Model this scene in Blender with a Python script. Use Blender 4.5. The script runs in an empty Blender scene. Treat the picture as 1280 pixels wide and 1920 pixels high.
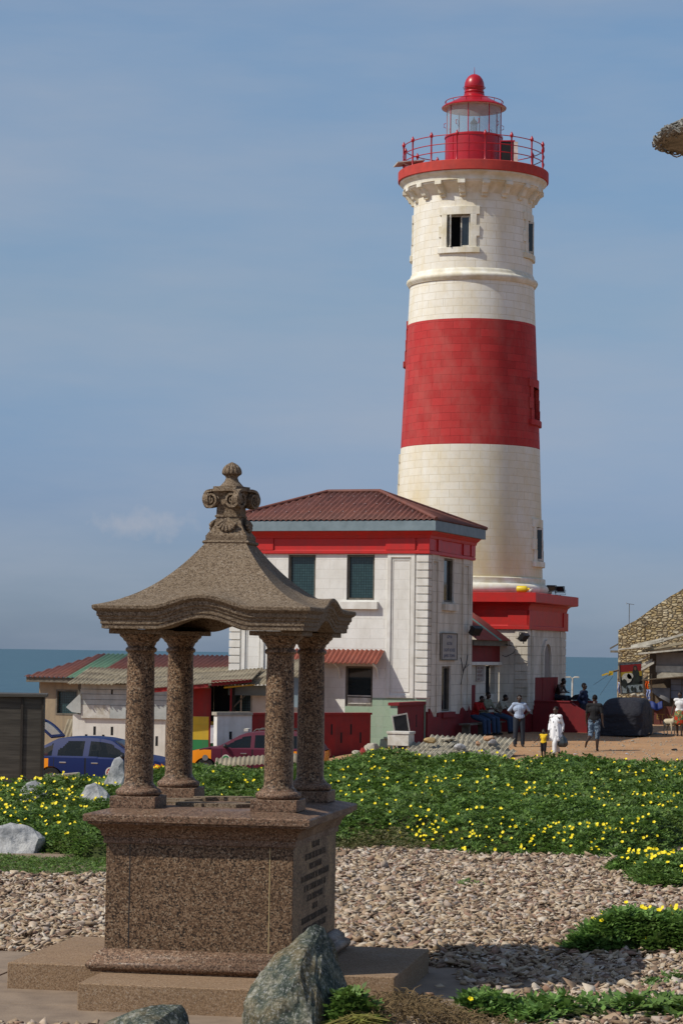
import bpy, bmesh, math, random
import numpy as np
from mathutils import Vector, Matrix, noise as mnoise
random.seed(7)
C = bpy.context.scene.collection
R = math.radians
sc = bpy.context.scene
# ---------------------------------------------------------------- camera, sky, sun, exposure
FPX = 4500.0; PITCH = R(3.365); ROLL = R(0.82); EYE = 3.2
fw = Vector((0, math.cos(PITCH), math.sin(PITCH)))
r0 = Vector((1, 0, 0)); u0 = Vector((0, -math.sin(PITCH), math.cos(PITCH)))
rt = r0*math.cos(ROLL) + u0*math.sin(ROLL); up = u0*math.cos(ROLL) - r0*math.sin(ROLL)
cd = bpy.data.cameras.new("camera"); cam = bpy.data.objects.new("camera", cd); C.objects.link(cam)
cd.sensor_fit = 'VERTICAL'; cd.sensor_height = 36; cd.lens = 36*FPX/1920; cd.clip_end = 60000; cd.clip_start = .1
m = Matrix((rt, up, -fw)).transposed().to_4x4(); m.translation = (0, 0, EYE); cam.matrix_world = m
sc.camera = cam
SUN_AZ, SUN_EL = 66, 46                      # degrees left of straight behind the camera, height
sd = Vector((-math.sin(R(SUN_AZ))*math.cos(R(SUN_EL)), -math.cos(R(SUN_AZ))*math.cos(R(SUN_EL)), math.sin(R(SUN_EL))))
sl = bpy.data.lights.new("sun", 'SUN'); sl.energy = 3.9; sl.angle = R(.53); sl.color = (1, .95, .86)
so = bpy.data.objects.new("sun", sl); C.objects.link(so); so.rotation_euler = sd.to_track_quat('Z', 'Y').to_euler()
w = bpy.data.worlds.new("World"); sc.world = w; w.use_nodes = True
nt = w.node_tree; N = nt.nodes; L = nt.links; N.clear()
sky = N.new('ShaderNodeTexSky'); sky.sky_type = 'NISHITA'; sky.sun_disc = False
sky.sun_elevation = R(SUN_EL); sky.sun_rotation = math.atan2(sd.x, sd.y); sky.air_density = 1.0; sky.dust_density = .6; sky.ozone_density = 1.5
tc = N.new('ShaderNodeTexCoord'); sep = N.new('ShaderNodeSeparateXYZ'); L.new(tc.outputs['Generated'], sep.inputs[0])
rp = N.new('ShaderNodeValToRGB'); L.new(sep.outputs[2], rp.inputs[0])
el = rp.color_ramp.elements
SKYR = [(0, (.345, .475, .84)), (.03, (.355, .45, .74)), (.06, (.385, .46, .71)), (.14, (.61, .65, .72)), (.25, (.79, .85, .88)), (.45, (.95, .97, 1))]
el[0].position, el[0].color = SKYR[0][0], (*SKYR[0][1], 1)
el[1].position, el[1].color = SKYR[1][0], (*SKYR[1][1], 1)
for p_, c_ in SKYR[2:]:
    e = el.new(p_); e.color = (*c_, 1)
mul = N.new('ShaderNodeMix'); mul.data_type = 'RGBA'; mul.blend_type = 'MULTIPLY'; mul.inputs[0].default_value = 1
L.new(sky.outputs[0], mul.inputs[6]); L.new(rp.outputs[0], mul.inputs[7])
# thin high haze cloud in long flat streaks, and one small cumulus low on the left
mp = N.new('ShaderNodeMapping'); mp.inputs['Scale'].default_value = (2.6, 2.6, 13); mp.inputs['Rotation'].default_value = (0, R(4), 0)
L.new(tc.outputs['Generated'], mp.inputs[0])
nz = N.new('ShaderNodeTexNoise'); nz.inputs['Scale'].default_value = 1.7; nz.inputs['Detail'].default_value = 7; nz.inputs['Roughness'].default_value = .55
L.new(mp.outputs[0], nz.inputs[0])
cr = N.new('ShaderNodeMapRange'); cr.inputs[1].default_value = .40; cr.inputs[2].default_value = .74; cr.inputs[4].default_value = .5
L.new(nz.outputs[0], cr.inputs[0])
dv = (rt*(270-640) + up*(960-985) + fw*FPX).normalized()
dst = N.new('ShaderNodeVectorMath'); dst.operation = 'SUBTRACT'; L.new(tc.outputs['Generated'], dst.inputs[0]); dst.inputs[1].default_value = dv
sca = N.new('ShaderNodeVectorMath'); sca.operation = 'MULTIPLY'; L.new(dst.outputs[0], sca.inputs[0]); sca.inputs[1].default_value = (52, 90, 170)
ln = N.new('ShaderNodeVectorMath'); ln.operation = 'LENGTH'; L.new(sca.outputs[0], ln.inputs[0])
n2 = N.new('ShaderNodeTexNoise'); n2.inputs['Scale'].default_value = 160; n2.inputs['Detail'].default_value = 6; L.new(tc.outputs['Generated'], n2.inputs[0])
ad = N.new('ShaderNodeMath'); ad.operation = 'MULTIPLY_ADD'; L.new(n2.outputs[0], ad.inputs[0]); ad.inputs[1].default_value = 2.2; L.new(ln.outputs[1], ad.inputs[2])
c2 = N.new('ShaderNodeMapRange'); c2.inputs[1].default_value = 2.3; c2.inputs[2].default_value = 1.2; c2.inputs[4].default_value = .30
L.new(ad.outputs[0], c2.inputs[0])
cm = N.new('ShaderNodeMix'); cm.data_type = 'RGBA'; L.new(cr.outputs[0], cm.inputs[0]); L.new(mul.outputs[2], cm.inputs[6]); cm.inputs[7].default_value = (3.1, 3.45, 4.1, 1)
cm2 = N.new('ShaderNodeMix'); cm2.data_type = 'RGBA'; L.new(c2.outputs[0], cm2.inputs[0]); L.new(cm.outputs[2], cm2.inputs[6]); cm2.inputs[7].default_value = (4.3, 4.1, 4.2, 1)
bg = N.new('ShaderNodeBackground'); bg.inputs[1].default_value = .123; L.new(cm2.outputs[2], bg.inputs[0])
ow = N.new('ShaderNodeOutputWorld'); L.new(bg.outputs[0], ow.inputs[0])
sc.view_settings.view_transform = 'Standard'; sc.view_settings.look = 'None'; sc.view_settings.exposure = 0.0; sc.view_settings.gamma = 1
sc.view_settings.use_curve_mapping = False
sc.cycles.max_bounces = 6; sc.cycles.transparent_max_bounces = 8

# ---------------------------------------------------------------- helpers: where a point of the place lies
def ray(x, y): return fw*FPX + rt*(x-640) + up*(960-y)
def at(x, y, Y):                               # point at distance Y seen in direction (x, y)
    d = ray(x, y); return Vector((0, 0, EYE)) + d*(Y/d.y)
def ss(a, b, x): t = max(0, min(1, (x-a)/(b-a))); return t*t*(3-2*t)
def terrain(x, y):
    z = -.76*(1-ss(-3.0, 1.0, x))*ss(50, 64, y) if x < 1.0 else 0
    if x > 2: z += .30*ss(2, 5, x)*ss(72, 88, y)
    return z
def ground(px, py, z_=None):                   # point of the ground seen in direction (px, py)
    d = ray(px, py); o = Vector((0, 0, EYE)); t = -EYE/d.z
    for _ in range(30):
        p = o + d*t; t += (terrain(p.x, p.y) - p.z)/d.z*.7
    p = o + d*t; return Vector((p.x, p.y, terrain(p.x, p.y)))
def S(a, b, t): return a + (b-a)*t

# ---------------------------------------------------------------- helpers: materials
class NT:
    def __init__(s, name):
        s.m = bpy.data.materials.new(name); s.m.use_nodes = True
        s.t = s.m.node_tree; s.t.nodes.clear()
        s.o = s.n('OutputMaterial'); s.b = s.n('BsdfPrincipled'); s.l(s.b.outputs[0], s.o.inputs[0])
        s.tc = s.n('TexCoord')
    def n(s, t, **k):
        q = s.t.nodes.new('ShaderNode'+t)
        for a, b in k.items(): setattr(q, a, b)
        return q
    def l(s, a, b): s.t.links.new(a, b)
    def src(s, uv=False): return s.tc.outputs['UV' if uv else 'Object']
    def mapp(s, scale, uv=False, rot=(0, 0, 0), loc=(0, 0, 0)):
        q = s.n('Mapping'); q.inputs['Scale'].default_value = scale; q.inputs['Rotation'].default_value = rot; q.inputs['Location'].default_value = loc
        s.l(s.src(uv), q.inputs[0]); return q.outputs[0]
    def noise(s, scale, detail=4, vec=None, rough=.55):
        q = s.n('TexNoise'); q.inputs['Scale'].default_value = scale; q.inputs['Detail'].default_value = detail; q.inputs['Roughness'].default_value = rough
        s.l(vec or s.src(), q.inputs[0]); return q.outputs[0]
    def ramp(s, f, stops, interp='LINEAR'):
        q = s.n('ValToRGB'); q.color_ramp.interpolation = interp; e = q.color_ramp.elements
        e[0].position, e[0].color = stops[0][0], (*stops[0][1], 1); e[1].position, e[1].color = stops[1][0], (*stops[1][1], 1)
        for p, c in stops[2:]: e.new(p).color = (*c, 1)
        s.l(f, q.inputs[0]); return q.outputs[0]
    def mr(s, f, a, b, c=0, d=1):
        q = s.n('MapRange'); q.inputs[1].default_value = a; q.inputs[2].default_value = b; q.inputs[3].default_value = c; q.inputs[4].default_value = d
        s.l(f, q.inputs[0]); return q.outputs[0]
    def mix(s, f, a, b, mode='MIX'):
        q = s.n('Mix', data_type='RGBA', blend_type=mode)
        for i, v in ((0, f), (6, a), (7, b)):
            if hasattr(v, 'is_linked'): s.l(v, q.inputs[i])
            elif i == 0: q.inputs[0].default_value = v
            else: q.inputs[i].default_value = (*v, 1)
        return q.outputs[2]
    def bump(s, h, st=.3, dist=.02, prev=None):
        q = s.n('Bump'); q.inputs['Strength'].default_value = st; q.inputs['Distance'].default_value = dist; s.l(h, q.inputs['Height'])
        if prev: s.l(prev, q.inputs['Normal'])
        s.l(q.outputs[0], s.b.inputs['Normal']); return q.outputs[0]
    def done(s, col, rough=.8, spec=.3, metal=0):
        if hasattr(col, 'is_linked'): s.l(col, s.b.inputs['Base Color'])
        else: s.b.inputs['Base Color'].default_value = (*col, 1)
        if hasattr(rough, 'is_linked'): s.l(rough, s.b.inputs['Roughness'])
        else: s.b.inputs['Roughness'].default_value = rough
        s.b.inputs['Specular IOR Level'].default_value = spec; s.b.inputs['Metallic'].default_value = metal
        return s.m

def plain(name, c1, c2=None, scale=4, rough=.8, spec=.3, bump=.15, bs=40, metal=0, streak=0, dirt=(.18, .15, .11)):
    k = NT(name); c2 = c2 or tuple(v*.8 for v in c1)
    c = k.mix(k.mr(k.noise(scale, 6), .35, .68), c1, c2)
    if streak:
        f = k.mr(k.noise(1.0, 6, k.mapp((3.5, 3.5, .28)), .6), .5, .78, 0, streak)
        c = k.mix(f, c, dirt)
    if bump: k.bump(k.noise(bs, 4), bump, .01)
    return k.done(c, rough, spec, metal)

def ashlar(name, c1, c2, bw=.83, bh=.3, mortar=.012, mcol=(.35, .3, .22), streak=.5, dirt=(.45, .36, .2), b=.5, low=None):
    k = NT(name)
    q = k.n('TexBrick'); q.offset = .5; q.inputs['Scale'].default_value = 1; q.inputs['Brick Width'].default_value = bw; q.inputs['Row Height'].default_value = bh
    q.inputs['Mortar Size'].default_value = mortar; q.inputs['Mortar Smooth'].default_value = .4; q.inputs['Bias'].default_value = 0
    q.inputs['Color1'].default_value = (*c1, 1); q.inputs['Color2'].default_value = (*c2, 1); q.inputs['Mortar'].default_value = (*mcol, 1)
    v = k.n('VectorMath', operation='ADD'); k.l(k.src(True), v.inputs[0])
    nn = k.n('TexNoise'); nn.inputs['Scale'].default_value = .9; k.l(k.src(True), nn.inputs[0])
    sc_ = k.n('VectorMath', operation='SCALE'); k.l(nn.outputs['Color'], sc_.inputs[0]); sc_.inputs[3].default_value = .05; k.l(sc_.outputs[0], v.inputs[1])
    k.l(v.outputs[0], q.inputs[0])
    f = k.mr(k.noise(1.6, 7, k.mapp((1, 1, .5)), .62), .42, .7, 0, streak)
    c = k.mix(f, q.outputs[0], dirt, 'MIX')
    if low:                                      # ochre staining that gets heavier towards the foot
        sx_ = k.n('SeparateXYZ'); k.l(k.src(), sx_.inputs[0]); mu = k.n('Math', operation='MULTIPLY'); k.l(k.mr(sx_.outputs[2], low[0], low[1], 1, .0), mu.inputs[0]); k.l(k.mr(k.noise(.8, 6, k.mapp((1, 1, .35)), .6), .36, .6, .15, 1), mu.inputs[1])
        m3 = k.n('Math', operation='MULTIPLY'); k.l(mu.outputs[0], m3.inputs[0]); m3.inputs[1].default_value = .8; c = k.mix(m3.outputs[0], c, low[2])
    f2 = k.mr(k.noise(7, 5, k.mapp((1, 1, .7)), .7), .5, .8, 0, .35)
    c = k.mix(f2, c, tuple(x*.6 for x in c1))
    inv = k.mr(q.outputs['Fac'], 0, 1, 1, 0)
    b1 = k.bump(inv, b, .02); k.bump(k.noise(18, 5), .25, .015, b1)
    return k.done(c, .75, .3)

def granite(name, base, pink, black, white, scale=62, rough=.28, spec=.5, warm=.0, bump=.05):
    k = NT(name)
    v = k.n('TexVoronoi'); v.inputs['Scale'].default_value = scale; k.l(k.src(), v.inputs[0])
    s_ = k.n('SeparateColor'); k.l(v.outputs['Color'], s_.inputs[0])
    c = k.ramp(s_.outputs[0], [(0, black), (.2, black), (.3, base), (.6, base), (.72, pink), (.9, pink), (.97, white)])
    c = k.mix(k.mr(k.noise(2.2, 5), .35, .7, 0, .35), c, tuple(x*.7 for x in base))
    v2 = k.n('TexVoronoi'); v2.inputs['Scale'].default_value = scale*2.1; k.l(k.src(), v2.inputs[0])
    s2 = k.n('SeparateColor'); k.l(v2.outputs['Color'], s2.inputs[0])
    c = k.mix(k.mr(s2.outputs[1], .7, .95, 0, .55), c, black)
    k.bump(s_.outputs[2], bump, .004)
    rr = k.mr(k.noise(3, 5), .3, .7, rough*.8, rough*1.5)
    return k.done(c, rr, spec)

def glass(name, tint, rough=.05, alpha=.35):
    k = NT(name); k.done(tint, rough, .5); k.b.inputs['Alpha'].default_value = alpha
    return k.m
M = {}
M['white'] = ashlar('white_wall', (.76, .74, .68), (.72, .70, .64), 1.0, .34, .006, (.55, .52, .46), .45, (.5, .46, .38), .3)
M['cream'] = ashlar('lighthouse_white', (.80, .77, .68), (.74, .70, .60), .83, .30, .009, (.56, .49, .35), .6, (.68, .57, .36), .4, low=(5.5, 13.0, (.62, .47, .22)))
M['creamplain'] = plain('lighthouse_trim', (.78, .75, .66), (.62, .55, .38), 2.2, .8, .3, .3, 25, streak=.5, dirt=(.42, .38, .28))
M['redband'] = ashlar('lighthouse_red', (.48, .034, .032), (.37, .024, .022), .83, .30, .009, (.27, .018, .016), .7, (.40, .085, .07), .45)
M['redpaint'] = plain('red_paint', (.52, .014, .012), (.42, .02, .016), 3, .5, .4, .2, 30, streak=.35, dirt=(.25, .03, .03))
M['redmetal'] = plain('red_metal', (.42, .006, .014), (.34, .008, .014), 4, .35, .5, .1, 20)
M['redgal'] = plain('gallery_red', (.50, .06, .045), (.38, .05, .04), 3, .8, .2, .35, 16, streak=.35, dirt=(.3, .1, .09))
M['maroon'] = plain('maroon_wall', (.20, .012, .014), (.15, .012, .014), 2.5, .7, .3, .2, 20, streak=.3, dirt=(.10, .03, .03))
M['maroon2'] = plain('maroon_wall_lit', (.30, .022, .018), (.20, .02, .018), 2.5, .75, .3, .3, 12, streak=.35, dirt=(.12, .05, .045))  # lighter copy of the maroon wall, sunlight put into the colour
M['trim'] = plain('white_trim', (.74, .72, .66), (.60, .57, .50), 2.5, .8, .3, .2, 25, streak=.35, dirt=(.36, .31, .23))
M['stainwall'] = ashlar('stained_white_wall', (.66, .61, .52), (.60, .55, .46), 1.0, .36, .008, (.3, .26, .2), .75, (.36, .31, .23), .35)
M['green'] = ashlar('green_wall', (.30, .40, .28), (.27, .37, .26), 1.0, .36, .006, (.2, .27, .2), .5, (.38, .42, .34), .25)
M['fascia'] = plain('blue_grey_fascia', (.20, .26, .285), (.15, .20, .22), 3, .7, .3, .1)
M['roofred'] = plain('maroon_corrugated', (.185, .064, .042), (.12, .045, .032), 2.2, .6, .35, .08, 20, streak=.4, dirt=(.21, .09, .075))
M['roofpink'] = plain('faded_red_corrugated', (.33, .09, .07), (.25, .07, .06), 2, .7, .3, .08, 20, streak=.3, dirt=(.35, .2, .16))
M['roofgreen'] = plain('green_corrugated', (.13, .24, .15), (.10, .19, .12), 2, .6, .3, .1, streak=.4, dirt=(.2, .2, .13))
M['teal'] = plain('teal_corrugated', (.17, .36, .29), (.14, .3, .24), 2, .7, .3, .05)
M['asb'] = plain('fibre_cement', (.36, .31, .22), (.24, .20, .14), 1.6, .95, .1, .4, 14, streak=.6, dirt=(.16, .13, .09))
M['asblight'] = plain('light_fibre_cement', (.42, .38, .29), (.27, .24, .18), 2, .95, .1, .4, 14, streak=.4, dirt=(.22, .18, .13))
M['dark'] = plain('dark_interior', (.012, .013, .014), (.02, .02, .02), 2, .8, .2, 0)
M['mesh'] = None
k = NT('window_screen'); q = k.n('TexBrick'); q.offset = 0; q.inputs['Scale'].default_value = 1
q.inputs['Brick Width'].default_value = .09; q.inputs['Row Height'].default_value = .09; q.inputs['Mortar Size'].default_value = .008
q.inputs['Color1'].default_value = (.020, .05, .055, 1); q.inputs['Color2'].default_value = (.028, .065, .07, 1); q.inputs['Mortar'].default_value = (.008, .02, .022, 1)
k.l(k.src(True), q.inputs[0]); M['mesh'] = k.done(q.outputs[0], .25, .5)
M['woodframe'] = plain('weathered_frame', (.17, .15, .12), (.10, .09, .07), 6, .85, .2, .3, 30)
M['paintwood'] = plain('white_painted_wood', (.62, .60, .54), (.42, .38, .3), 5, .7, .3, .2, 30)
M['black'] = plain('black_plastic', (.015, .015, .016), (.03, .03, .03), 5, .5, .4, 0)
M['rubber'] = plain('rubber', (.02, .02, .02), None, 5, .85, .2, 0)
M['steel'] = plain('steel', (.35, .35, .34), (.22, .21, .2), 6, .4, .5, .05, metal=.8)
M['glass'] = glass('pane_glass', (.40, .54, .58), .03, .32)
M['darkglass'] = plain('dark_glass', (.012, .016, .018), (.02, .025, .028), 2, .06, .6, 0)
GR = dict(base=(.135, .078, .043), pink=(.265, .170, .100), black=(.024, .016, .011), white=(.32, .245, .165))
M['gran'] = granite('polished_brown_granite', GR['base'], GR['pink'], GR['black'], GR['white'], 82, .42, .22)
M['granp'] = granite('polished_pink_granite', (.165, .094, .058), (.26, .165, .105), (.05, .032, .021), (.33, .25, .18), 88, .5, .22)
M['granr'] = granite('rough_weathered_granite', (.185, .135, .088), (.25, .19, .13), (.085, .06, .04), (.30, .245, .185), 88, .9, .15, bump=.25)
M['grans'] = granite('step_granite', (.27, .175, .10), (.33, .225, .14), (.16, .10, .06), (.36, .28, .2), 110, .85, .2, bump=.3)
M['slab'] = plain('paving_stone', (.27, .20, .14), (.19, .14, .10), 3, .9, .2, .4, 40)

# ---------------------------------------------------------------- helpers: meshes and objects
class MB:
    def __init__(s): s.v = []; s.f = []; s.m = []; s.uv = []
    def add(s, vs, fs, mi=0, uv=None):
        b = len(s.v); s.v += [tuple(p) for p in vs]
        for i, f in enumerate(fs):
            s.f.append([b+j for j in f]); s.m.append(mi); s.uv.append(uv[i] if uv else None)
        return s
    def box(s, x0, x1, y0, y1, z0, z1, mi=0, mat=None):
        vs = [Vector((x, y, z)) for z in (z0, z1) for x, y in ((x0, y0), (x1, y0), (x1, y1), (x0, y1))]
        if mat: vs = [mat @ p for p in vs]
        return s.add(vs, [(0, 3, 2, 1), (4, 5, 6, 7), (0, 1, 5, 4), (1, 2, 6, 5), (2, 3, 7, 6), (3, 0, 4, 7)], mi)
    def frame(s, x0, x1, y0, y1, z0, z1, t, mi=0, tb=None):      # rectangular frame in the xz plane, y0..y1 deep
        tb = t if tb is None else tb
        s.box(x0, x0+t, y0, y1, z0, z1, mi); s.box(x1-t, x1, y0, y1, z0, z1, mi)
        s.box(x0+t, x1-t, y0, y1, z0, z0+tb, mi); return s.box(x0+t, x1-t, y0, y1, z1-t, z1, mi)
    def prism(s, poly, y0, y1, mi=0, mat=None, axis='y'):        # polygon in xz pushed along y (or 'x': polygon in yz along x; 'z': xy along z)
        def P(a, b, c): return {'y': Vector((a, c, b)), 'x': Vector((c, a, b)), 'z': Vector((a, b, c))}[axis]
        n = len(poly); vs = [P(a, b, y0) for a, b in poly] + [P(a, b, y1) for a, b in poly]
        if mat: vs = [mat @ p for p in vs]
        fs = [tuple(range(n))[::-1], tuple(range(n, 2*n))] + [(i, (i+1) % n, n+(i+1) % n, n+i) for i in range(n)]
        return s.add(vs, fs, mi)
    def lathe(s, prof, n=48, c=(0, 0, 0), mi=0, a0=0, a1=2*math.pi, flute=None, mat=None, skip=None):
        # a = angle measured from -y towards +x
        full = abs(a1-a0-2*math.pi) < 1e-6; k = n if full else n+1
        vs = []; c = Vector(c)
        for (r_, z_) in prof:
            for i in range(k):
                a = a0 + (a1-a0)*i/n; rr = r_*(flute(a) if flute else 1)
                p = Vector((rr*math.sin(a), -rr*math.cos(a), z_))
                vs.append((mat @ p if mat else p) + c)
        fs = []; uv = []; L_ = 0; Rm = max(r for r, z in prof)
        for j in range(len(prof)-1):
            d = math.hypot(prof[j+1][0]-prof[j][0], prof[j+1][1]-prof[j][1])
            for i in range(n):
                if skip and skip(i, j): continue
                i2 = (i+1) % k if full else i+1
                fs.append((j*k+i, j*k+i2, (j+1)*k+i2, (j+1)*k+i))
                u0_, u1_ = (a0+(a1-a0)*i/n)*Rm, (a0+(a1-a0)*(i+1)/n)*Rm
                z0_, z1_ = (prof[j][1], prof[j+1][1]) if abs(prof[j+1][1]-prof[j][1]) > .3*d else (L_, L_+d)
                uv.append([(u0_, z0_), (u1_, z0_), (u1_, z1_), (u0_, z1_)])
            L_ += d
        return s.add(vs, fs, mi, uv)
    def tube(s, p0, p1, ra, rb=None, n=8, mi=0, caps=True):
        rb = ra if rb is None else rb; p0 = Vector(p0); p1 = Vector(p1); d = (p1-p0).normalized()
        a = d.orthogonal().normalized(); b = d.cross(a); vs = []
        for p, r_ in ((p0, ra), (p1, rb)):
            for i in range(n): t = 2*math.pi*i/n; vs.append(p + a*math.cos(t)*r_ + b*math.sin(t)*r_)
        fs = [(i, (i+1) % n, n+(i+1) % n, n+i) for i in range(n)]
        if caps: fs += [tuple(range(n))[::-1], tuple(range(n, 2*n))]
        return s.add(vs, fs, mi)
    def path(s, pts, r_, n=6, mi=0, closed=False):
        pts = [Vector(p) for p in pts]; k = len(pts); vs = []
        for i, p in enumerate(pts):
            if closed: d = pts[(i+1) % k]-pts[i-1]
            else: d = pts[min(i+1, k-1)]-pts[max(i-1, 0)]
            d.normalize(); a = d.cross(Vector((0, 0, 1)))
            if a.length < .1: a = d.cross(Vector((0, 1, 0)))
            a.normalize(); b = a.cross(d); rr = r_[i] if isinstance(r_, (list, tuple)) else r_
            for j in range(n): t = 2*math.pi*j/n; vs.append(p + a*math.cos(t)*rr + b*math.sin(t)*rr)
        fs = [(i*n+j, i*n+(j+1) % n, ((i+1) % k)*n+(j+1) % n, ((i+1) % k)*n+j) for i in range(k if closed else k-1) for j in range(n)]
        if not closed: fs += [tuple(range(n)), tuple(range((k-1)*n, k*n))[::-1]]
        return s.add(vs, fs, mi)
    def ball(s, c, r_, n=10, mi=0):
        rx, ry, rz = r_ if isinstance(r_, (list, tuple)) else (r_, r_, r_)
        c = Vector(c); vs = []; fs = []
        for j in range(n+1):
            t = math.pi*j/n
            for i in range(2*n): a = math.pi*i/n; vs.append(c + Vector((rx*math.sin(t)*math.cos(a), ry*math.sin(t)*math.sin(a), -rz*math.cos(t))))
        for j in range(n):
            for i in range(2*n): fs.append((j*2*n+i, j*2*n+(i+1) % (2*n), (j+1)*2*n+(i+1) % (2*n), (j+1)*2*n+i))
        return s.add(vs, fs, mi)
    def grid(s, fn, nu, nv, mi=0):
        vs = [fn(i/nu, j/nv) for j in range(nv+1) for i in range(nu+1)]
        return s.add(vs, [(j*(nu+1)+i, j*(nu+1)+i+1, (j+1)*(nu+1)+i+1, (j+1)*(nu+1)+i) for j in range(nv) for i in range(nu)], mi)
    def build(s, name, mats, parent=None, smooth=40, bevel=0, seg=2, thick=0, merge=False):
        me = bpy.data.meshes.new(name); me.from_pydata(s.v, [], s.f)
        if not isinstance(mats, (list, tuple)): mats = [mats]
        for q in mats: me.materials.append(M[q] if isinstance(q, str) else q)
        me.polygons.foreach_set('material_index', s.m)
        uvl = me.uv_layers.new(name='UVMap'); data = []
        for i, p in enumerate(me.polygons):
            if s.uv[i]:
                data += [c for t in s.uv[i] for c in t]
            else:
                nr = p.normal; ax = max(range(3), key=lambda q: abs(nr[q]))
                for vi in p.vertices:
                    co = s.v[vi]; data += [co[1], co[2]] if ax == 0 else ([co[0], co[2]] if ax == 1 else [co[0], co[1]])
        uvl.data.foreach_set('uv', data)
        if merge:
            bm = bmesh.new(); bm.from_mesh(me); bmesh.ops.remove_doubles(bm, verts=bm.verts, dist=1e-4)
            bmesh.ops.recalc_face_normals(bm, faces=bm.faces); bm.to_mesh(me); bm.free()
        if smooth:
            me.polygons.foreach_set('use_smooth', [True]*len(me.polygons)); me.set_sharp_from_angle(angle=R(smooth))
        o = bpy.data.objects.new(name, me); C.objects.link(o)
        if parent: o.parent = parent
        if thick:
            q = o.modifiers.new('solid', 'SOLIDIFY'); q.thickness = thick; q.offset = 0
        if bevel:
            q = o.modifiers.new('bevel', 'BEVEL'); q.width = bevel; q.segments = seg; q.limit_method = 'ANGLE'; q.angle_limit = R(40); q.harden_normals = True
        return o
def thing(name, label, cat, loc=(0, 0, 0), rz=0, group=None):
    o = bpy.data.objects.new(name, None); C.objects.link(o); o.location = loc; o.rotation_euler = (0, 0, rz); o.empty_display_size = .2
    o['label'] = label; o['category'] = cat
    if group: o['group'] = group
    return o
def tag(o, label, cat, group=None, loc=None, rz=None):
    o['label'] = label; o['category'] = cat
    if group: o['group'] = group
    if loc is not None: o.location = loc
    if rz is not None: o.rotation_euler = (0, 0, rz)
    return o
def setting(o, label=None, cat=None, kind='structure'):
    o['kind'] = kind
    o['label'] = label; o['category'] = cat
    return o
def corr(mb, A, B, upd, Lf, pitch=.18, amp=.025, mi=0, sub=6, miF=None, rows=1, jag=0):
    # corrugated sheet: eave from A to B, ridges run along upd, Lf(s) = length at eave distance s
    A = Vector(A); B = Vector(B); e = (B-A); W = e.length; e.normalize(); upd = Vector(upd).normalized(); nn = e.cross(upd).normalized()
    if nn.z < 0: nn = -nn
    n = max(2, int(W/pitch*sub)); vs = []; fs = []; rnd = random.Random(3)
    for i in range(n+1):
        s_ = W*i/n; h = amp*math.sin(2*math.pi*s_/pitch); p = A + e*s_ + nn*h
        Ln = Lf(s_); j0 = rnd.uniform(-jag, jag) if jag else 0
        for j in range(rows+1): vs.append(p + upd*(S(j0, Ln, j/rows)))
    k = rows+1
    for i in range(n):
        mi_ = miF(W*(i+.5)/n) if miF else mi
        for j in range(rows): mb.add([vs[i*k+j], vs[(i+1)*k+j], vs[(i+1)*k+j+1], vs[i*k+j+1]], [(0, 1, 2, 3)], mi_)
    return mb
def text_mesh(txt, size, mat, parent, loc, rot, name='lettering', align='CENTER', depth=.004, sx=1.0, font_shear=0):
    cu = bpy.data.curves.new(name, 'FONT'); cu.body = txt; cu.size = size; cu.align_x = align; cu.extrude = depth; cu.resolution_u = 2; cu.shear = font_shear
    t = bpy.data.objects.new(name, cu); C.objects.link(t)
    dg = bpy.context.evaluated_depsgraph_get(); me = bpy.data.meshes.new_from_object(t.evaluated_get(dg))
    bpy.data.objects.remove(t); bpy.data.curves.remove(cu)
    me.materials.clear(); me.materials.append(M[mat]); o = bpy.data.objects.new(name, me); C.objects.link(o)
    o.parent = parent; o.location = loc; o.rotation_euler = rot; o.scale = (sx, 1, 1)
    return o
# ================================================================ THE SETTING
k = NT('dirt_ground')
c = k.mix(k.mr(k.noise(.35, 6), .35, .65), (.42, .24, .12), (.31, .18, .10))
c = k.mix(k.mr(k.noise(2.5, 7, k.mapp((1, .5, 1)), .65), .45, .75, 0, .5), c, (.46, .31, .18))
c = k.mix(k.mr(k.noise(22, 4), .62, .75, 0, .6), c, (.12, .09, .06))
k.bump(k.noise(9, 7, None, .7), .6, .05); M['dirt'] = k.done(c, .95, .1)
k = NT('gravel_bed_soil'); c = k.mix(k.mr(k.noise(14, 6), .4, .65), (.30, .23, .16), (.17, .13, .09)); k.bump(k.noise(25, 5), .6, .04); M['bed'] = k.done(c, .95, .1)
k = NT('asphalt'); c = k.mix(k.mr(k.noise(1.2, 6), .35, .7), (.13, .115, .10), (.18, .155, .125)); k.bump(k.noise(60, 3), .4, .01); M['asphalt'] = k.done(c, .9, .2)
k = NT('sea_water')
n1 = k.noise(.05, 8, k.mapp((1, 2.6, 1)), .6); n2_ = k.noise(.9, 4, k.mapp((.35, 1, 1)), .6)
c = k.mix(k.mr(n1, .35, .7), (.045, .100, .140), (.075, .140, .170))
c = k.mix(k.mr(n2_, .62, .80, 0, .45), c, (.30, .38, .42)); c = k.mix(k.mr(k.noise(.35, 6, k.mapp((.25, 1, 1)), .65), .5, .66, 0, .55), c, (.02, .06, .09))
bb = k.bump(n2_, .6, .5); k.bump(k.noise(.15, 5, k.mapp((.4, 1, 1))), .5, 1.5, bb); M['sea'] = k.done(c, .55, .25)
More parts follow.
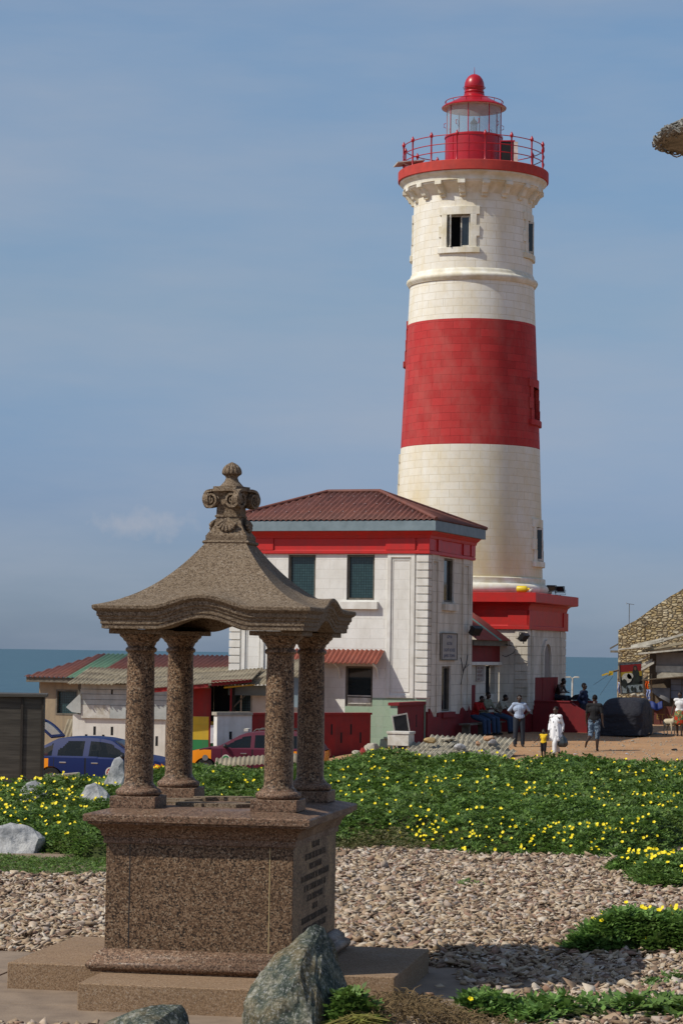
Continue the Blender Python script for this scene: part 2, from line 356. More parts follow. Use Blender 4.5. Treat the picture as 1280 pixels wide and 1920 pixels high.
# ground sheet with the sea cliff at its far edge
xs = [-700, -300, -150, -80, -50, -35, -25, -18] + [x*.75 for x in range(-20, 27)] + [24, 32, 45, 70, 120, 300, 700]
ys = [-300, -100, -30, 0, 10] + list(range(15, 104, 2)) + [106, 108, 109, 110, 112, 115, 120, 130, 145]
mb = MB()
def gz(x, y):
    z = terrain(x, y)
    edge = 108 + 2.5*math.sin(x*.11) + (0 if x > -12 else -4)
    if x > 8: edge += 11
    if y > edge: z -= min(16, (y-edge)*1.1)
    return z + .03*mnoise.noise(Vector((x*.4, y*.4, 0)))
vs = [(x, y, gz(x, y)) for y in ys for x in xs]; nx = len(xs)
mb.add(vs, [(j*nx+i, j*nx+i+1, (j+1)*nx+i+1, (j+1)*nx+i) for j in range(len(ys)-1) for i in range(nx-1)])
o = mb.build('ground', 'dirt', smooth=60); setting(o, 'bare orange brown earth around the lighthouse', 'ground')
mb = MB(); NR = 60
def seaf(u, v):
    y = 90*(560**v); return Vector(((u-.5)*2*(300 + y*.9), y, -9))
mb.grid(seaf, 12, NR); o = mb.build('sea', 'sea'); setting(o, 'teal blue sea reaching to the horizon', 'sea')
# road at the lower right edge of the plaza
p = [ground(1000, 1436), ground(1180, 1424), ground(1290, 1418), ground(1500, 1408), ground(1500, 1470), ground(1000, 1480)]
mb = MB(); pts = []
for i in range(25):
    t = i/24; x = S(3.2, 30, t); yb = 72.5 + .02*(x-8)**2 + .3*math.sin(x*1.1); pts.append((x, yb))
for i in range(24):
    (xa, ya), (xb, yb) = pts[i], pts[i+1]
    for j in range(6):
        q = []
        for (x_, y_) in ((xa, ya), (xb, yb)):
            for t in (j/6, (j+1)/6): yy = S(63, y_, t); q.append((x_, yy, terrain(x_, yy)+.025 + .03*mnoise.noise(Vector((x_*.4, yy*.4, 0)))))
        mb.add(q, [(0, 2, 3, 1)])
o = mb.build('road', 'asphalt'); setting(o, 'worn grey asphalt at the edge of the plaza', 'road')
# bed below the gravel
mb = MB(); mb.grid(lambda u, v: Vector((S(-14, 16, u), S(15, 41, v), .034 + .012*mnoise.noise(Vector((u*30, v*26, 3))))), 30, 26)
o = mb.build('gravel_bed', 'bed'); setting(o, 'sandy soil under the loose stone chips', 'ground')

# ================================================================ MONUMENT
MO = at(547, 1790, 21.75); MA = -R(10.3)
mon = thing('drinking_fountain_monument', 'brown granite canopy monument on four columns in the foreground with a carved finial', 'monument', (MO.x, MO.y, 0), MA)
CU, CV = -.87, 1.065
def rectring(mb, prof, hx, hy, cx=CU, cy=CV, mi=0, cap_t=True, cap_b=True, arch=None, nseg=1):
    # prof: (outset, z) rings round a rectangle
    rings = []
    for o_, z_ in prof:
        a, b = hx+o_, hy+o_; ring = []
        cs = [(-a, -b), (a, -b), (a, b), (-a, b)]
        for q in range(4):
            p0_, p1_ = cs[q], cs[(q+1) % 4]
            for i in range(nseg):
                t = i/nseg; x = S(p0_[0], p1_[0], t); y = S(p0_[1], p1_[1], t)
                ring.append((cx+x, cy+y, z_ + (arch(2*t-1, q, o_) if arch else 0)))
        rings.append(ring)
    n = 4*nseg; vs = [p for r_ in rings for p in r_]
    fs = [(j*n+i, j*n+(i+1) % n, (j+1)*n+(i+1) % n, (j+1)*n+i) for j in range(len(rings)-1) for i in range(n)]
    if cap_b: fs.append(tuple(range(n))[::-1])
    if cap_t: fs.append(tuple(range((len(rings)-1)*n, len(rings)*n)))
    return mb.add(vs, fs, mi)
# paving slabs and the cross shaped step
mb = MB()
slabs = [(-5.4, -3.1), (-3.08, -1.2), (-1.18, .45), (.47, 2.15)]
for i, (a, b) in enumerate(slabs):
    mb.box(a, b, -1.85, -.62, -.1, .047-.002*(i % 2)); mb.box(a, b, -.60, .55, -.1, .05-.003*(i % 2)); mb.box(a, b, .57, 2.9, -.1, .052-.003*(i % 3))
mb.build('paving', 'slab', mon, bevel=.008)
mb = MB(); mb.box(-2.75, .89, .29, 2.46, .03, .285); mb.build('step', 'grans', mon, bevel=.012)
mb = MB(); mb.box(-1.74, .02, -.84, .287, .03, .283); mb.build('step', 'grans', mon, bevel=.012)
# pedestal
mb = MB(); rectring(mb, [(.10, .286), (.10, .30), (.125, .315), (.14, .345), (.125, .385), (.09, .40), (.085, .43), (.04, .475), (.012, .49)], .87, 1.065, cap_b=False)
mb.build('base_moulding', 'granp', mon, smooth=60)
mb = MB(); mb.box(-1.74, 0, 0, 2.13, .488, 1.50); ped = mb.build('pedestal', 'gran', mon, bevel=.006)
M['mortar'] = plain('pale_mortar', (.45, .34, .17), None, 5)
for u in (-1.515, -.215): mb = MB(); mb.box(u-.004, u+.004, -.0025, .01, .492, 1.47); mb.build('joint', 'mortar' if u > -1 else 'black', ped)
mb = MB(); rectring(mb, [(.0, 1.44), (.022, 1.445), (.022, 1.50), (.035, 1.51), (.05, 1.56), (.09, 1.60), (.14, 1.625), (.14, 1.64), (.175, 1.648), (.178, 1.70), (.165, 1.712), (-.02, 1.752), (-.25, 1.756)], .87, 1.065, cap_b=False)
mb.build('pedestal_cap', 'granp', mon, smooth=30)
# broken stone basin rim between the columns
mb = MB(); rr = random.Random(5)
for i in range(16):
    a = 2*math.pi*i/16; x, y = CU+.42*math.cos(a), CV+.5*math.sin(a); s_ = rr.uniform(.08, .15)
    mb.prism([(x+s_*1.5*math.cos(t)*rr.uniform(.8, 1.2), y+s_*math.sin(t)*rr.uniform(.8, 1.2)) for t in (0, 1, 2, 3, 4, 5)], 1.754, 1.775+rr.uniform(0, .02), axis='z')
mb.build('basin_rim', 'granr', mon, smooth=0)
# inscription on the side that faces right
M['letters'] = plain('dark_letters', (.06, .045, .033), None, 5, .6)
lines = ['THIS STONE', 'RECORDS THE ERECTION OF A', 'PUBLIC FOUNTAIN', 'TO COMMEMORATE THE INAUGURATION', 'OF THE CONSTRUCTION OF THE', 'ACCRA WATER WORKS', 'LAID BY', 'HIS EXCELLENCY SIR HUGH CLIFFORD K.C.M.G.', 'GOVERNOR OF THE GOLD COAST']
for i, t in enumerate(lines):
    text_mesh(t, .088, 'letters', ped, (.0015, 1.065, 1.375-i*.096), (R(90), 0, R(90)), depth=.0015, sx=min(.82, 1.75/(len(t)*.062)))
# columns
CP = []
for cu in (-.66, .66):
    for cv in (-.755, .755):
        CP.append((CU+cu, CV+cv))
def column_parts(x, y):
    mb = MB(); mb.lathe([(.0, 1.93), (.145, 1.93), (.150, 1.955), (.139, 1.975), (.134, 2.0), (.1335, 2.4), (.130, 2.8), (.1245, 3.17), (.127, 3.18), (.142, 3.19), (.147, 3.205), (.142, 3.22), (.127, 3.23), (.124, 3.24), (0, 3.24)], 40)
    col = mb.build('column', 'gran', mon, smooth=40); col.location = (x, y, 0)
    mb = MB(); mb.box(-.215, .215, -.215, .215, 1.752, 1.86)
    mb.lathe([(0, 1.858), (.19, 1.86), (.207, 1.873), (.212, 1.892), (.205, 1.912), (.186, 1.925), (.178, 1.928), (.170, 1.932), (.165, 1.942), (.158, 1.952), (0, 1.953)], 40)
    b_ = mb.build('column_base', 'granp', col, smooth=40, bevel=.006)
    mb = MB(); mb.lathe([(0, 3.238), (.127, 3.238), (.129, 3.25), (.138, 3.258), (.138, 3.27), (.145, 3.278), (.165, 3.292), (.172, 3.31), (.176, 3.312), (.20, 3.33), (.205, 3.35), (0, 3.35)], 40)
    mb.box(-.245, .245, -.245, .245, 3.35, 3.392, 1); mb.build('capital', ['gran', 'granr'], col, smooth=40, bevel=.004)
for p_ in CP: column_parts(*p_)
# canopy: cornice with raised arches, concave roof
HX, HY = .985, 1.17
def archf(t, side, o_=0):
    L_ = (HX if side in (0, 2) else HY); x = abs(t*L_)
    a = .46 if side in (0, 2) else .50
    if x > a: return 0
    return .105*(.5+.5*math.cos(math.pi*x/a))**.8
mb = MB()
cprof = [(-.30, 3.44), (-.19, 3.395), (-.07, 3.393), (-.045, 3.398), (-.045, 3.435), (-.035, 3.44), (-.035, 3.475), (-.022, 3.485), (-.022, 3.50), (-.005, 3.515), (-.005, 3.55), (.015, 3.562), (.03, 3.578), (.032, 3.604), (.024, 3.612)]
NS = 48
rectring(mb, cprof, HX, HY, arch=archf, nseg=NS, cap_t=False, cap_b=False)
# ceiling inside
rectring(mb, [(-.30, 3.44), (-.5, 3.62), (-.8, 3.72)], HX, HY, arch=lambda t, q, o_: archf(t, q)*(.6 if o_ < -.4 else 1), nseg=NS, cap_t=True, cap_b=False)
mb.build('cornice', 'granr', mon, smooth=28)
mb = MB(); rings = []; K = 26
for k_ in range(K+1):
    s_ = k_/K; rr_ = 1-s_                       # 1 at the eave, 0 at the neck
    hx = S(.20, HX+.024, rr_); hy = S(.22, HY+.024, rr_)
    z_ = 3.612 + (4.225-3.612)*(.30*s_ + .70*s_**2.25)
    wgt = max(0, 1-s_/.55)**1.5
    ring = []
    cs = [(-hx, -hy), (hx, -hy), (hx, hy), (-hx, hy)]
    for q in range(4):
        for i in range(NS):
            t = i/NS; x = S(cs[q][0], cs[(q+1) % 4][0], t); y = S(cs[q][1], cs[(q+1) % 4][1], t)
            ring.append((CU+x, CV+y, z_ + archf((2*t-1)*(1-.0*s_), q)*wgt))
    rings += ring
n = 4*NS
mb.add(rings, [(j*n+i, j*n+(i+1) % n, (j+1)*n+(i+1) % n, (j+1)*n+i) for j in range(K) for i in range(n)] + [tuple(range(K*n, (K+1)*n))])
mb.build('canopy_roof', 'granr', mon, smooth=22)
# finial
mb = MB()
rectring(mb, [(-.02, 4.20), (.028, 4.222), (.036, 4.235), (.028, 4.25), (.008, 4.255), (.008, 4.30), (0, 4.305), (-.005, 4.318), (-.035, 4.355), (-.058, 4.40), (-.070, 4.45), (-.072, 4.475), (-.062, 4.482), (-.062, 4.495), (-.074, 4.50), (-.078, 4.66), (-.05, 4.70), (-.04, 4.74)], .192, .192, nseg=1, cap_b=False)
finial = mb.build('finial', 'granr', mon, smooth=25)
# shell carved on each face
for q in range(4):
    rot = Matrix.Rotation(R(90*q), 4, 'Z'); off = Matrix.Translation((CU, CV, 0))
    mb = MB()
    for i in range(7):
        a = R(-54+18*i); L_ = .10+.015*math.cos(a*1.5)
        base = Vector((0, -.135, 4.47)); tip = Vector((math.sin(a)*L_, -.172-.01*math.cos(a), 4.47-math.cos(a)*L_*1.05))
        mid = base.lerp(tip, .6)+Vector((0, -.008, 0))
        mb.path([off @ (rot @ p_) for p_ in (base, mid, tip)], [.008, .017, .019], 8)
        mb.ball(off @ (rot @ tip), .0195, 5)
    mb.build('shell_carving', 'granr', finial, smooth=50)
# scrolls: on each face of the turned top block two spirals joined by a band
FR = R(-19)
for q in range(4):
    mt_ = Matrix.Translation((CU, CV, 0)) @ Matrix.Rotation(R(90*q)+FR, 4, 'Z'); mb = MB(); dpt, W = .150, .036
    for s_ in (-1, 1):
        pts = [(0, 4.735, 1)]; cx_, cz_, r1_ = .118*s_, 4.645, .088
        pts += [(s_*.03, 4.737, 1), (s_*.07, 4.738, 1)]
        for i in range(46):
            a_ = R(88) - i/45*R(690); rr_ = r1_*(1-i/45*.84); pts.append((cx_+s_*rr_*math.cos(a_), cz_+rr_*math.sin(a_), 1-.55*i/45))
        vs = []; th = .0125
        for i, (x, z, f_) in enumerate(pts):
            x0, z0, _ = pts[max(i-1, 0)]; x1_, z1_, _ = pts[min(i+1, len(pts)-1)]; d = Vector((x1_-x0, z1_-z0)).normalized(); nn_ = Vector((-d.y, d.x))
            for a2, b2 in ((1, -1), (1, 1), (-1, 1), (-1, -1)): vs.append(mt_ @ Vector((x+nn_.x*th*f_*a2, -dpt-W*.5+b2*W*(.5+.5*f_)*.8, z+nn_.y*th*f_*a2)))
        k2 = len(pts); mb.add(vs, [(i*4+j, i*4+(j+1) % 4, (i+1)*4+(j+1) % 4, (i+1)*4+j) for i in range(k2-1) for j in range(4)] + [(0, 3, 2, 1), tuple((k2-1)*4+j for j in range(4))])
        mb.tube(mt_ @ Vector((cx_, -dpt+.03, cz_)), mt_ @ Vector((cx_, -dpt-.012, cz_)), .076, n=24); mb.ball(mt_ @ Vector((cx_, -dpt-.02, cz_)), .016, 6)
    mb.prism([(-.13, 4.60), (.13, 4.60), (.13, 4.72), (-.13, 4.72)], -dpt+.01, -dpt+.06, mat=mt_)
    mb.build('volute', 'granr', finial, smooth=35)
mb = MB(); mb.box(-.128, .128, -.128, .128, 4.742, 4.776, 0, Matrix.Translation((CU, CV, 0)) @ Matrix.Rotation(FR, 4, 'Z')); mb.build('abacus', 'granr', finial, smooth=20)
mb = MB(); mb.lathe([(0, 4.774), (.118, 4.776), (.095, 4.80), (.068, 4.83), (.057, 4.858), (.06, 4.872), (.075, 4.885), (.082, 4.888), (0, 4.889)], 32, (CU, CV, 0))
mb.build('neck', 'granr', finial, smooth=50)
mb = MB(); mb.lathe([(0, 4.887), (.08, 4.888), (.094, 4.897), (.098, 4.912), (.093, 4.938), (.08, 4.962), (.058, 4.985), (.034, 5.0), (.012, 5.01), (0, 5.016)], 96, (CU, CV, 0), flute=lambda a: .86+.14*abs(math.sin(a*7))**.5)
mb.build('melon_knob', 'granr', finial, smooth=60)

# ================================================================ LIGHTHOUSE  (origin on the tower axis)
TY = at(986, 1390, 91.45); TA = -R(19)
ux, uy = math.cos(TA), math.sin(TA)
lx, ly = -3.19, 2.99
TO = Vector((TY.x + lx*math.cos(TA) - ly*math.sin(TA), TY.y + lx*math.sin(TA) + ly*math.cos(TA), 0))
lh = thing('lighthouse', 'tall white stone lighthouse with one red band, red gallery and glazed lantern', 'lighthouse', TO, TA)
HS = 3.04; X1, Y0, Y1 = 3.19, -2.99, 3.09; X0 = -2.9
# tower shaft with window openings
wins = []                                      # (segment centre, z0, z1)
NSEG = 96; AOFF = R(2.5) - R(360/96*3)
def shaft_r(z):
    tab = [(6.1, 2.92), (8, 2.87), (11.36, 2.765), (16.29, 2.545), (17.85, 2.48), (18.25, 2.42), (20, 2.375), (21.3, 2.36)]
    for (a, ra), (b, rb) in zip(tab, tab[1:]):
        if z <= b: return S(ra, rb, (z-a)/(b-a))
    return tab[-1][1]
wspec = [(0, 19.1, 20.4), (1, 19.1, 20.4), (2, 19.1, 20.4), (3, 19.1, 20.4), (1, 12.48, 13.78), (3, 14.85, 16.14), (1, 6.9, 8.24), (3, 9.5, 10.8), (2, 12.5, 13.8)]
zs = sorted(set([6.08, 6.5, 7.5, 9, 10, 11.36, 12, 13, 14.3, 15.5, 16.29, 17, 17.84] + [z for w_ in wspec[4:] for z in w_[1:]]))
def in_win(seg, z0, z1):
    for (q, a, b) in wspec:
        if a-1e-6 <= z0 and z1 <= b+1e-6 and (seg - q*24) % 96 < 6: return True
    return False
for (name, za, zb, mt, zl) in (('shaft', 6.08, 17.84, None, zs), ('upper_shaft', 18.25, 21.3, 'cream', [18.25, 18.7, 19.1, 19.5, 20, 20.4, 21.3])):
    mb = MB(); prof = [(shaft_r(z), z) for z in zl]
    n0 = len(mb.f); mb.lathe(prof, NSEG, a0=AOFF, a1=AOFF+2*math.pi, skip=lambda i, j: in_win(i, prof[j][1], prof[j+1][1]))
    zc = [(mb.v[f[0]][2]+mb.v[f[2]][2])/2 for f in mb.f]
    if mt is None: mb.m = [1 if 11.36 < z < 16.29 else 0 for z in zc]
    mb.build(name, ['cream', 'redband'], lh, smooth=50)
for (q, a, b) in wspec:
    ang = R(2.5+90*q); red = 11.4 < a < 16.2; tm = 'redband' if red else 'creamplain'
    rot = Matrix.Rotation(ang, 4, 'Z'); r_ = shaft_r((a+b)/2); hw = r_*math.sin(R(11.25)); f0 = -(r_+.02)
    # dark room behind, reveals
    mb = MB(); yb = f0+.62
    mb.add([rot @ Vector(p) for p in ((-hw, f0+.06, a), (hw, f0+.06, a), (hw, f0+.06, b), (-hw, f0+.06, b), (-hw, yb, a), (hw, yb, a), (hw, yb, b), (-hw, yb, b))],
           [(0, 1, 5, 4), (1, 2, 6, 5), (2, 3, 7, 6), (3, 0, 4, 7), (4, 5, 6, 7)], 0); mb.m[-1] = 1
    wob = mb.build('window', [tm, 'dark'], lh, smooth=0)
    mb = MB(); h3 = (b-a)/3
    def arcb(x0, x1, z0, z1, d):                 # stone of the surround, curved with the wall
        n_ = 6; vs = []; ra, rb = shaft_r(z1)-.10, shaft_r(z1)+d
        for i_ in range(n_+1):
            t_ = S(x0, x1, i_/n_)/r_
            for (rr_, z_) in ((ra, z0), (rb, z0), (rb, z1), (ra, z1)): vs.append(rot @ Vector((rr_*math.sin(t_), -rr_*math.cos(t_), z_)))
        mb.add(vs, [(i_*4+j_, i_*4+(j_+1) % 4, (i_+1)*4+(j_+1) % 4, (i_+1)*4+j_) for i_ in range(n_) for j_ in range(4)] + [(0, 3, 2, 1), (n_*4, n_*4+1, n_*4+2, n_*4+3)])
    ha = r_*R(11.25)
    arcb(-ha-.34, ha+.36, b, b+.33, .065); arcb(-ha-.36, ha+.36, a-.22, a, .11)
    for s_ in (-1, 1):
        for i_ in range(3):
            ww = .36 if i_ == 1 else .24; x0_, x1_ = sorted((s_*ha, s_*(ha+ww))); arcb(x0_, x1_, a+h3*i_, a+h3*(i_+1), .065-.003*i_)
    mb.build('surround', tm, wob, smooth=0, bevel=.012)
    if (q, a) in ((0, 19.1), (1, 19.1), (1, 6.9)):
        mb = MB()
        mb.frame(-hw+.01, hw-.01, f0+.22, f0+.28, a+.01, b-.01, .045)
        fr = mb; mb2 = MB()
        for (px_, an) in ((-hw+.06, 70), (hw-.42, 0)):
            mt_ = rot @ Matrix.Translation((px_, f0+.2, 0)) @ Matrix.Rotation(R(-an), 4, 'Z')
            for (xa, xb, za, zb) in ((0, .05, a+.03, b-.03), (.33, .38, a+.03, b-.03), (.05, .33, a+.03, a+.1), (.05, .33, b-.1, b-.03)): mb2.box(xa, xb, -.02, .02, za, zb, 0, mt_)
            mb2.box(.05, .33, -.004, .004, a+.1, b-.1, 1, mt_)
        mb.v = [tuple(rot @ Vector(p)) for p in mb.v]
        fo = mb.build('frame', 'paintwood', wob, smooth=0)
        mb2.build('casement', ['paintwood', 'darkglass'], wob, smooth=0)
# mouldings
mb = MB(); mb.lathe([(2.7, 5.59), (3.22, 5.60), (3.29, 5.68), (3.31, 5.78), (3.28, 5.88), (3.20, 5.95), (3.08, 5.985), (3.03, 5.99), (3.03, 6.2), (3.0, 6.22), (2.915, 6.235)], 96); mb.build('foot_moulding', 'creamplain', lh, smooth=50)
mb = MB(); mb.lathe([(2.46, 17.82), (2.53, 17.83), (2.55, 17.87), (2.60, 17.93), (2.625, 18.0), (2.60, 18.07), (2.54, 18.11), (2.50, 18.13), (2.48, 18.2), (2.45, 18.28), (2.42, 18.30)], 96); mb.build('belt_moulding', 'creamplain', lh, smooth=50)
mb = MB(); mb.lathe([(2.355, 21.25), (2.42, 21.38), (2.56, 21.52), (2.70, 21.62), (2.74, 21.66), (2.74, 21.70), (2.79, 21.72), (2.79, 21.84), (2.82, 21.9), (2.90, 21.96), (2.94, 22.0), (2.94, 22.06), (2.0, 22.07)], 96); mb.build('gallery_cornice', 'creamplain', lh, smooth=30)
mb = MB(); mb.lathe([(2.9, 22.062), (3.0, 22.065), (3.01, 22.08), (3.01, 22.44), (2.99, 22.46), (.9, 22.46)], 96); mb.build('gallery_deck', 'redgal', lh, smooth=30)
for i in range(18):
    a = R(2.5+4+20*i); mt_ = Matrix.Rotation(a, 4, 'Z'); mb = MB()
    mb.prism([(-2.3, 21.12), (-2.46, 21.12), (-2.48, 21.22), (-2.56, 21.25), (-2.62, 21.38), (-2.70, 21.50), (-2.77, 21.53), (-2.78, 21.70), (-2.3, 21.70)], -.12, .12, axis='x', mat=mt_)
    mb.prism([(-2.3, 21.56), (-2.82, 21.56), (-2.82, 21.71), (-2.3, 21.71)], -.15, .15, axis='x', mat=mt_)
    mb.build('corbel', 'creamplain', lh, smooth=0, bevel=.015)
# railing
rail = None
mb = MB(); RR = 2.82
for z in (22.82, 23.13, 23.48):
    mb.path([(RR*math.cos(t), RR*math.sin(t), z) for t in [2*math.pi*i/72 for i in range(72)]], .019, 6, closed=True)
rail = mb.build('gallery_railing', 'redmetal', lh, smooth=50)
for i in range(16):
    a = R(5.1-2.5+22.5*i); x, y = RR*math.sin(a), -RR*math.cos(a); mb = MB()
    mb.lathe([(.0, 22.45), (.055, 22.45), (.05, 22.5), (.032, 22.53), (.036, 22.8), (.03, 23.1), (.032, 23.42), (.05, 23.44), (.072, 23.49), (.066, 23.55), (.035, 23.60), (.01, 23.655), (0, 23.66)], 12, (x, y, 0))
    mb.build('post', 'redmetal', rail, smooth=60)
# lantern
mb = MB(); mb.lathe([(1.13, 22.46), (1.13, 23.86), (1.17, 23.88), (1.17, 23.94), (1.1, 23.96), (.2, 23.96)], 64)
for i in range(10):
    a = R(5+36*i); mb.box(-.02, .02, -1.145, -1.12, 22.47, 23.86, 0, Matrix.Rotation(a, 4, 'Z'))
lan = mb.build('lantern_drum', 'redmetal', lh, smooth=40)
mb = MB(); mb.lathe([(1.10, 23.95), (1.10, 25.12)], 80); mb.build('lantern_glazing', 'glass', lh, smooth=60)
for i in range(8):
    a = R(4+45*i); mb = MB(); mb.box(-.014, .014, -1.12, -1.08, 23.95, 25.13, 0, Matrix.Rotation(a, 4, 'Z'))
    mb.build('astragal', 'redmetal', lh, smooth=0)
for i in range(8):
    a = R(-20+45*i); r_ = 1.13; mb = MB(); mt_ = Matrix.Rotation(a, 4, 'Z')
    mb.path([mt_ @ Vector(p) for p in ((0, -r_, 24.28), (0, -r_-.08, 24.31), (0, -r_-.08, 24.44), (0, -r_, 24.47))], .014, 5); mb.build('grab_handle', 'redmetal', lh)
mb = MB(); mb.lathe([(1.05, 25.12), (1.22, 25.13), (1.29, 25.10), (1.30, 25.13), (1.22, 25.20), (1.0, 25.30), (.78, 25.42), (.58, 25.53), (.46, 25.6), (.41, 25.64), (.41, 25.70), (.36, 25.74), (0, 25.76)], 64)
mb.lathe([(1.28, 25.105), (1.05, 25.12), (.4, 25.42), (.05, 25.5)], 64, mi=1)
rf = mb.build('lantern_roof', ['redmetal', 'creamplain'], lh, smooth=40)
mb = MB(); mb.lathe([(.36, 25.72), (.40, 25.75), (.40, 25.80), (.36, 25.83), (.385, 25.9), (.40, 26.02), (.385, 26.16), (.33, 26.30), (.24, 26.42), (.13, 26.49), (.03, 26.51), (0, 26.51)], 48); bl = mb.build('ventilator_ball', 'redmetal', lh, smooth=60)
mb = MB(); mb.tube((0, 0, 26.5), (0, 0, 26.8), .018, .006, 8); mb.build('spike', 'redmetal', lh)
mb = MB(); mb.path([(.44*math.cos(t), .44*math.sin(t), 25.96) for t in [2*math.pi*i/28 for i in range(28)]], .012, 5, closed=True)
for i in range(6): t = i*math.pi/3; mb.tube((.39*math.cos(t), .39*math.sin(t), 25.86), (.44*math.cos(t), .44*math.sin(t), 25.96), .01, n=5)
mb.build('ball_ring', 'redmetal', bl)
mb = MB(); mb.path([(1.16*math.cos(t), 1.16*math.sin(t), 25.36) for t in [2*math.pi*i/48 for i in range(48)]], .018, 5, closed=True)
for i in range(12): t = i*math.pi/6; mb.tube((1.12*math.cos(t), 1.12*math.sin(t), 25.22), (1.16*math.cos(t), 1.16*math.sin(t), 25.36), .014, n=5)
mb.build('roof_rail', 'redmetal', rf)
# lamp in the lantern
M['lampgrey'] = plain('pale_lamp_metal', (.42, .45, .44), None, 5, .4, .5, 0)
mb = MB(); mb.lathe([(0, 23.9), (.18, 23.9), (.2, 23.96), (.1, 24.0), (.09, 24.08), (.16, 24.1), (.16, 24.14), (0, 24.14)], 20); mb.lathe([(0, 24.5), (.16, 24.5), (.13, 24.58), (.05, 24.66), (0, 24.8)], 20)
for i in range(6): t = i*math.pi/3; mb.tube((.13*math.cos(t), .13*math.sin(t), 24.14), (.13*math.cos(t), .13*math.sin(t), 24.5), .012, n=5)
lp = mb.build('beacon_lamp', 'lampgrey', lh, smooth=50)
mb = MB(); mb.lathe([(0, 24.14), (.10, 24.15), (.12, 24.32), (.10, 24.49), (0, 24.5)], 20); mb.build('lens', 'glass', lp, smooth=60)
# open door of the drum, right hand side
mt_ = Matrix.Translation((1.26, -.65, 0)) @ Matrix.Rotation(R(14), 4, 'Z')
mb = MB(); mb.frame(0, .60, -.03, .03, 22.5, 23.62, .05); mb.box(.05, .55, -.01, .01, 22.55, 23.57, 1); mb.box(.56, .72, -.06, .04, 22.5, 23.55, 2)
mb.v = [tuple(mt_ @ Vector(p)) for p in mb.v]; mb.build('open_door', ['redmetal', 'dark', 'paintwood'], lh, smooth=0)
mt_ = Matrix.Rotation(R(-62), 4, 'Z') @ Matrix.Translation((0, -2.62, 22.75)) @ Matrix.Rotation(R(7), 4, 'X')
mb = MB(); mb.box(-.5, .5, -.55, .55, 0, .04, 0, mt_); mb.box(-.47, .47, -.52, .52, .04, .046, 1, mt_)
mb.tube(mt_ @ Vector((-.4, .4, 0)), mt_ @ Vector((-.4, .1, -.45)), .02); mb.tube(mt_ @ Vector((.4, -.35, 0)), mt_ @ Vector((.3, .35, -.4)), .02)
tag(mb.build('solar_panel', ['paintwood', 'darkglass'], None, smooth=0), 'small tilted solar panel on the left of the lighthouse gallery railing', 'solar panel', loc=TO, rz=TA)
# ---- square base
def box_shell(mb, prof, x0, x1, y0, y1, mi=0, capt=True):
    rectring(mb, prof, (x1-x0)/2, (y1-y0)/2, (x0+x1)/2, (y0+y1)/2, mi, cap_t=capt, cap_b=False)
mb = MB(); box_shell(mb, [(0, -.5), (0, 4.2)], X0, X1, Y0, Y1); basew = mb.build('base_wall', 'stainwall', lh, smooth=0)
# frieze, cornice
mb = MB(); box_shell(mb, [(0.02, 4.20), (.10, 4.20), (.10, 4.34), (.05, 4.36), (.05, 4.93)], X0, X1, Y0, Y1, capt=False)
for (a, b) in ((X1-.75, X1+.07), (X0-.07, X0+.75)):
    mb.box(a, b, Y0-.10, Y0, 4.34, 4.93)
for (a, b) in ((Y0-.10, Y0+.65), (Y1-.65, Y1+.1), ):
    mb.box(X1, X1+.10, a, b, 4.34, 4.93)
mb.build('frieze', 'redpaint', lh, smooth=0, bevel=.01)
mb = MB(); box_shell(mb, [(.05, 4.92), (.06, 5.0), (.09, 5.1), (.18, 5.18), (.40, 5.215), (.43, 5.24), (.43, 5.585), (.36, 5.60)], X0, X1, Y0, Y1); mb.build('base_cornice', 'redpaint', lh, smooth=30)
# maroon dado with jagged top on the right face and front
def jag_panel(mb, pts, zb, x_or_y, axis, t0, t1, mi=0):
    mb.prism([(a, z) for a, z in pts] + [(pts[-1][0], zb), (pts[0][0], zb)], t0, t1, axis=axis, mi=mi)
mb = MB(); jag_panel(mb, [(Y0-.02, 1.3), (Y0+.15, 1.2), (Y0+.16, 1.05), (Y0+.55, 1.0), (Y0+.9, .95), (Y0+1.2, .9), (Y1, .9)], -.4, X1, 'x', X1-.01, X1+.012)
mb.box(X1-.01, X1+.026, Y0+1.21, Y0+4.80, -.4, 2.37)
jag_panel(mb, [(X0, 1.2), (X1-.5, 1.15), (X1-.2, 1.3), (X1+.012, 1.35)], -.4, Y0, 'y', Y0-.012, Y0+.01)
mb.build('dado', 'maroon', lh, smooth=0)
# pilasters and quoins
for (a, b) in ((Y0+.55, Y0+1.05), (Y1-.95, Y1-.45)):
    mb = MB(); mb.box(X1-.01, X1+.05, a, b, 1.15 if a < 0 else .2, 4.19);
    mb.box(X1+.05, X1+.075, a+.09, b-.09, 1.3, 3.95); mb.build('pilaster', 'stainwall', lh, smooth=0, bevel=.008)
for i in range(9):
    z = 1.35+.315*i
    mb = MB(); mb.box(X1-.47, X1+.03, Y0-.04, Y0+.4, z, z+.285); mb.build('quoin', 'stainwall', lh, smooth=0, bevel=.012)
for i in range(9):
    z = 1.35+.315*i
    mb = MB(); mb.box(X1-.4, X1+.03, Y1-.4, Y1+.04, z, z+.285); mb.build('quoin', 'stainwall', lh, smooth=0, bevel=.012)
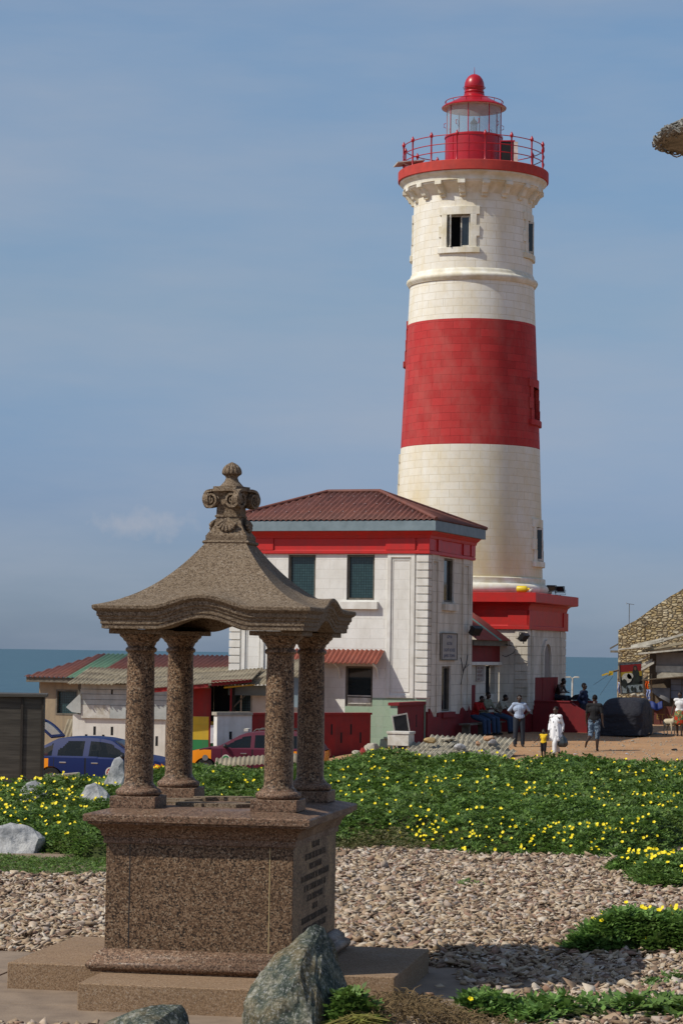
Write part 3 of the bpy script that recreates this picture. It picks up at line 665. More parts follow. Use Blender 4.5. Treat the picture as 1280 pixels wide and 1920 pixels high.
# arched doorway recess on the right face (dark inner panel behind a proud surround)
def archpoly(c, hw, z0, z1, n=12): return [(c-hw, z0)] + [(c+hw*math.cos(math.pi-math.pi*i/n), z1-hw+hw*math.sin(math.pi*i/n)) for i in range(n+1)] + [(c+hw, z0)]
dc, dh = Y0+2.86, .56
mb = MB(); mb.prism(archpoly(dc, dh, .55, 3.68), X1-.3, X1+.018, axis='x')
M['archgrey'] = plain('grey_plaster', (.30, .27, .24), (.22, .2, .18), 3, .9)
dr = mb.build('arched_doorway', 'archgrey', lh, smooth=0)
mb = MB(); mb.box(X1+.01, X1+.040, dc-dh, dc+dh, .55, 2.37); mb.build('door', 'maroon', dr, smooth=0)
mb = MB(); ap = archpoly(dc, dh+.16, .55, 3.84); ip = archpoly(dc, dh, .55, 3.68)
ap[0] = (ap[0][0], 2.38); ap[-1] = (ap[-1][0], 2.38); ip[0] = (ip[0][0], 2.38); ip[-1] = (ip[-1][0], 2.38)
for i in range(len(ap)-1):
    mb.prism([ap[i], ap[i+1], ip[i+1], ip[i]], X1-.01, X1+.10, axis='x')
mb.build('door_surround', 'stainwall', dr, smooth=0)
# things on the base ledge
def world(P, O=TO, A=TA): return Vector((O[0]+P[0]*math.cos(A)-P[1]*math.sin(A), O[1]+P[0]*math.sin(A)+P[1]*math.cos(A), P[2]))
M['yellowp'] = plain('yellow_plastic', (.75, .55, .02), (.65, .45, .02), 3, .45, .4, 0)
mb = MB(); mb.lathe([(0, -.22), (.11, -.22), (.13, -.18), (.13, .1), (.1, .17), (.05, .2), (.045, .28), (0, .28)], 16, mat=Matrix.Rotation(R(90), 4, 'Y'))
o = mb.build('plastic_jug', 'yellowp', None, smooth=50); tag(o, 'yellow plastic jug lying on the red ledge of the lighthouse base', 'jug', loc=world((X1-.15, Y0-.2, 5.73)), rz=TA)
mb = MB(); mb.ball((0, 0, 0), .07, 8); mb.path([(0, 0, .05), (.05, 0, .09), (.09, 0, .06)], .012)
tag(mb.build('white_cup', 'paintwood', None), 'small white cup beside the yellow jug on the ledge', 'cup', loc=world((X1+.18, Y0-.24, 5.67)), rz=TA)
def floodlight(loc, rz, tilt, label, big=1.0, group=None):
    mb = MB(); mt_ = Matrix.Rotation(R(tilt), 4, 'X') @ Matrix.Scale(big, 4)
    mb.prism([(-.20, .0), (-.16, -.14), (.16, -.14), (.20, 0)], -.13, .13, axis='z', mat=mt_)
    mb.frame(-.21, .21, 0, .03, -.14, .14, .03)
    mb.v = [tuple(p) for p in mb.v]
    t = thing('floodlight', label, 'floodlight', loc, rz, group)
    mb.build('housing', 'black', t, smooth=0, bevel=.01)
    mb = MB(); mb.box(-.18, .18, .0, .012, -.11, .11, 0, mt_); mb.build('lamp_glass', 'darkglass', t, smooth=0)
    mb = MB(); mb.path([(-.22, -.05, 0), (-.22, -.05, -.2), (.22, -.05, -.2), (.22, -.05, 0)], .012); mb.tube((0, -.05, -.2), (0, -.05, -.3), .02); mb.build('bracket', 'black', t)
    return t
floodlight(world((X1+.2, Y0+2.9, 5.84)), R(200), -20, 'dark floodlight on the ledge beside the tower foot, left of two', .8)
floodlight(world((X1+.2, Y0+4.3, 5.84)), R(150), -25, 'dark floodlight near the right corner of the red ledge, right of two', .8)
# ================================================================ KEEPER'S HOUSE (origin at its near right corner; x along the sunny front, y along the shaded side)
HO = at(797, 1394, 82.); HO.z = 0; HA = -R(19)
def hw_(P): return world(P, HO, HA)
house = thing('keepers_house', 'two storey white house with red cornice and maroon hipped corrugated roof beside the lighthouse', 'house', HO, HA)
HL, HD = 7.16, 5.56
# front wall with real openings: cells between x and z cuts
FW = [(-5.06, -4.05, 5.04, 6.60), (-2.91, -1.90, 5.04, 6.60), (-2.91, -1.92, 1.38, 2.76), (-5.2, -4.2, 1.3, 2.7)]
SW = [(1.98, 3.24, 5.04, 6.58), (1.86, 2.98, 1.22, 2.79)]
def wall_cells(mb, a0, a1, z0, z1, holes, P, t, split=1.69, mi=(0, 1), rev=.28, revmi=0, matf=None):
    A = sorted({a0, a1, *[h[0] for h in holes], *[h[1] for h in holes]}); Z = sorted({z0, z1, split, *[h[2] for h in holes], *[h[3] for h in holes]})
    Z = [z for z in Z if z0 <= z <= z1]
    for i in range(len(A)-1):
        for j in range(len(Z)-1):
            ca, cz = (A[i]+A[i+1])/2, (Z[j]+Z[j+1])/2
            if any(h[0] < ca < h[1] and h[2] < cz < h[3] for h in holes): continue
            m_ = matf(ca, cz) if matf else (mi[1] if cz < split else mi[0])
            mb.add([P(A[i], 0, Z[j]), P(A[i+1], 0, Z[j]), P(A[i+1], 0, Z[j+1]), P(A[i], 0, Z[j+1])], [(0, 1, 2, 3)], m_)
    for h in holes:
        a, b, c, d = h
        for (p0_, p1_) in (((a, c), (b, c)), ((b, c), (b, d)), ((b, d), (a, d)), ((a, d), (a, c))):
            mb.add([P(p0_[0], 0, p0_[1]), P(p0_[0], rev, p0_[1]), P(p1_[0], rev, p1_[1]), P(p1_[0], 0, p1_[1])], [(0, 1, 2, 3)], revmi)
Pf = lambda a, d, z: (a, d, z)
Ps = lambda a, d, z: (-d, a, z)
mb = MB(); wall_cells(mb, -HL, 0, -1.0, 6.64, FW, Pf, 1, matf=lambda a, z: 1 if z < 1.69 and a > -3.3 else 0)
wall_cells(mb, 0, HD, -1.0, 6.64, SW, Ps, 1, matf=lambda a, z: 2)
mb.box(-HL+.001, -.001, HD-.01, HD, -1, 6.64, 2); mb.box(-HL, -HL+.01, 0, HD, -1, 6.64)
mb.box(-HL+.02, -.02, .02, HD-.02, 6.6, 6.63)
hwall = mb.build('wall', ['white', 'green', 'stainwall'], house, smooth=0)
def win_part(P, h, kind):
    a, b, c, d = h; mb = MB()
    def bx(x0, x1, d0, d1, z0, z1, mi=0):
        q = [P(x, y, z) for z in (z0, z1) for x, y in ((x0, d0), (x1, d0), (x1, d1), (x0, d1))]
        mb.add(q, [(0, 3, 2, 1), (4, 5, 6, 7), (0, 1, 5, 4), (1, 2, 6, 5), (2, 3, 7, 6), (3, 0, 4, 7)], mi)
    bx(a+.06, b-.06, .14, .16, c+.06, d-.06); wo = mb.build('window' if kind != 'door' else 'ground_floor_window', 'mesh' if kind == 'screen' else 'darkglass', house, smooth=0)
    mb = MB()
    for (x0, x1, z0, z1) in ((a, a+.07, c, d), (b-.07, b, c, d), (a+.07, b-.07, c, c+.07), (a+.07, b-.07, d-.07, d)):
        q = [P(x, y, z) for z in (z0, z1) for x, y in ((x0, .06), (x1, .06), (x1, .2), (x0, .2))]
        mb.add(q, [(0, 3, 2, 1), (4, 5, 6, 7), (0, 1, 5, 4), (1, 2, 6, 5), (2, 3, 7, 6), (3, 0, 4, 7)])
    mb.build('frame', 'woodframe', wo, smooth=0)
    return wo
wos = [win_part(Pf, h, 'screen' if i < 2 else 'door') for i, h in enumerate(FW)] + [win_part(Ps, h, 'dark') for h in SW]
mb = MB(); mb.box(-2.84, -1.99, .08, .13, 1.46, 1.68); mb.box(-2.84, -1.99, .05, .13, 1.72, 1.76); mb.build('white_board', 'paintwood', wos[2], smooth=0)
for (a, b, c, d) in ((-3.1, -1.74, 4.72, 4.98), (-5.25, -3.9, 4.72, 4.98)):
    mb = MB(); mb.box(a, b, -.16, .05, c, d); mb.build('window_sill', 'trim', house, smooth=0, bevel=.01)
for (a, b, c, d) in ((1.78, 3.45, 4.74, 4.98), (1.7, 3.2, 1.0, 1.2)):
    mb = MB(); mb.box(-.04, .13, a, b, c, d); mb.build('window_sill', 'stainwall' if c > 2 else 'maroon', house, smooth=0, bevel=.01)
# quoins with dark grooves between, at the three corners seen
for (xa, xb, ya, yb, mt_, nm) in ((-.385, .05, -.055, .0, 'trim', 0), (-HL-.05, -HL+.36, -.055, .0, 'trim', 0), (.0, .05, .0, .35, 'stainwall', 1)):
    for i in range(18):
        z = 1.72 + .273*i; mb = MB(); mb.box(xa, xb, ya, yb, z, z+.236); mb.build('quoin', mt_, house, smooth=0, bevel=.006)
# panelled pilasters
for (a, b) in ((-1.42, -.44), (-HL+.42, -HL+1.25)):
    mb = MB(); mb.frame(a, b, -.055, 0, 1.70, 6.64, .13, tb=.1); mb.frame(a+.17, b-.17, -.02, 0, 1.9, 6.43, .03); mb.build('pilaster', 'trim', house, smooth=0, bevel=.006)
for (a, b) in ((.42, 1.25), (HD-1.3, HD-.45)):
    mb = MB(); mb.box(0, .05, a, a+.13, 1.2, 6.64); mb.box(0, .05, b-.13, b, 1.2, 6.64); mb.box(0, .05, a+.13, b-.13, 6.4, 6.64); mb.box(0, .025, a+.2, b-.2, 1.2, 6.3)
    mb.build('pilaster', 'stainwall', house, smooth=0, bevel=.006)
mb = MB(); mb.box(0, .03, HD-.33, HD, 1.2, 6.64); mb.build('corner_strip', 'stainwall', house, smooth=0)
# maroon dado of the side wall
mb = MB(); pts = [(0, 1.25), (.25, 1.15), (.28, 1.35), (.55, 1.2), (.75, 1.05), (1.25, 1.05), (1.27, 1.18), (1.7, 1.2), (3.2, 1.12), (4.1, 1.1), (4.3, 1.35), (4.7, 1.2), (5.0, 1.15), (5.1, 1.4), (5.45, 1.1), (HD, 1.1)]
mb.prism(pts + [(HD, -1), (0, -1)], .0, .062, axis='x'); mb.build('dado', 'maroon', house, smooth=0)
# cornice: frieze and the timber fascia
mb = MB(); box_shell(mb, [(.0, 6.62), (.06, 6.63), (.10, 6.64), (.10, 6.74), (.05, 6.76), (.05, 7.16), (.12, 7.17), (.14, 7.26), (.20, 7.33), (.26, 7.40), (.26, 7.43)], -HL, 0, 0, HD)
for (a, b) in ((-1.48, -.42), (-.32, .09), (-6.85, -5.6)):
    mb.box(a, b, -.10, -.03, 6.76, 7.165)
for (a, b) in ((-.09, .42), (.95, 1.4), (4.1, 4.9), (5.1, HD+.09)): mb.box(.03, .10, a, b, 6.76, 7.165)
mb.build('cornice', 'redpaint', house, smooth=0, bevel=.006)
E_ = .42
mb = MB(); box_shell(mb, [(E_-.16, 7.41), (E_-.03, 7.41), (E_-.03, 7.76), (E_-.06, 7.765)], -HL, 0, 0, HD, capt=False)
mb.build('fascia', 'fascia', house, smooth=0, bevel=.006)
# hipped roof
mb = MB(); ex0, ex1, ey0, ey1 = -HL-E_, E_, -E_, HD+E_; rz_, ez = 8.98, 7.79
rxa, rxb, ry = -4.62, -2.65, HD/2
run = ry-ey0; sl_ = math.hypot(run, rz_-ez); W_ = ex1-ex0
def Lfront(s):
    x = ex0+s
    if x < rxa: t = (x-ex0)/(rxa-ex0)
    elif x > rxb: t = (ex1-x)/(ex1-rxb)
    else: t = 1
    return max(.001, t)*sl_
corr(mb, (ex0, ey0, ez), (ex1, ey0, ez), (0, run, rz_-ez), Lfront, .2, .025, rows=1)
corr(mb, (ex1, ey1, ez), (ex0, ey1, ez), (0, -run, rz_-ez), Lfront, .2, .025)
r2 = ex1-rxb; s2_ = math.hypot(r2, rz_-ez)
corr(mb, (ex1, ey0, ez), (ex1, ey1, ez), (-r2, 0, rz_-ez), lambda s: max(.001, 1-abs(s-(ey1-ey0)/2)/((ey1-ey0)/2))*s2_, .2, .025)
corr(mb, (ex0, ey1, ez), (ex0, ey0, ez), (rxa-ex0, 0, rz_-ez), lambda s: max(.001, 1-abs(s-(ey1-ey0)/2)/((ey1-ey0)/2))*math.hypot(rxa-ex0, rz_-ez), .2, .025)
rf = mb.build('roof', 'roofred', house, smooth=60, thick=.012)
mb = MB()
for (p_, q_) in (((ex1, ey0, ez), (rxb, ry, rz_)), ((ex0, ey0, ez), (rxa, ry, rz_)), ((ex1, ey1, ez), (rxb, ry, rz_)), ((rxa, ry, rz_), (rxb, ry, rz_)), ((ex0, ey1, ez), (rxa, ry, rz_))):
    mb.path([Vector(p_)+Vector((0, 0, .02)), Vector(q_)+Vector((0, 0, .02))], .07, 8)
mb.build('ridge_cap', 'roofred', rf, smooth=50)
mb = MB(); rr = random.Random(8); M['fix'] = plain('pale_fixings', (.40, .28, .26), None, 5, .8)
for i in range(54):
    row = i % 3; x = ex0 + .6 + (i//3)*.42 + row*.1; t = (.25, .52, .8)[row]
    if Lfront(x-ex0) < sl_*t+.1: continue
    mb.ball((x, ey0+run*t, ez+(rz_-ez)*t+.035), (.03, .03, .02), 3)
ob = mb.build('roof_fixings', 'fix', rf); ob['kind'] = 'stuff'
# awning over the ground floor windows
mb = MB(); corr(mb, (-4.9, -.82, 2.86), (-1.50, -.82, 2.86), (0, .80, .46), lambda s: .93, .17, .03)
aw = mb.build('awning', plain('rust_red_corrugated', (.30, .085, .05), (.22, .06, .04), 2, .7, .3, .05, streak=.3, dirt=(.3, .14, .1)), house, smooth=60, thick=.01)
for x in (-4.3, -3.1, -1.72):
    mb = MB(); mb.path([(x, -.02, 2.35), (x, -.05, 2.5), (x, -.25, 2.72), (x, -.7, 2.86)], [.05, .04, .035, .03], 6); mb.build('bracket', 'trim', aw)
# wall sign
mb = MB()
mb.box(0, .035, -.97, .97, -.48, .48); M['signboard'] = plain('grey_signboard', (.36, .34, .31), (.30, .28, .25), 3, .8)
sg = mb.build('wall_sign', 'signboard', None, smooth=0, bevel=.006)
tag(sg, 'pale rectangular sign with blue capitals on the shaded side wall of the white house', 'sign', loc=hw_((.035, 2.52, 3.48)), rz=HA)
mb = MB(); mb.frame(-.97, .97, 0, .02, -.48, .48, .035)
mb.v = [(.036+p[1], p[0], p[2]) for p in mb.v]; mb.build('sign_frame', 'woodframe', sg, smooth=0)
M['bluelet'] = plain('blue_lettering', (.03, .05, .12), None, 5, .7)
for i, (t, s_) in enumerate((('GPHA', 1.5), ('ACCRA', 1.2), ('LIGHT HOUSE', 1.35), ('JAMES TOWN', 1.35))):
    text_mesh(t, .16, 'bluelet', sg, (.036, 0, (.29, .06, -.17, -.37)[i]), (R(90), 0, R(90)), sx=s_, depth=.003)
floodlight(hw_((.35, 4.75, 4.12)), HA+R(60), 35, 'black floodlight pair fixed high on the side wall of the white house', 1.25)
# dry branch shaped crack of wires
mb = MB(); mb.path([(.07, 4.0, 2.15), (.1, 4.2, 2.6), (.08, 4.05, 2.95), (.08, 3.9, 3.1)], .018, 5); mb.path([(.09, 4.2, 2.6), (.1, 4.55, 2.85), (.1, 4.75, 3.2)], .018, 5); mb.path([(.09, 4.35, 2.7), (.1, 4.9, 2.85)], .013, 5)
tag(mb.build('dangling_wire', 'black', None), 'forked black wire sticking out of the side wall below the floodlight', 'wire', loc=HO, rz=HA)

# ---------------- boundary wall from the corner of the house, green end and maroon side
mb = MB(); mb.box(-.30, -.05, -3.02, -.04, -.4, 1.50); mb.m = [1 if i == 2 else 0 for i in range(6)]
mb.box(-.36, .02, -3.08, -.03, 1.50, 1.60)
for (v_, z_, h_) in ((-2.3, .75, .3), (-1.7, .75, .3), (-.9, .75, .42)): mb.box(-.052, -.046, v_-.05, v_+.05, z_, z_+h_, 2)
tag(mb.build('boundary_wall', ['maroon', 'green', 'dark'], None, smooth=0, bevel=.008), 'maroon wall with pale green end projecting from the corner of the white house', 'wall', loc=HO, rz=HA)
mb = MB(); mb.prism([(-1.6, -.4), (-.34, -.4), (-.34, 1.5), (-.5, 1.2), (-.52, .95), (-1.0, .55), (-1.05, .35), (-1.5, .3)], -.35, -.05); mb.box(-1.35, -1.0, -.45, -.35, .3, .38)
tag(mb.build('buttress', 'green', None, smooth=0, bevel=.02), 'stepped pale green masonry stub against the sunny front of the house', 'buttress', loc=HO, rz=HA)
# leaning notice board
mt_ = Matrix.Rotation(R(-10), 4, 'Y')
mb = MB(); mb.frame(-.27, .27, 0, .04, 0, 1.2, .04, 1); mb.box(-.23, .23, .01, .03, .04, 1.16)
mb.v = [tuple(mt_ @ Vector(p)) for p in mb.v]
tag(mb.build('blackboard', ['black', 'paintwood'], None, smooth=0), 'pale framed blackboard leaning against the maroon wall behind the white chest', 'blackboard', loc=hw_((.35, -3.4, .05)), rz=HA+R(35))
# white chest on legs
g = ground(752, 1413); g = at(752, 1413, 76.5); g.z = max(-.05, g.z)
ch = thing('white_chest', 'white lidded chest standing on pale wooden legs in front of the green wall', 'chest', (g.x, g.y, -.03), HA)
mb = MB(); mb.box(-.37, .33, -.3, .3, .33, .70); mb.build('body', 'paintwood', ch, smooth=0, bevel=.012)
mb = MB(); mb.box(-.40, .36, -.33, .33, .702, .78); mb.build('lid', 'paintwood', ch, smooth=0, bevel=.01)
M['palewood'] = plain('pale_wood', (.42, .32, .2), (.3, .22, .14), 6, .85)
for x in (-.36, .28):
    for y in (-.28, .22): mb = MB(); mb.box(x, x+.06, y, y+.06, 0, .329); mb.build('leg', 'palewood', ch, smooth=0)

# ================================================================ LINK BUILDING between house and tower base
lk = thing('link_building', 'shaded annexe with faded red roof and teal stripe between house and lighthouse', 'annexe', HO, HA)
SWL = [(8.45, 9.75, 1.74, 2.82)]
mb = MB(); PsL = lambda a, d, z: (-.25-d, a, z)
wall_cells(mb, 5.575, 10.26, -.6, 3.74, SWL, PsL, 1, matf=lambda a, z: 1 if z < 1.05 else 0, split=1.05); mb.build('wall', ['stainwall', 'maroon'], lk, smooth=0)
mb = MB(); mb.box(-.50, -.45, 8.5, 9.7, 1.76, 2.8); wo = mb.build('window', 'dark', lk, smooth=0)
mb = MB(); mb.box(-.5, -.2, 8.3, 9.9, 1.42, 1.73); mb.build('window_sill', 'stainwall', lk, smooth=0, bevel=.01)
mb = MB(); mb.box(-.25, -.20, 5.58, 10.26, 2.95, 3.58); mb.build('painted_band', 'maroon', lk, smooth=0)
mb = MB(); mb.box(-.25, -.10, 5.58, 10.26, 2.83, 2.95); mb.build('ledge', 'trim', lk, smooth=0, bevel=.01)
mb = MB(); mb.box(-.25, -.22, 5.58, 6.95, -.4, 2.1); mb.build('door', 'maroon', lk, smooth=0)
mb = MB(); mb.box(.02, .10, 5.6, 10.24, 3.55, 3.76); mb.build('eave_board', 'woodframe', lk, smooth=0)
mb = MB(); corr(mb, (.22, 5.58, 3.76), (.22, 10.25, 3.76), (-2.0, 0, 1.42), lambda s: 3.2, .11, .018, miF=lambda s: 1 if 3.0 < s < 3.42 else 0)
mb.build('roof', ['roofpink', 'teal'], lk, smooth=60, thick=.01)
mb = MB(); mb.box(-.25, -.20, 7.05, 8.1, 2.24, 2.80)
M['plate'] = plain('pale_plate', (.38, .34, .30), (.3, .26, .22), 3, .8); M['redlet'] = plain('faded_red_letters', (.16, .06, .05), None, 5, .8)
mb.v = [(p[0]+.22, p[1]-7.57, p[2]-2.52) for p in mb.v]
pl_ = mb.build('notice_plate', 'plate', None, smooth=0); tag(pl_, 'small notice plate with faded red lines of lettering on the annexe wall', 'sign', loc=hw_((-.22, 7.57, 2.52)), rz=HA)
for i, t in enumerate(('ACCRA', 'LIGHT', 'HOUSE', 'GH')): text_mesh(t, .13, 'redlet', pl_, (.022, -.46, .16-i*.135), (R(90), 0, R(90)), sx=1.8, align='LEFT', depth=.002)
floodlight(world((X1-.05, Y0-.55, 3.95)), HA+R(75), 40, 'slim black floodlight on a bracket at the near corner of the lighthouse base', 1.2)
mb = MB(); mb.path([(X1-.9, Y0-.3, 3.62), (X1-.6, Y0-.4, 3.6), (X1-.3, Y0-.4, 3.5), (X1-.45, Y0-.35, 3.3), (X1-.75, Y0-.3, 3.15), (X1-.9, Y0-.3, 3.2)], .014, 5)
tag(mb.build('cable', 'black', None), 'thin dark cable sagging across the near corner of the lighthouse base', 'cable', loc=TO, rz=TA)

# ================================================================ STAIR PARAPETS at the arched door
def par(v0, label, u1=2.15, zt=1.44):
    mb = MB(); mb.prism([(0.02, -.4), (u1, -.4), (u1, zt-.37), (u1-.62, zt), (0.02, zt)], v0, v0+.22)
    mb.box(.02, u1-.6, v0-.03, v0+.25, zt, zt+.06)
    o = mb.build('stair_parapet', 'maroon', None, smooth=0, bevel=.012); tag(o, label, 'parapet', loc=world((X1, Y0, 0)), rz=TA)
par(.85, 'maroon stair parapet with sloping end nearest the walkers'); par(4.3, 'maroon stair parapet on the far side of the lighthouse door', 2.3, 1.40)
mb = MB(); mb.box(.02, 1.5, 1.08, 4.29, -.3, .55)
for i in range(3): mb.box(1.5+.28*i, 1.78+.28*i, 1.08, 4.29, -.3, .42-.14*i)
tag(mb.build('entrance_steps', 'maroon', None, smooth=0), 'low maroon landing and steps between the two parapets', 'steps', loc=world((X1, Y0, 0)), rz=TA)
# bench ledge for the seated men
t = thing('plank_bench', 'rough plank bench in the shade before the annexe, carrying three seated men', 'bench', hw_((0.1, -.9, 0)), HA)
mb = MB(); mb.box(.12, .52, 4.2, 9.0, .72, .77); mb.build('seat', 'woodframe', t, smooth=0)
for y in (4.4, 6.5, 8.6): mb = MB(); mb.box(.17, .45, y, y+.15, 0.1, .719); mb.build('leg', 'woodframe', t, smooth=0)

# ================================================================ CORRUGATED SHEET HEAP with stones on top
def heap_sheet(px, py, Y, z, w_, l_, rz, tilt, roll, label):
    g = at(px, py, Y); mb = MB(); mt_ = Matrix.Rotation(R(tilt), 4, 'X') @ Matrix.Rotation(R(roll), 4, 'Y')
    mb2 = MB(); corr(mb2, (-w_/2, -l_/2, 0), (w_/2, -l_/2, 0), (0, 1, 0), lambda s: l_, .17, .032, rows=3, jag=.03)
    mb2.v = [tuple(mt_ @ Vector(p)) for p in mb2.v]
    o = mb2.build('corrugated_sheet', 'asblight', None, smooth=60, thick=.012)
    tag(o, label, 'roofing sheet', 'loose roofing sheets heaped in the plaza', loc=(g.x, g.y, z), rz=R(rz)); return o
hs = [(815, 1400, 75.2, .14, 1.9, 1.1, -22, 17, 0, 'corrugated sheet at the left foot of the heap, by the white chest'),
      (800, 1393, 75.8, .24, 1.5, 1.1, -28, 20, -3, 'corrugated sheet on the left side of the heap under the yellow stone'),
      (838, 1388, 76.2, .42, 1.3, .9, -18, 24, 3, 'short corrugated sheet at the top of the heap, left of the men'),
      (862, 1396, 75.6, .25, 1.5, 1.2, -14, 22, 5, 'corrugated sheet in the middle of the heap over grey rubble'),
      (900, 1390, 76.0, .40, 1.9, 1.25, -24, 22, 4, 'wide corrugated sheet near the seated men, carrying the brown bundle'),
      (912, 1402, 75.4, .20, 1.7, .9, -22, 16, 6, 'corrugated sheet at the right end of the heap'),
      (900, 1413, 74.8, .05, 1.1, .8, -20, 12, 3, 'lowest corrugated sheet of the heap next to the creepers')]
for h in hs: heap_sheet(*h)
M['ystone'] = plain('yellow_stone', (.42, .30, .13), (.28, .20, .10), 4, .9, .2, .5, 20); M['bstone'] = plain('brown_cloth', (.34, .16, .07), (.42, .27, .17), 4, .9, .2, .5, 20)
M['gstone'] = plain('grey_rock', (.42, .41, .40), (.20, .20, .20), 5, .9, .2, .6, 10, streak=.4, dirt=(.14, .13, .12))
M['rubble'] = plain('pale_rubble', (.42, .38, .30), (.25, .22, .17), 5, .9, .2, .5, 20)
def rock(name, label, cat, loc, size, seed, mat, rz=0, sub=3, cuts=9, parent=None, rough=.06, group=None, pts=None, flat=0):
    rnd = random.Random(seed); bm = bmesh.new()
    if pts:
        for p in pts: bm.verts.new(p)
        r_ = bmesh.ops.convex_hull(bm, input=bm.verts); bmesh.ops.delete(bm, geom=[v for v in r_['geom_interior'] if isinstance(v, bmesh.types.BMVert)], context='VERTS')
    else:
        bmesh.ops.create_icosphere(bm, subdivisions=2, radius=1)
        for _ in range(cuts):
            d = Vector((rnd.gauss(0, 1), rnd.gauss(0, 1), rnd.gauss(0, .8))).normalized(); off = rnd.uniform(.62, .85)
            for v in bm.verts:
                t = v.co.dot(d)
                if t > off: v.co -= d*(t-off)
        for v in bm.verts: v.co = Vector((v.co.x*size[0], v.co.y*size[1], v.co.z*size[2]))
    bmesh.ops.triangulate(bm, faces=bm.faces)
    bmesh.ops.subdivide_edges(bm, edges=bm.edges, cuts=1 if not pts else 3, use_grid_fill=True)
    for _ in range(sub-2): bmesh.ops.subdivide_edges(bm, edges=bm.edges, cuts=1, use_grid_fill=True)
    bm.normal_update(); s_ = max(size)
    for v in bm.verts:
        q = v.co*(2.2/s_)+Vector((seed, 0, 0))
        n_ = mnoise.fractal(q, 1, 2, 5); n_ = .55*n_ - .75*mnoise.turbulence(q*1.3, 5, True) + .45
        v.co += v.normal*(n_*rough*s_)
    me = bpy.data.meshes.new(name); bm.to_mesh(me); bm.free(); me.materials.append(M[mat])
    me.polygons.foreach_set('use_smooth', [True]*len(me.polygons)); me.set_sharp_from_angle(angle=R(16))
    o = bpy.data.objects.new(name, me); C.objects.link(o); o.location = loc; o.rotation_euler = (0, 0, rz)
    if parent: o.parent = parent
    elif label: tag(o, label, cat, group)
    return o
g = at(806, 1388, 75.6); rock('stone', 'rounded yellow stone weighing down the left of the sheet heap', 'stone', g, (.22, .2, .10), 3, 'ystone')
g = at(917, 1384, 75.8); rock('bundle', 'orange brown cloth bundle on top of the sheet heap', 'bundle', g, (.25, .2, .10), 5, 'bstone')
g = at(922, 1391, 75.5); rock('stone', 'dark grey stone under the brown bundle on the sheets', 'stone', g, (.15, .12, .09), 9, 'gstone')
g = at(895, 1394, 75.4); rock('stone', 'brownish stone on the sheets left of the brown bundle', 'stone', g, (.09, .09, .08), 12, 'bstone')
g = at(841, 1386, 76); rock('stone', 'flat pale stone slab on the crest of the sheet heap', 'stone', g, (.26, .2, .05), 15, 'rubble')
g = at(862, 1401, 75.2); rock('stone', 'whitish lump of rubble between the sheets, mid heap', 'stone', g, (.2, .15, .12), 19, 'gstone')
for i, (x, y, s_, sd_, m_, l_) in enumerate(((670, 1410, .19, 31, 'rubble', 'rounded stone at the foot of the maroon wall, leftmost'), (683, 1408, .22, 32, 'maroon2', 'dark red painted stone beside the maroon wall'), (697, 1403, .30, 33, 'rubble', 'angular grey block leaning at the end of the maroon wall'), (712, 1410, .15, 34, 'gstone', 'small grey block between maroon wall and white chest'))):
    g = at(x, y, 76.3); rock('stone', l_, 'stone', (g.x, g.y, g.z-.05), (s_, s_, s_*.75), sd_, m_)

# ================================================================ LOW MAROON WALL before the house, white stretch on its left
pr = at(694, 1404, 78.8); plf = at(472, 1412, 76.2); d = Vector((pr.x-plf.x, pr.y-plf.y)); Lw = d.length; az = math.atan2(d.y, d.x)
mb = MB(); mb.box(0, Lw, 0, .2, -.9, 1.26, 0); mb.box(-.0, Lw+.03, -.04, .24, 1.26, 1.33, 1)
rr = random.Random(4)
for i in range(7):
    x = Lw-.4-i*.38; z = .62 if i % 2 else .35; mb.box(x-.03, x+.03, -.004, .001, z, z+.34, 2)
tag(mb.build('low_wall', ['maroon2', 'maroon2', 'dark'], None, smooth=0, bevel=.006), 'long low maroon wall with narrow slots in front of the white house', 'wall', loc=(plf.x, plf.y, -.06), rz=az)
mb = MB(); mb.box(-1.3, -.01, 0, .2, -.9, 1.26, 0); mb.box(-1.35, -.01, -.05, .25, 1.26, 1.36, 1); mb.box(-.85, -.75, -.004, .001, .5, .75, 2)
tag(mb.build('low_wall', ['trim', 'rubble', 'dark'], None, smooth=0), 'short white low wall with grey coping left of the maroon wall', 'wall', loc=(plf.x, plf.y, -.06), rz=az)
# ================================================================ LEFT SIDE: booth, shacks, kiosk
k = NT('brown_plywood'); wv = k.noise(2.0, 6, k.mapp((.5, 1, 7), rot=(0, 0, 0)), .6)
c = k.mix(k.mr(wv, .38, .62), (.095, .083, .066), (.055, .048, .038)); k.bump(wv, .3, .01); M['ply'] = k.done(c, .75, .25)
M['plydark'] = plain('brown_batten', (.055, .045, .035), (.04, .033, .027), 5, .8, .2, .3)
pb_ = at(80, 1478, 52); bt = thing('plywood_booth', 'dark brown plywood booth cut by the left edge of the photo', 'booth', (pb_.x, pb_.y, 0), R(6))
mb = MB(); mb.box(-3.0, 0, 0, 1.6, -.3, 2.16); mb.build('body', 'ply', bt, smooth=0, bevel=.01)
for a in (-1.9, -.47, -.03): mb = MB(); mb.box(a-.025, a+.025, -.03, -.001, .22, 2.16); mb.build('batten', 'plydark', bt, smooth=0)
mb = MB(); mb.box(-3.0, .02, -.045, -.001, .14, .215); mb.build('bottom_rail', 'plydark', bt, smooth=0)
mb = MB(); mb.box(-3.05, .06, -.08, 1.65, 2.16, 2.22); mb.build('top_board', 'ply', bt, smooth=0)

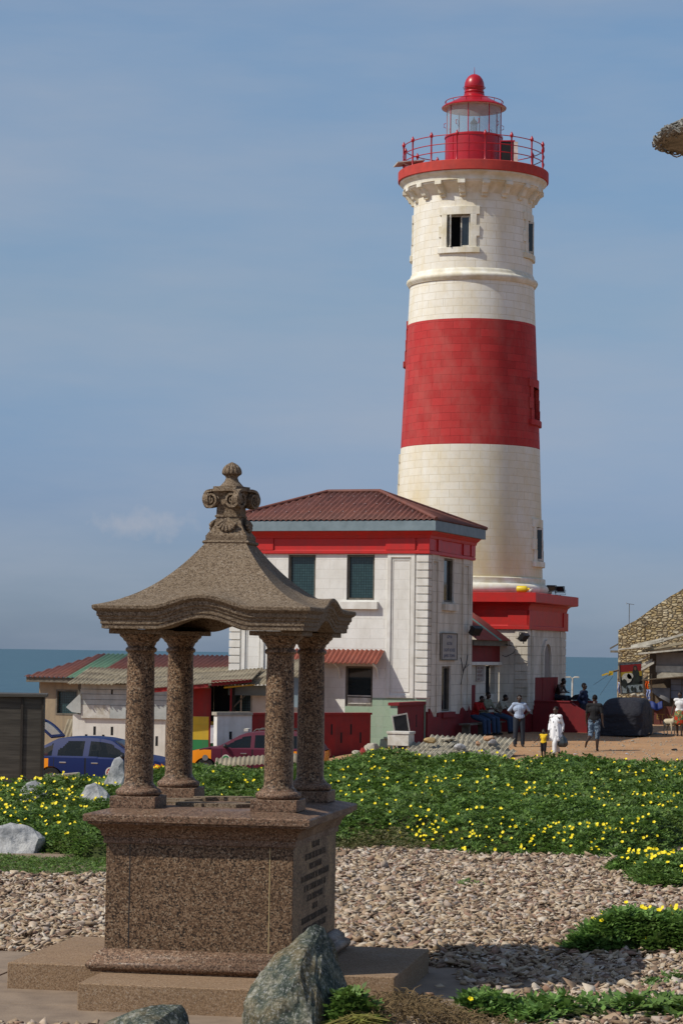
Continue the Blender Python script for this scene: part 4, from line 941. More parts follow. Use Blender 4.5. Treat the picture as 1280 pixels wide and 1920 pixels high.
M['tanwall'] = plain('tan_plaster', (.36, .28, .18), (.25, .20, .14), 1.5, .9, .2, .3, 14, streak=.6, dirt=(.14, .12, .10))
M['planks'] = plain('grey_white_planks', (.48, .50, .47), (.38, .40, .38), 4, .8, .2, .2, 30, streak=.4, dirt=(.28, .25, .2))
M['slotwall'] = plain('whitewashed_wall', (.74, .71, .64), (.62, .59, .52), 1.6, .85, .2, .3, 12, streak=.35, dirt=(.34, .3, .25))
M['orange'] = plain('orange_paint', (.72, .24, .01), None, 3, .3, .5, 0)
M['yellow'] = plain('yellow_paint', (.62, .42, .03), (.52, .35, .03), 2, .6, .3, .1, streak=.2); M['gpaint'] = plain('green_paint', (.03, .22, .07), (.03, .18, .06), 2, .6, .3, .1, streak=.2)
# A: tan shack with red and green sheet roof
A0 = at(150, 1375, 92); sa = thing('tan_shack', 'tan plastered shack with maroon and green corrugated roof by the sea', 'shack', (A0.x, A0.y, 0), HA)
WA = [(-.72, .10, 1.05, 1.78)] ; zt = 2.10
mb = MB(); WA = [(-1.0, -.12, .72, 1.62)]
wall_cells(mb, -1.75, 5.5, -2.0, 2.05, WA, Pf, 1, matf=lambda a, z: 0); mb.box(-1.75, -1.74, 0, 4, -2, 2.05); mb.box(5.49, 5.5, 0, 4, -2, 2.05)
mb.build('wall', 'tanwall', sa, smooth=0)
mb = MB(); mb.box(-.97, -.15, .12, .15, .75, 1.6); wo = mb.build('window', 'mesh', sa, smooth=0); mb = MB(); mb.frame(-1.03, -.10, -.02, .14, .69, 1.65, .06); mb.build('frame', 'woodframe', wo, smooth=0)
mb = MB(); mb.box(-2.1, 5.7, -.42, -.38, 1.93, 2.12); mb.build('fascia', 'woodframe', sa, smooth=0)
mb = MB(); corr(mb, (-2.15, -.5, 2.13), (6.6, -.5, 2.13), (.12, 3.2, .86), lambda s: 3.5*min(1, .02+s/1.55), .2, .03, miF=lambda s: 1 if 1.75 < s < 2.75 else 0)
mb.build('roof', ['roofred', 'roofgreen'], sa, smooth=60, thick=.012)
mb = MB(); mb.box(-1.7, -.2, -.5, .1, -1.2, .45)
# old sheets stacked against it
for i in range(4):
    mb = MB(); mt_ = Matrix.Rotation(R(-24+3*i), 4, 'X')
    corr(mb, (-1.0+.1*i, 0, -1.3), (.4+.1*i, 0, -1.3), (.25, .25, 1), lambda s: 1.75-.1*i, .16, .02)
    tag(mb.build('leaning_sheet', 'asb', None, smooth=60, thick=.01), ('frontmost', 'second', 'third', 'rearmost')[i]+' tan corrugated sheet leaning against the tan shack, behind the open tailgate', 'roofing sheet', 'sheets leaning on the tan shack', loc=(A0.x+.05*i, A0.y-.9+.18*i, .2), rz=HA)
# B: plank clad shack on a whitewashed wall with slots
B0 = at(135, 1440, 85.5); sb = thing('plank_shack', 'shack of grey white planks over a whitewashed slotted wall', 'shack', (B0.x, B0.y, 0), -R(8))
def zB(y, Y=85.5): return EYE-(y-1219)*Y/FPX
mb = MB(); mb.box(0, 3.36, 0, .25, -2, zB(1340)); slots = [(.80, 1362, 1378), (1.43, 1362, 1378), (.5, 1377, 1382), (1.12, 1377, 1382), (2.72, 1358, 1380), (3.05, 1378, 1396)]
mb.build('slotted_wall', 'slotwall', sb, smooth=0, bevel=.01)
mb = MB()
for (x, ya, yb) in slots: mb.box(x-.045, x+.045, -.003, .02, zB(yb), zB(ya))
o = mb.build('wall_slots', 'dark', sb, smooth=0); o['kind'] = 'stuff'
zz = [zB(1347), zB(1322), zB(1312), zB(1302), zB(1293), zB(1283)]
rr = random.Random(2)
for i in range(5):
    for j, (xa, xb) in enumerate(((.28, 1.38), (1.40, 3.4)) if i != 2 else ((.32, 2.1), (2.12, 3.4))):
        mb = MB(); mt_ = Matrix.Rotation(R(rr.uniform(-.5, .5)), 4, 'Y'); d = .08-.015*i; mb.box(xa+rr.uniform(-.05, .05), xb, -d-.015, -d+.012, zz[i]+.008, zz[i+1]-.004)
        mb.build('plank', 'planks' if (i or j) else 'paintwood', sb, smooth=0)
mb = MB(); mb.prism([(-.22, zB(1327)), (.30, zB(1300)), (.32, zB(1338)), (-.0, zB(1336))], -.14, -.12); mb.build('loose_board', 'planks', sb, smooth=0)
mb = MB(); mb.box(.15, 3.4, .05, .1, zB(1345), zB(1275)); mb.build('inner_wall', 'woodframe', sb, smooth=0)
def roofpatch(nm, parent, x0, x1, y0, z0, run, rise, mat, pitch=.15, jag=.06, amp=.022, seed=0):
    mb = MB(); corr(mb, (x0, y0, z0), (x1, y0, z0), (.15, run, rise), lambda s: math.hypot(run, rise)*(1+.04*math.sin(s*3+seed)), pitch, amp, jag=jag, rows=3)
    return mb.build(nm, mat, parent, smooth=60, thick=.012)
roofpatch('roof_sheet', sb, -.1, 1.6, -.55, zB(1283), 2.6, .55, 'asb', seed=1); roofpatch('roof_sheet', sb, 1.5, 3.4, -.5, zB(1281), 2.6, .60, 'asb', seed=2)
roofpatch('roof_sheet', sb, 3.3, 5.2, .2, zB(1276), 2.6, .50, 'asb', seed=3); roofpatch('roof_sheet', sb, 5.1, 6.9, .3, zB(1272), 2.6, .45, 'asb', seed=4)
roofpatch('roof_sheet', sb, 1.0, 3.0, .9, zB(1270)+.05, 1.2, .2, 'asb', seed=5, pitch=.2)
# C: kiosk in red, yellow and green
K0 = at(357, 1412, 81); kk = thing('striped_kiosk', 'wooden kiosk painted in red, yellow and green bands with a dark serving opening', 'kiosk', (K0.x, K0.y, 0), -R(4))
def zK(y, Y=81): return EYE-(y-1221)*Y/FPX
x1 = .64; x2 = 1.34
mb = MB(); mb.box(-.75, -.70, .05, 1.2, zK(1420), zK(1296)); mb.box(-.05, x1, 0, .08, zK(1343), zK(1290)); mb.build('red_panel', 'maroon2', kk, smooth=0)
mb = MB(); mb.box(-.05, x1, 0, .08, zK(1386), zK(1343)-.004); mb.box(-.05, x1, -.015, 0, zK(1360), zK(1358)); mb.build('yellow_panel', 'yellow', kk, smooth=0)
mb = MB(); mb.box(-.05, x1, 0, .08, -1.4, zK(1386)-.004); mb.build('green_panel', 'gpaint', kk, smooth=0)
mb = MB(); mb.box(x1+.002, x2, 1.0, 1.05, -1.4, zK(1285)); mb.box(x1-.03, x1-.001, .08, 1.0, -1.4, zK(1285)); mb.box(x2, x2+.05, .05, 1.0, -1.4, zK(1285)); mb.box(x1, x2, .08, 1.0, zK(1352)-.05, zK(1352)); mb.build('inside', 'dark', kk, smooth=0)
M['shadeyellow'] = plain('shaded_yellow', (.34, .23, .03), (.25, .18, .04), 2, .8)  # darker copy of the yellow paint, shade put into the colour
mb = MB(); mb.box(x1+.002, x2, .02, .07, zK(1392), zK(1352)); mb.build('yellow_counter', 'shadeyellow', kk, smooth=0)
mb = MB(); mb.box(x1+.002, x2, .025, .07, -1.4, zK(1392)-.004); mb.build('green_counter', 'gpaint', kk, smooth=0)
mb = MB(); mb.box(x1-.03, x1+.03, -.03, .0, zK(1420), zK(1290)); mb.box(x2-.03, x2+.03, -.03, .019, zK(1400), zK(1290)); mb.build('posts', 'maroon', kk, smooth=0)
M['paper'] = plain('white_paper', (.62, .63, .66), (.5, .5, .52), 5, .9)
mb = MB(); mb.box(0, .24, 0, .006, 0, .60); pz = mb.build('poster', 'paper', None, smooth=0); tag(pz, 'narrow white paper notice pinned on the yellow kiosk counter', 'notice', loc=(K0.x+x1+.03, K0.y-.08, zK(1392)), rz=-R(4))
M['ptxt'] = plain('grey_print', (.22, .24, .30), None, 5, .9)
text_mesh('NOTICE', .085, 'ptxt', pz, (.15, -.002, .08), (R(90), -R(90), 0), align='LEFT', depth=.001)
for i in range(3):
    xa, xb = (-1.5, x1+.1, .1)[i], (x1, x2+.75, x2+.7)[i]
    if i == 2: break
    mb = MB(); mb.prism([(xa, zK((1301, 1286)[i])), (xb, zK((1288, 1277)[i])), (xb, zK((1281, 1271)[i])), (xa, zK((1293, 1275)[i]))], -.6+.05*i, -.56+.05*i); mb.build('eave_board', 'maroon2' if i == 0 else 'maroon', kk, smooth=0)
mb = MB(); corr(mb, (-1.6, -.66, zK(1292)), (2.1, -.62, zK(1272)), (.1, 2.4, .35), lambda s: 2.6, .13, .016, jag=.02, rows=2); mb.build('roof', 'asb', kk, smooth=60, thick=.01)
# D: porch between kiosk and house
D0 = at(430, 1400, 81.5); pc = thing('porch', 'shaded porch with grey sheet roof and yellow edged board between kiosk and white house', 'porch', (D0.x, D0.y, 0), -R(8))
mb = MB(); mb.prism([(-.1, zK(1290)), (.95, zK(1283)), (.95, zK(1281)), (-.1, zK(1287))], -.62, -.58); mb.build('yellow_board', 'yellow', pc, smooth=0)
mb = MB(); mb.box(-.1, 2.2, .15, .2, zK(1303), zK(1284)); mb.build('beam', 'fascia', pc, smooth=0)
mb = MB(); corr(mb, (-.4, -.68, zK(1285)), (2.4, -.6, zK(1279)), (.1, 2.4, .5), lambda s: 2.5, .13, .018, jag=.04, rows=2); mb.build('roof', 'asb', pc, smooth=60, thick=.01)
mb = MB(); mb.box(-.1, .56, .9, .95, zK(1334), zK(1303)); w0 = mb.build('window', 'mesh', pc, smooth=0)
mb = MB(); mb.box(.56, .62, .82, .95, zK(1334), zK(1303)); mb.box(.2, .24, .84, .95, zK(1334), zK(1303)); mb.build('frame', 'trim', w0, smooth=0)
mb = MB(); mb.box(.64, 2.2, .7, .8, -1.4, zK(1297)); mb.box(-.2, .64, .97, 1.05, -1.4, zK(1334)); mb.build('back_wall', 'trim', pc, smooth=0)
mb = MB(); mb.tube((.0, -.2, zK(1334)), (.5, .3, zK(1300)), .03, n=6); mb.build('brace', 'woodframe', pc)
E1 = at(549, 1325, 80.3)
mb = MB(); mb.box(-.5, .8, 0, .05, -.02, .95); tag(mb.build('screen_panel', 'fascia', None, smooth=0), 'dull grey panel below the sheet roof right beside the white house wall', 'panel', loc=(E1.x, E1.y, E1.z), rz=HA)
mb = MB(); corr(mb, (-1.2, -.4, 0), (.35, -.4, .28), (.1, 1.6, .55), lambda s: 1.5, .13, .018, jag=.02); mb.v = [tuple(Vector(p)) for p in mb.v]
tag(mb.build('lean_to_roof', 'asb', None, smooth=60, thick=.01), 'tan corrugated lean-to roof between the monument columns under the red awning', 'lean-to roof', loc=(E1.x+.1, E1.y-.1, E1.z+.95), rz=HA)
# stones and timber holding the sheet roofs down
for i, (x, y, s_, m_, l_) in enumerate(((382, 1273, .20, 'woodframe', 'dark timber block lying on the sheet roof, left'), (426, 1273, .13, 'ystone', 'small yellow stone block on the sheet roof'), (466, 1266, .28, 'gstone', 'flat grey stone on the sheet roof near the white house'), (484, 1270, .16, 'gstone', 'round grey stone on the sheet roof touching the white house'))):
    g = at(x, y, 82.0 if i < 2 else 82.5); rock('roof_stone', l_, 'stone', g, (s_*1.3, s_, s_*.5), 50+i, m_)
# concrete kerb by the navy car
g = at(80, 1454, 60); mb = MB(); mb.box(0, .92, 0, .18, -.6, .0); mb.v = [(p[0], p[1], p[2]+.09*p[0]) for p in mb.v]
tag(mb.build('concrete_kerb', 'rubble', None, smooth=0, bevel=.01), 'pale concrete kerb end in front of the navy car', 'kerb', loc=(g.x, g.y, g.z), rz=R(5))

# ================================================================ VEHICLES
def carpaint(n, c): 
    k = NT(n); k.done(k.mix(k.mr(k.noise(3, 4), .3, .7, 0, .25), c, tuple(x*.8+.006 for x in c)), .5, .2); k.b.inputs['Coat Weight'].default_value = .04; return k.m
M['navy'] = carpaint('navy_car_paint', (.006, .016, .085)); M['wine'] = carpaint('maroon_car_paint', (.085, .010, .025)); M['orangec'] = carpaint('orange_car_paint', (.80, .26, .008))
M['carglass'] = glass('car_glass', (.008, .011, .012), .08, .88); M['carglass'].node_tree.nodes['Principled BSDF'].inputs['Specular IOR Level'].default_value = .3; M['seatdark'] = plain('dark_seat', (.02, .02, .022), None, 4, .9)
M['chrome'] = plain('chrome', (.6, .6, .6), None, 4, .2, .5, 0, metal=1); M['redlens'] = plain('red_lens', (.35, .01, .01), None, 5, .2, .5, 0)
def car(root, top, Ln, belt, doors, windows, ws, paint, fender, hatch=None, gate=None, hw=.80):
    # top: list (x, z) of the roof line from rear to front; belt: shoulder height fn; ws: (x0, x1) windscreen; doors: [(x0, x1)]
    def tz(x):
        for (a, za), (b, zb) in zip(top, top[1:]):
            if x <= b: return S(za, zb, (x-a)/(b-a))
        return top[-1][1]
    wheels = [(.72, .30), (Ln-.78, .30)]
    def yy(x, z):
        e = min(x, Ln-x); pt = .16*max(0, 1-e/.55)**2; b = belt(x)
        y = hw - pt - (.02*((z-.6)/.4)**2)
        if z > b: y -= (z-b)*.34 + .02
        return y
    xs_ = sorted(set([round(i*.04, 3) for i in range(int(Ln/.04)+1)] + [Ln] + [round(d+e, 3) for dr in doors for d in dr for e in (-.012, .012)]))
    parts = {}
    def get(k_): return parts.setdefault(k_, MB())
    mats = [paint, 'orangec', 'carglass', 'rubber', 'chrome', 'dark']
    for s in (-1, 1):
        for i in range(len(xs_)-1):
            xa, xb = xs_[i], xs_[i+1]; xm = (xa+xb)/2
            def bot(x):
                z = .24
                for (wx, wr) in wheels:
                    d = abs(x-wx)
                    if d < .36: z = max(z, .27+math.sqrt(max(0, .36**2-d*d)))
                return z
            za, zb = bot(xa), bot(xb); ba, bb_ = min(belt(xa), tz(xa)-.01), min(belt(xb), tz(xb)-.01); nz_ = 8
            seam = any(abs(xm-d) < .0125 for dr in doors for d in dr)
            dn = next((q for q, (d0, d1) in enumerate(doors) if d0 < xm < d1), None)
            for j in range(nz_):
                zz_ = [S(za, ba, j/nz_), S(zb, bb_, j/nz_), S(zb, bb_, (j+1)/nz_), S(za, ba, (j+1)/nz_)]; zm = sum(zz_)/4
                fd = fender(xm, zm); mi = 5 if seam and zm > .3 else (1 if fd else 0)
                if zm < .36 and not fd: mi = 3 if zm < .30 else mi
                key = ('door', dn, s) if dn is not None and not seam else 'body'
                off = .004 if key != 'body' else 0
                get(key).add([(xa, s*(yy(xa, zz_[0])+off), zz_[0]), (xb, s*(yy(xb, zz_[1])+off), zz_[1]), (xb, s*(yy(xb, zz_[2])+off), zz_[2]), (xa, s*(yy(xa, zz_[3])+off), zz_[3])], [(0, 1, 2, 3) if s < 0 else (0, 3, 2, 1)], mi)
            ta, tb = tz(xa)-.03, tz(xb)-.03
            if ta > belt(xa)+.02 and tb > belt(xb)+.02:
                nz2 = 12
                for j in range(nz2):
                    zz_ = [S(ba, ta, j/nz2), S(bb_, tb, j/nz2), S(bb_, tb, (j+1)/nz2), S(ba, ta, (j+1)/nz2)]; zm = sum(zz_)/4
                    gl = any(w0 < xm < w1 and belt(xm)+.035 < zm < tz(xm)-.12+.02*0 and zm < (wl(xm) if wl else 9) for (w0, w1, wl) in windows)
                    get('side_window' if gl else 'body').add([(xa, s*yy(xa, zz_[0]), zz_[0]), (xb, s*yy(xb, zz_[1]), zz_[1]), (xb, s*yy(xb, zz_[2]), zz_[2]), (xa, s*yy(xa, zz_[3]), zz_[3])], [(0, 1, 2, 3) if s < 0 else (0, 3, 2, 1)], 2 if gl else 0)
    for i in range(len(xs_)-1):                     # top skin
        xa, xb = xs_[i], xs_[i+1]; xm = (xa+xb)/2; q = 10
        gl = ws[0] < xm < ws[1] or (hatch and hatch[0] < xm < hatch[1])
        if gate and xm < gate: continue
        for j in range(q):
            def P(x, t):
                z = tz(x); ze = z-.03; y = yy(x, ze)*(2*t-1); return (x, y, z-.03*abs(2*t-1)**3)
            edge = j in (0, q-1)
            ky = 'windscreen' if (gl and not edge and xm > 1.5) else ('rear_window' if gl and not edge else 'body')
            fd = fender(xm, tz(xm)) and (j < 1 or j > q-2)
            get(ky).add([P(xa, j/q), P(xb, j/q), P(xb, (j+1)/q), P(xa, (j+1)/q)], [(0, 1, 2, 3)], 2 if ky != 'body' else (1 if fd else 0))
    # nose and tail
    for x, f_ in ((0, 1), (Ln, 0)):
        z1_ = tz(x)-.03; n_ = 8
        for j in range(n_):
            za, zb = S(.24, z1_, j/n_), S(.24, z1_, (j+1)/n_); bx = .05*math.sin(math.pi*(j+.5)/n_)*(-1 if f_ else 1)
            get('body').add([(x, -yy(x, za), za), (x+bx, 0, za), (x+bx, 0, zb), (x, -yy(x, zb), zb)], [(0, 1, 2, 3)], 1 if fender(x, za) and j > 2 else 0); get('body').add([(x+bx, 0, za), (x, yy(x, za), za), (x, yy(x, zb), zb), (x+bx, 0, zb)], [(0, 1, 2, 3)], 1 if fender(x, za) and j > 2 else 0)
    get('body').box(.1, Ln-.1, -.7, .7, .24, .27, 5)
    bo = None; doorobs = {}
    for key, q in parts.items():
        nm = key if isinstance(key, str) else 'door'
        o_ = q.build(nm, [M[m_] for m_ in mats], root, smooth=35, merge=False)
        if nm == 'door': doorobs[key] = o_
    for (wx, wr) in wheels:
        for s in (-1, 1):
            mt_ = Matrix.Translation((wx, s*(hw-.12), wr)) @ Matrix.Rotation(R(90), 4, 'X'); mb = MB()
            wh = bpy.data.objects.new('wheel', None); C.objects.link(wh); wh.parent = root; wh.location = (wx, s*(hw-.10), wr)
            mb.lathe([(.18, -.09), (.27, -.09), (.295, -.06), (.295, .06), (.27, .09), (.18, .09)], 28, mat=Matrix.Rotation(R(90), 4, 'X')); mb.build('tyre', 'rubber', wh, smooth=50)
            mb = MB(); mb.lathe([(0, -.04), (.06, -.05), (.15, -.03), (.185, -.075), (.185, .075), (.15, .03), (.06, .05), (0, .04)], 20, flute=None, mat=Matrix.Rotation(R(90), 4, 'X')); mb.build('rim', 'steel', wh, smooth=30)
    # seats, wheel
    for x in (Ln*.34, Ln*.52):
        for y in (-.36, .36):
            mb = MB(); mb.box(x-.25, x+.25, y-.24, y+.24, .3, .58); mb.prism([(x-.3, .55), (x-.18, .55), (x-.28, 1.05), (x-.36, 1.05)], y-.23, y+.23, axis='y'); mb.box(x-.36, x-.28, y-.11, y+.11, 1.07, 1.22); mb.build('seat', 'seatdark', root, bevel=.03)
    mt_ = Matrix.Translation((Ln*.52+.42, .36, .88)) @ Matrix.Rotation(R(-60), 4, 'Y'); mb = MB(); mb.path([mt_ @ Vector((.18*math.cos(t), .18*math.sin(t), 0)) for t in [i*math.pi/10 for i in range(20)]], .016, 6, closed=True); mb.build('steering_wheel', 'black', root)
    for s in (-1, 1):
        mb = MB(); xm_ = ws[1]-.22; mb.ball((xm_, s*(hw+.07), belt(xm_)+.09), (.06, .09, .065), 8); mb.tube((xm_, s*(hw-.05), belt(xm_)+.02), (xm_, s*(hw+.03), belt(xm_)+.06), .02); mb.build('mirror', 'black', root, smooth=60)
        for q, (d0, d1) in enumerate(doors):
            mb = MB(); hx_ = d0+.16; mb.box(hx_, hx_+.19, s*(hw+.0)-.015, s*(hw+.0)+.028, belt(hx_)-.15, belt(hx_)-.115); mb.build('handle', 'chrome', doorobs[('door', q, s)], bevel=.006)
        mb = MB(); mb.ball((Ln-.12, s*(hw-.28), .66), (.08, .17, .07), 8); mb.build('headlight', 'glass', root)
        mb = MB(); mb.box(-.03, .10, s*(hw-.14)-.08, s*(hw-.14)+.06, .68, .9); mb.build('tail_light', 'redlens', root, bevel=.02)
    return doorobs
def circle_badge(parent, x, y, z, r_, mat, mat2, txt, rev=False, name='round_sticker', tm='paintwood'):
    s = -1 if y < 0 else 1; mb = MB(); rot = Matrix.Translation((x, y, z)) @ Matrix.Rotation(R(-90)*s, 4, 'X')
    mb.lathe([(0, 0), (r_, 0), (r_, .004), (0, .004)], 24, mat=rot); mb.lathe([(0, .004), (r_*.78, .004), (r_*.78, .006), (0, .006)], 24, mi=1, mat=rot)
    o_ = mb.build(name, [M[mat], M[mat2]], parent, smooth=0)
    if txt: text_mesh(txt, r_*1.0, tm, o_, (x, y+s*.007, z-r_*.36), (R(90), 0, 0 if s < 0 else R(180)), depth=.001)
    return o_
# navy hatchback: heading right and a little towards the camera, tailgate open
g = at(84, 1450, 69.0)
nc = thing('parked_hatchback', 'navy blue hatchback taxi with orange wings and its tailgate raised, behind the booth', 'car', (g.x-.30, g.y+.5, -.79), -R(14)); nc.scale = (1.06,)*3
topN = [(0, .88), (.12, .98), (.42, 1.18), (.75, 1.36), (1.1, 1.42), (1.7, 1.435), (2.1, 1.41), (2.35, 1.36), (3.0, .98), (3.35, .93), (3.75, .82), (3.95, .68), (4.05, .55)]
beltN = lambda x: .86+.03*(x-2)/2*-1 if x > 2 else .87
winN = [(.28, .72, lambda x: .93+(x-.28)*.85), (.86, 1.62, lambda x: 1.02+(x-.86)*1.0), (1.76, 2.75, None)]
dn = car(nc, topN, 4.05, beltN, [(.80, 1.68), (1.70, 2.85)], winN, (2.38, 2.98), 'navy', lambda x, z: (x < .66 and z < .84) or (x > 3.05 and z < .74), gate=.42)
circle_badge(dn[('door', 1, -1)], 2.42, -.815, .50, .15, 'paintwood', 'redlens', '790')
tg = MB(); mt_ = Matrix.Translation((.62, 0, 1.38)) @ Matrix.Rotation(R(28), 4, 'Y')
def tgp(x, y, bulge=0): return mt_ @ Vector((-x, y, .10*math.sin(math.pi*min(1, x/1.1))))
outer = [(0, .50), (.25, .58), (.65, .66), (1.0, .68), (1.12, .62)]; inner = [(.10, .42), (.3, .48), (.55, .54), (.66, .50)]
for s in (-1, 1):
    pass
NXg, NYg = 28, 20
gl = MB()
for i in range(NXg):
    for j in range(NYg):
        xa, xb = 1.12*i/NXg, 1.12*(i+1)/NXg
        def W_(x): return .50+.18*min(1, x/.8)-max(0, x-1.0)*.5
        q = [tgp(x, W_(x)*(2*t-1)) for x, t in ((xa, j/NYg), (xb, j/NYg), (xb, (j+1)/NYg), (xa, (j+1)/NYg))]
        xm, tm_ = (xa+xb)/2, abs(2*(j+.5)/NYg-1)
        (gl if (.09 < xm < .68 and tm_ < .84) else tg).add(q, [(0, 1, 2, 3)])
to = tg.build('tailgate', 'navy', nc, smooth=50, thick=.05); gl.build('rear_window', 'glass', to, smooth=50)
mb = MB(); mb.tube((.45, -.6, .95), mt_ @ Vector((-.45, -.55, .0)), .012); mb.build('gas_strut', 'black', to)
# maroon estate: heading left and slightly away
g = at(619, 1440, 73.5)
mc = thing('parked_estate_car', 'maroon estate taxi with orange wings, roof rails and a white roof lamp', 'car', (g.x-.12, g.y+.3, -.66), R(180-7))
topM = [(0, .90), (.10, 1.05), (.30, 1.34), (.48, 1.41), (1.2, 1.45), (2.1, 1.44), (2.45, 1.38), (2.62, 1.32), (3.25, .98), (3.6, .93), (4.1, .82), (4.32, .66), (4.4, .5)]
beltM = lambda x: .90
winM = [(.40, 1.22, None), (1.34, 2.12, None), (2.24, 3.02, None)]
dm = car(mc, topM, 4.40, beltM, [(1.30, 2.16), (2.18, 3.12)], winM, (2.66, 3.22), 'wine', lambda x, z: (x < 1.20 and z < .86) or (x > 3.42 and z < .86), hatch=(.12, .28))
circle_badge(dm[('door', 1, 1)], 2.98, .815, .60, .13, 'paintwood', 'gpaint', '')
mb = MB(); mb.box(0, .02, 0, .02, 0, .02)
mb = MB(); mb.lathe([(0, 0), (.09, 0), (.09, .004), (0, .004)], 16, mat=Matrix.Translation((3.62, .80, .62)) @ Matrix.Rotation(R(-90), 4, 'X')); mb.build('round_sticker', 'steel', mc)
for s in (-1, 1):
    mb = MB(); mb.path([(.6, s*.52, 1.42), (.66, s*.52, 1.50), (1.4, s*.52, 1.52), (2.1, s*.52, 1.50), (2.18, s*.52, 1.43)], .018, 6); mb.build('roof_rail', 'black', mc)
mb = MB(); mb.box(-.07, .07, -.2, .2, 0, .10); o = mb.build('roof_lamp', 'paintwood', mc, bevel=.02); o.location = (2.45, .1, 1.41)
mb = MB(); mb.box(-.056, -.05, -.26, .26, .45, .57); mb.build('number_plate', 'yellow', mc, smooth=0)
# sheet of corrugated fibre cement lying before the estate car
for i, (x, y, w_, l_) in enumerate(((455, 1438, 1.55, 'tan corrugated sheet lying by the maroon car, left piece'), (556, 1432, .7, 'tan corrugated sheet lying behind the right monument columns'))):
    g = at(x, y, 68.5); mb = MB(); corr(mb, (-w_/2, -.4, 0), (w_/2, -.4, .12), (0, 1, .38), lambda s: .62, .13, .02)
    tag(mb.build('corrugated_sheet', 'asb', None, smooth=60, thick=.01), l_, 'roofing sheet', 'sheets on the verge', loc=(g.x, g.y, g.z))

# covered car on the plaza
g = at(1190, 1378, 88); k = NT('dark_car_cover'); n_ = k.noise(2.5, 5, k.mapp((1, 1, 2.2))); k.bump(n_, .9, .12); M['cover'] = k.done((.022, .022, .028), .8, .25)
mb = MB(); La, Wa, Hc = 3.9, .86, 1.42
def cov(u, v):
    # u round the car, v from skirt to top
    a = 2*math.pi*u; ca, sa_ = math.cos(a), math.sin(a); e = .32+.2*max(0, v-.5)
    x = Wa*math.copysign(abs(ca)**e, ca); y = La/2*math.copysign(abs(sa_)**e, sa_)
    if v < .5: z = .06+v*1.5; f_ = 1-.02*v; g_ = f_
    else:
        t = (v-.5)/.5; z = .81+.6*math.sin(t*math.pi/2)**.85; f_ = 1-.36*t**1.15-(t**8)*.35; g_ = 1-.42*t**1.0-(t**8)*.35
        if t > .999: f_ = g_ = .02
    nn_ = mnoise.noise(Vector((x*1.3, y*1.3, z*2+9)))
    w_ = 1+.03*nn_+.018*math.sin(u*60+3*nn_)*(1-v)
    return Vector((x*f_*w_ + (.13*max(0, 2*v-1)), y*g_*w_ + La/2, z+.035*nn_))
mb.grid(cov, 90, 26)
tag(mb.build('covered_car', 'cover', None, smooth=60, merge=True), 'car under a wrinkled dark grey cover parked on the orange dirt', 'car', loc=(g.x-.55, g.y, terrain(g.x, g.y)-.02), rz=-R(13))
# ================================================================ RIGHT SIDE: ruined stone gable, shack, poster
k = NT('rubble_masonry'); v = k.n('TexVoronoi', feature='DISTANCE_TO_EDGE'); v2 = k.n('TexVoronoi'); mpv = k.mapp((2.3, 2.3, 4.6))
wn = k.n('TexNoise'); wn.inputs['Scale'].default_value = 1.2; k.l(k.src(), wn.inputs[0]); wm = k.n('Mix', data_type='RGBA'); wm.inputs[0].default_value = .10; k.l(mpv, wm.inputs[6]); k.l(wn.outputs['Color'], wm.inputs[7])
for q in (v, v2): q.inputs['Scale'].default_value = 2.1; q.inputs['Randomness'].default_value = .8; k.l(wm.outputs[2], q.inputs[0])
s_ = k.n('SeparateColor'); k.l(v2.outputs['Color'], s_.inputs[0])
c = k.ramp(s_.outputs[0], [(0, (.36, .26, .12)), (.35, (.42, .33, .18)), (.6, (.50, .42, .27)), (.85, (.28, .21, .12)), (1, (.55, .48, .34))])
c = k.mix(k.mr(v.outputs[0], .0, .11, 1, 0), c, (.11, .08, .05)); c = k.mix(k.mr(k.noise(.9, 5), .5, .75, 0, .4), c, (.2, .16, .1))
k.bump(k.mr(v.outputs[0], 0, .22), 1.0, .06); M['rubblewall'] = k.done(c, .95, .1)
def onwall(x, y, O, ang):                       # (distance along the wall, height) of the point of a wall through O seen in direction (x, y)
    d = ray(x, y); n_ = Vector((-math.sin(ang), math.cos(ang), 0)); o_ = Vector((0, 0, EYE)); t = (Vector((O[0], O[1], 0))-o_).dot(n_)/d.dot(n_); p = o_+d*t
    return ((p.x-O[0])*math.cos(ang)+(p.y-O[1])*math.sin(ang), p.z)
RA = -R(22); gl_ = at(1157, 1350, 109)
z0_ = onwall(1157, 1183, gl_, RA)[1]; (u1_, z1_) = onwall(1280, 1103, gl_, RA); sl = (z1_-z0_)/u1_
sh = thing('stone_ruin', 'ruined house of yellow rubble stone with a bare gable at the right edge', 'ruin', (gl_.x, gl_.y, 0), RA)
n = 26; rr = random.Random(6)
tops = [(S(0, 10.4, i/n), z0_+sl*(5.2-abs(S(-5.2, 5.2, i/n))) + rr.uniform(-.05, .05)) for i in range(n, -1, -1)]
mb = MB(); mb.prism([(0, -.5), (10.4, -.5)] + tops, 0, .6); mb.build('gable_wall', 'rubblewall', sh, smooth=0)
mb = MB(); mb.box(-.42, .1, .2, .33, 3.4, 3.50); mb.build('broken_beam', 'woodframe', sh, smooth=0)
mb = MB(); mb.prism([(-.45, 3.55), (-.1, 3.75), (-.08, 3.82), (-.45, 3.62)], .2, .3); mb.build('broken_beam', 'woodframe', sh, smooth=0)
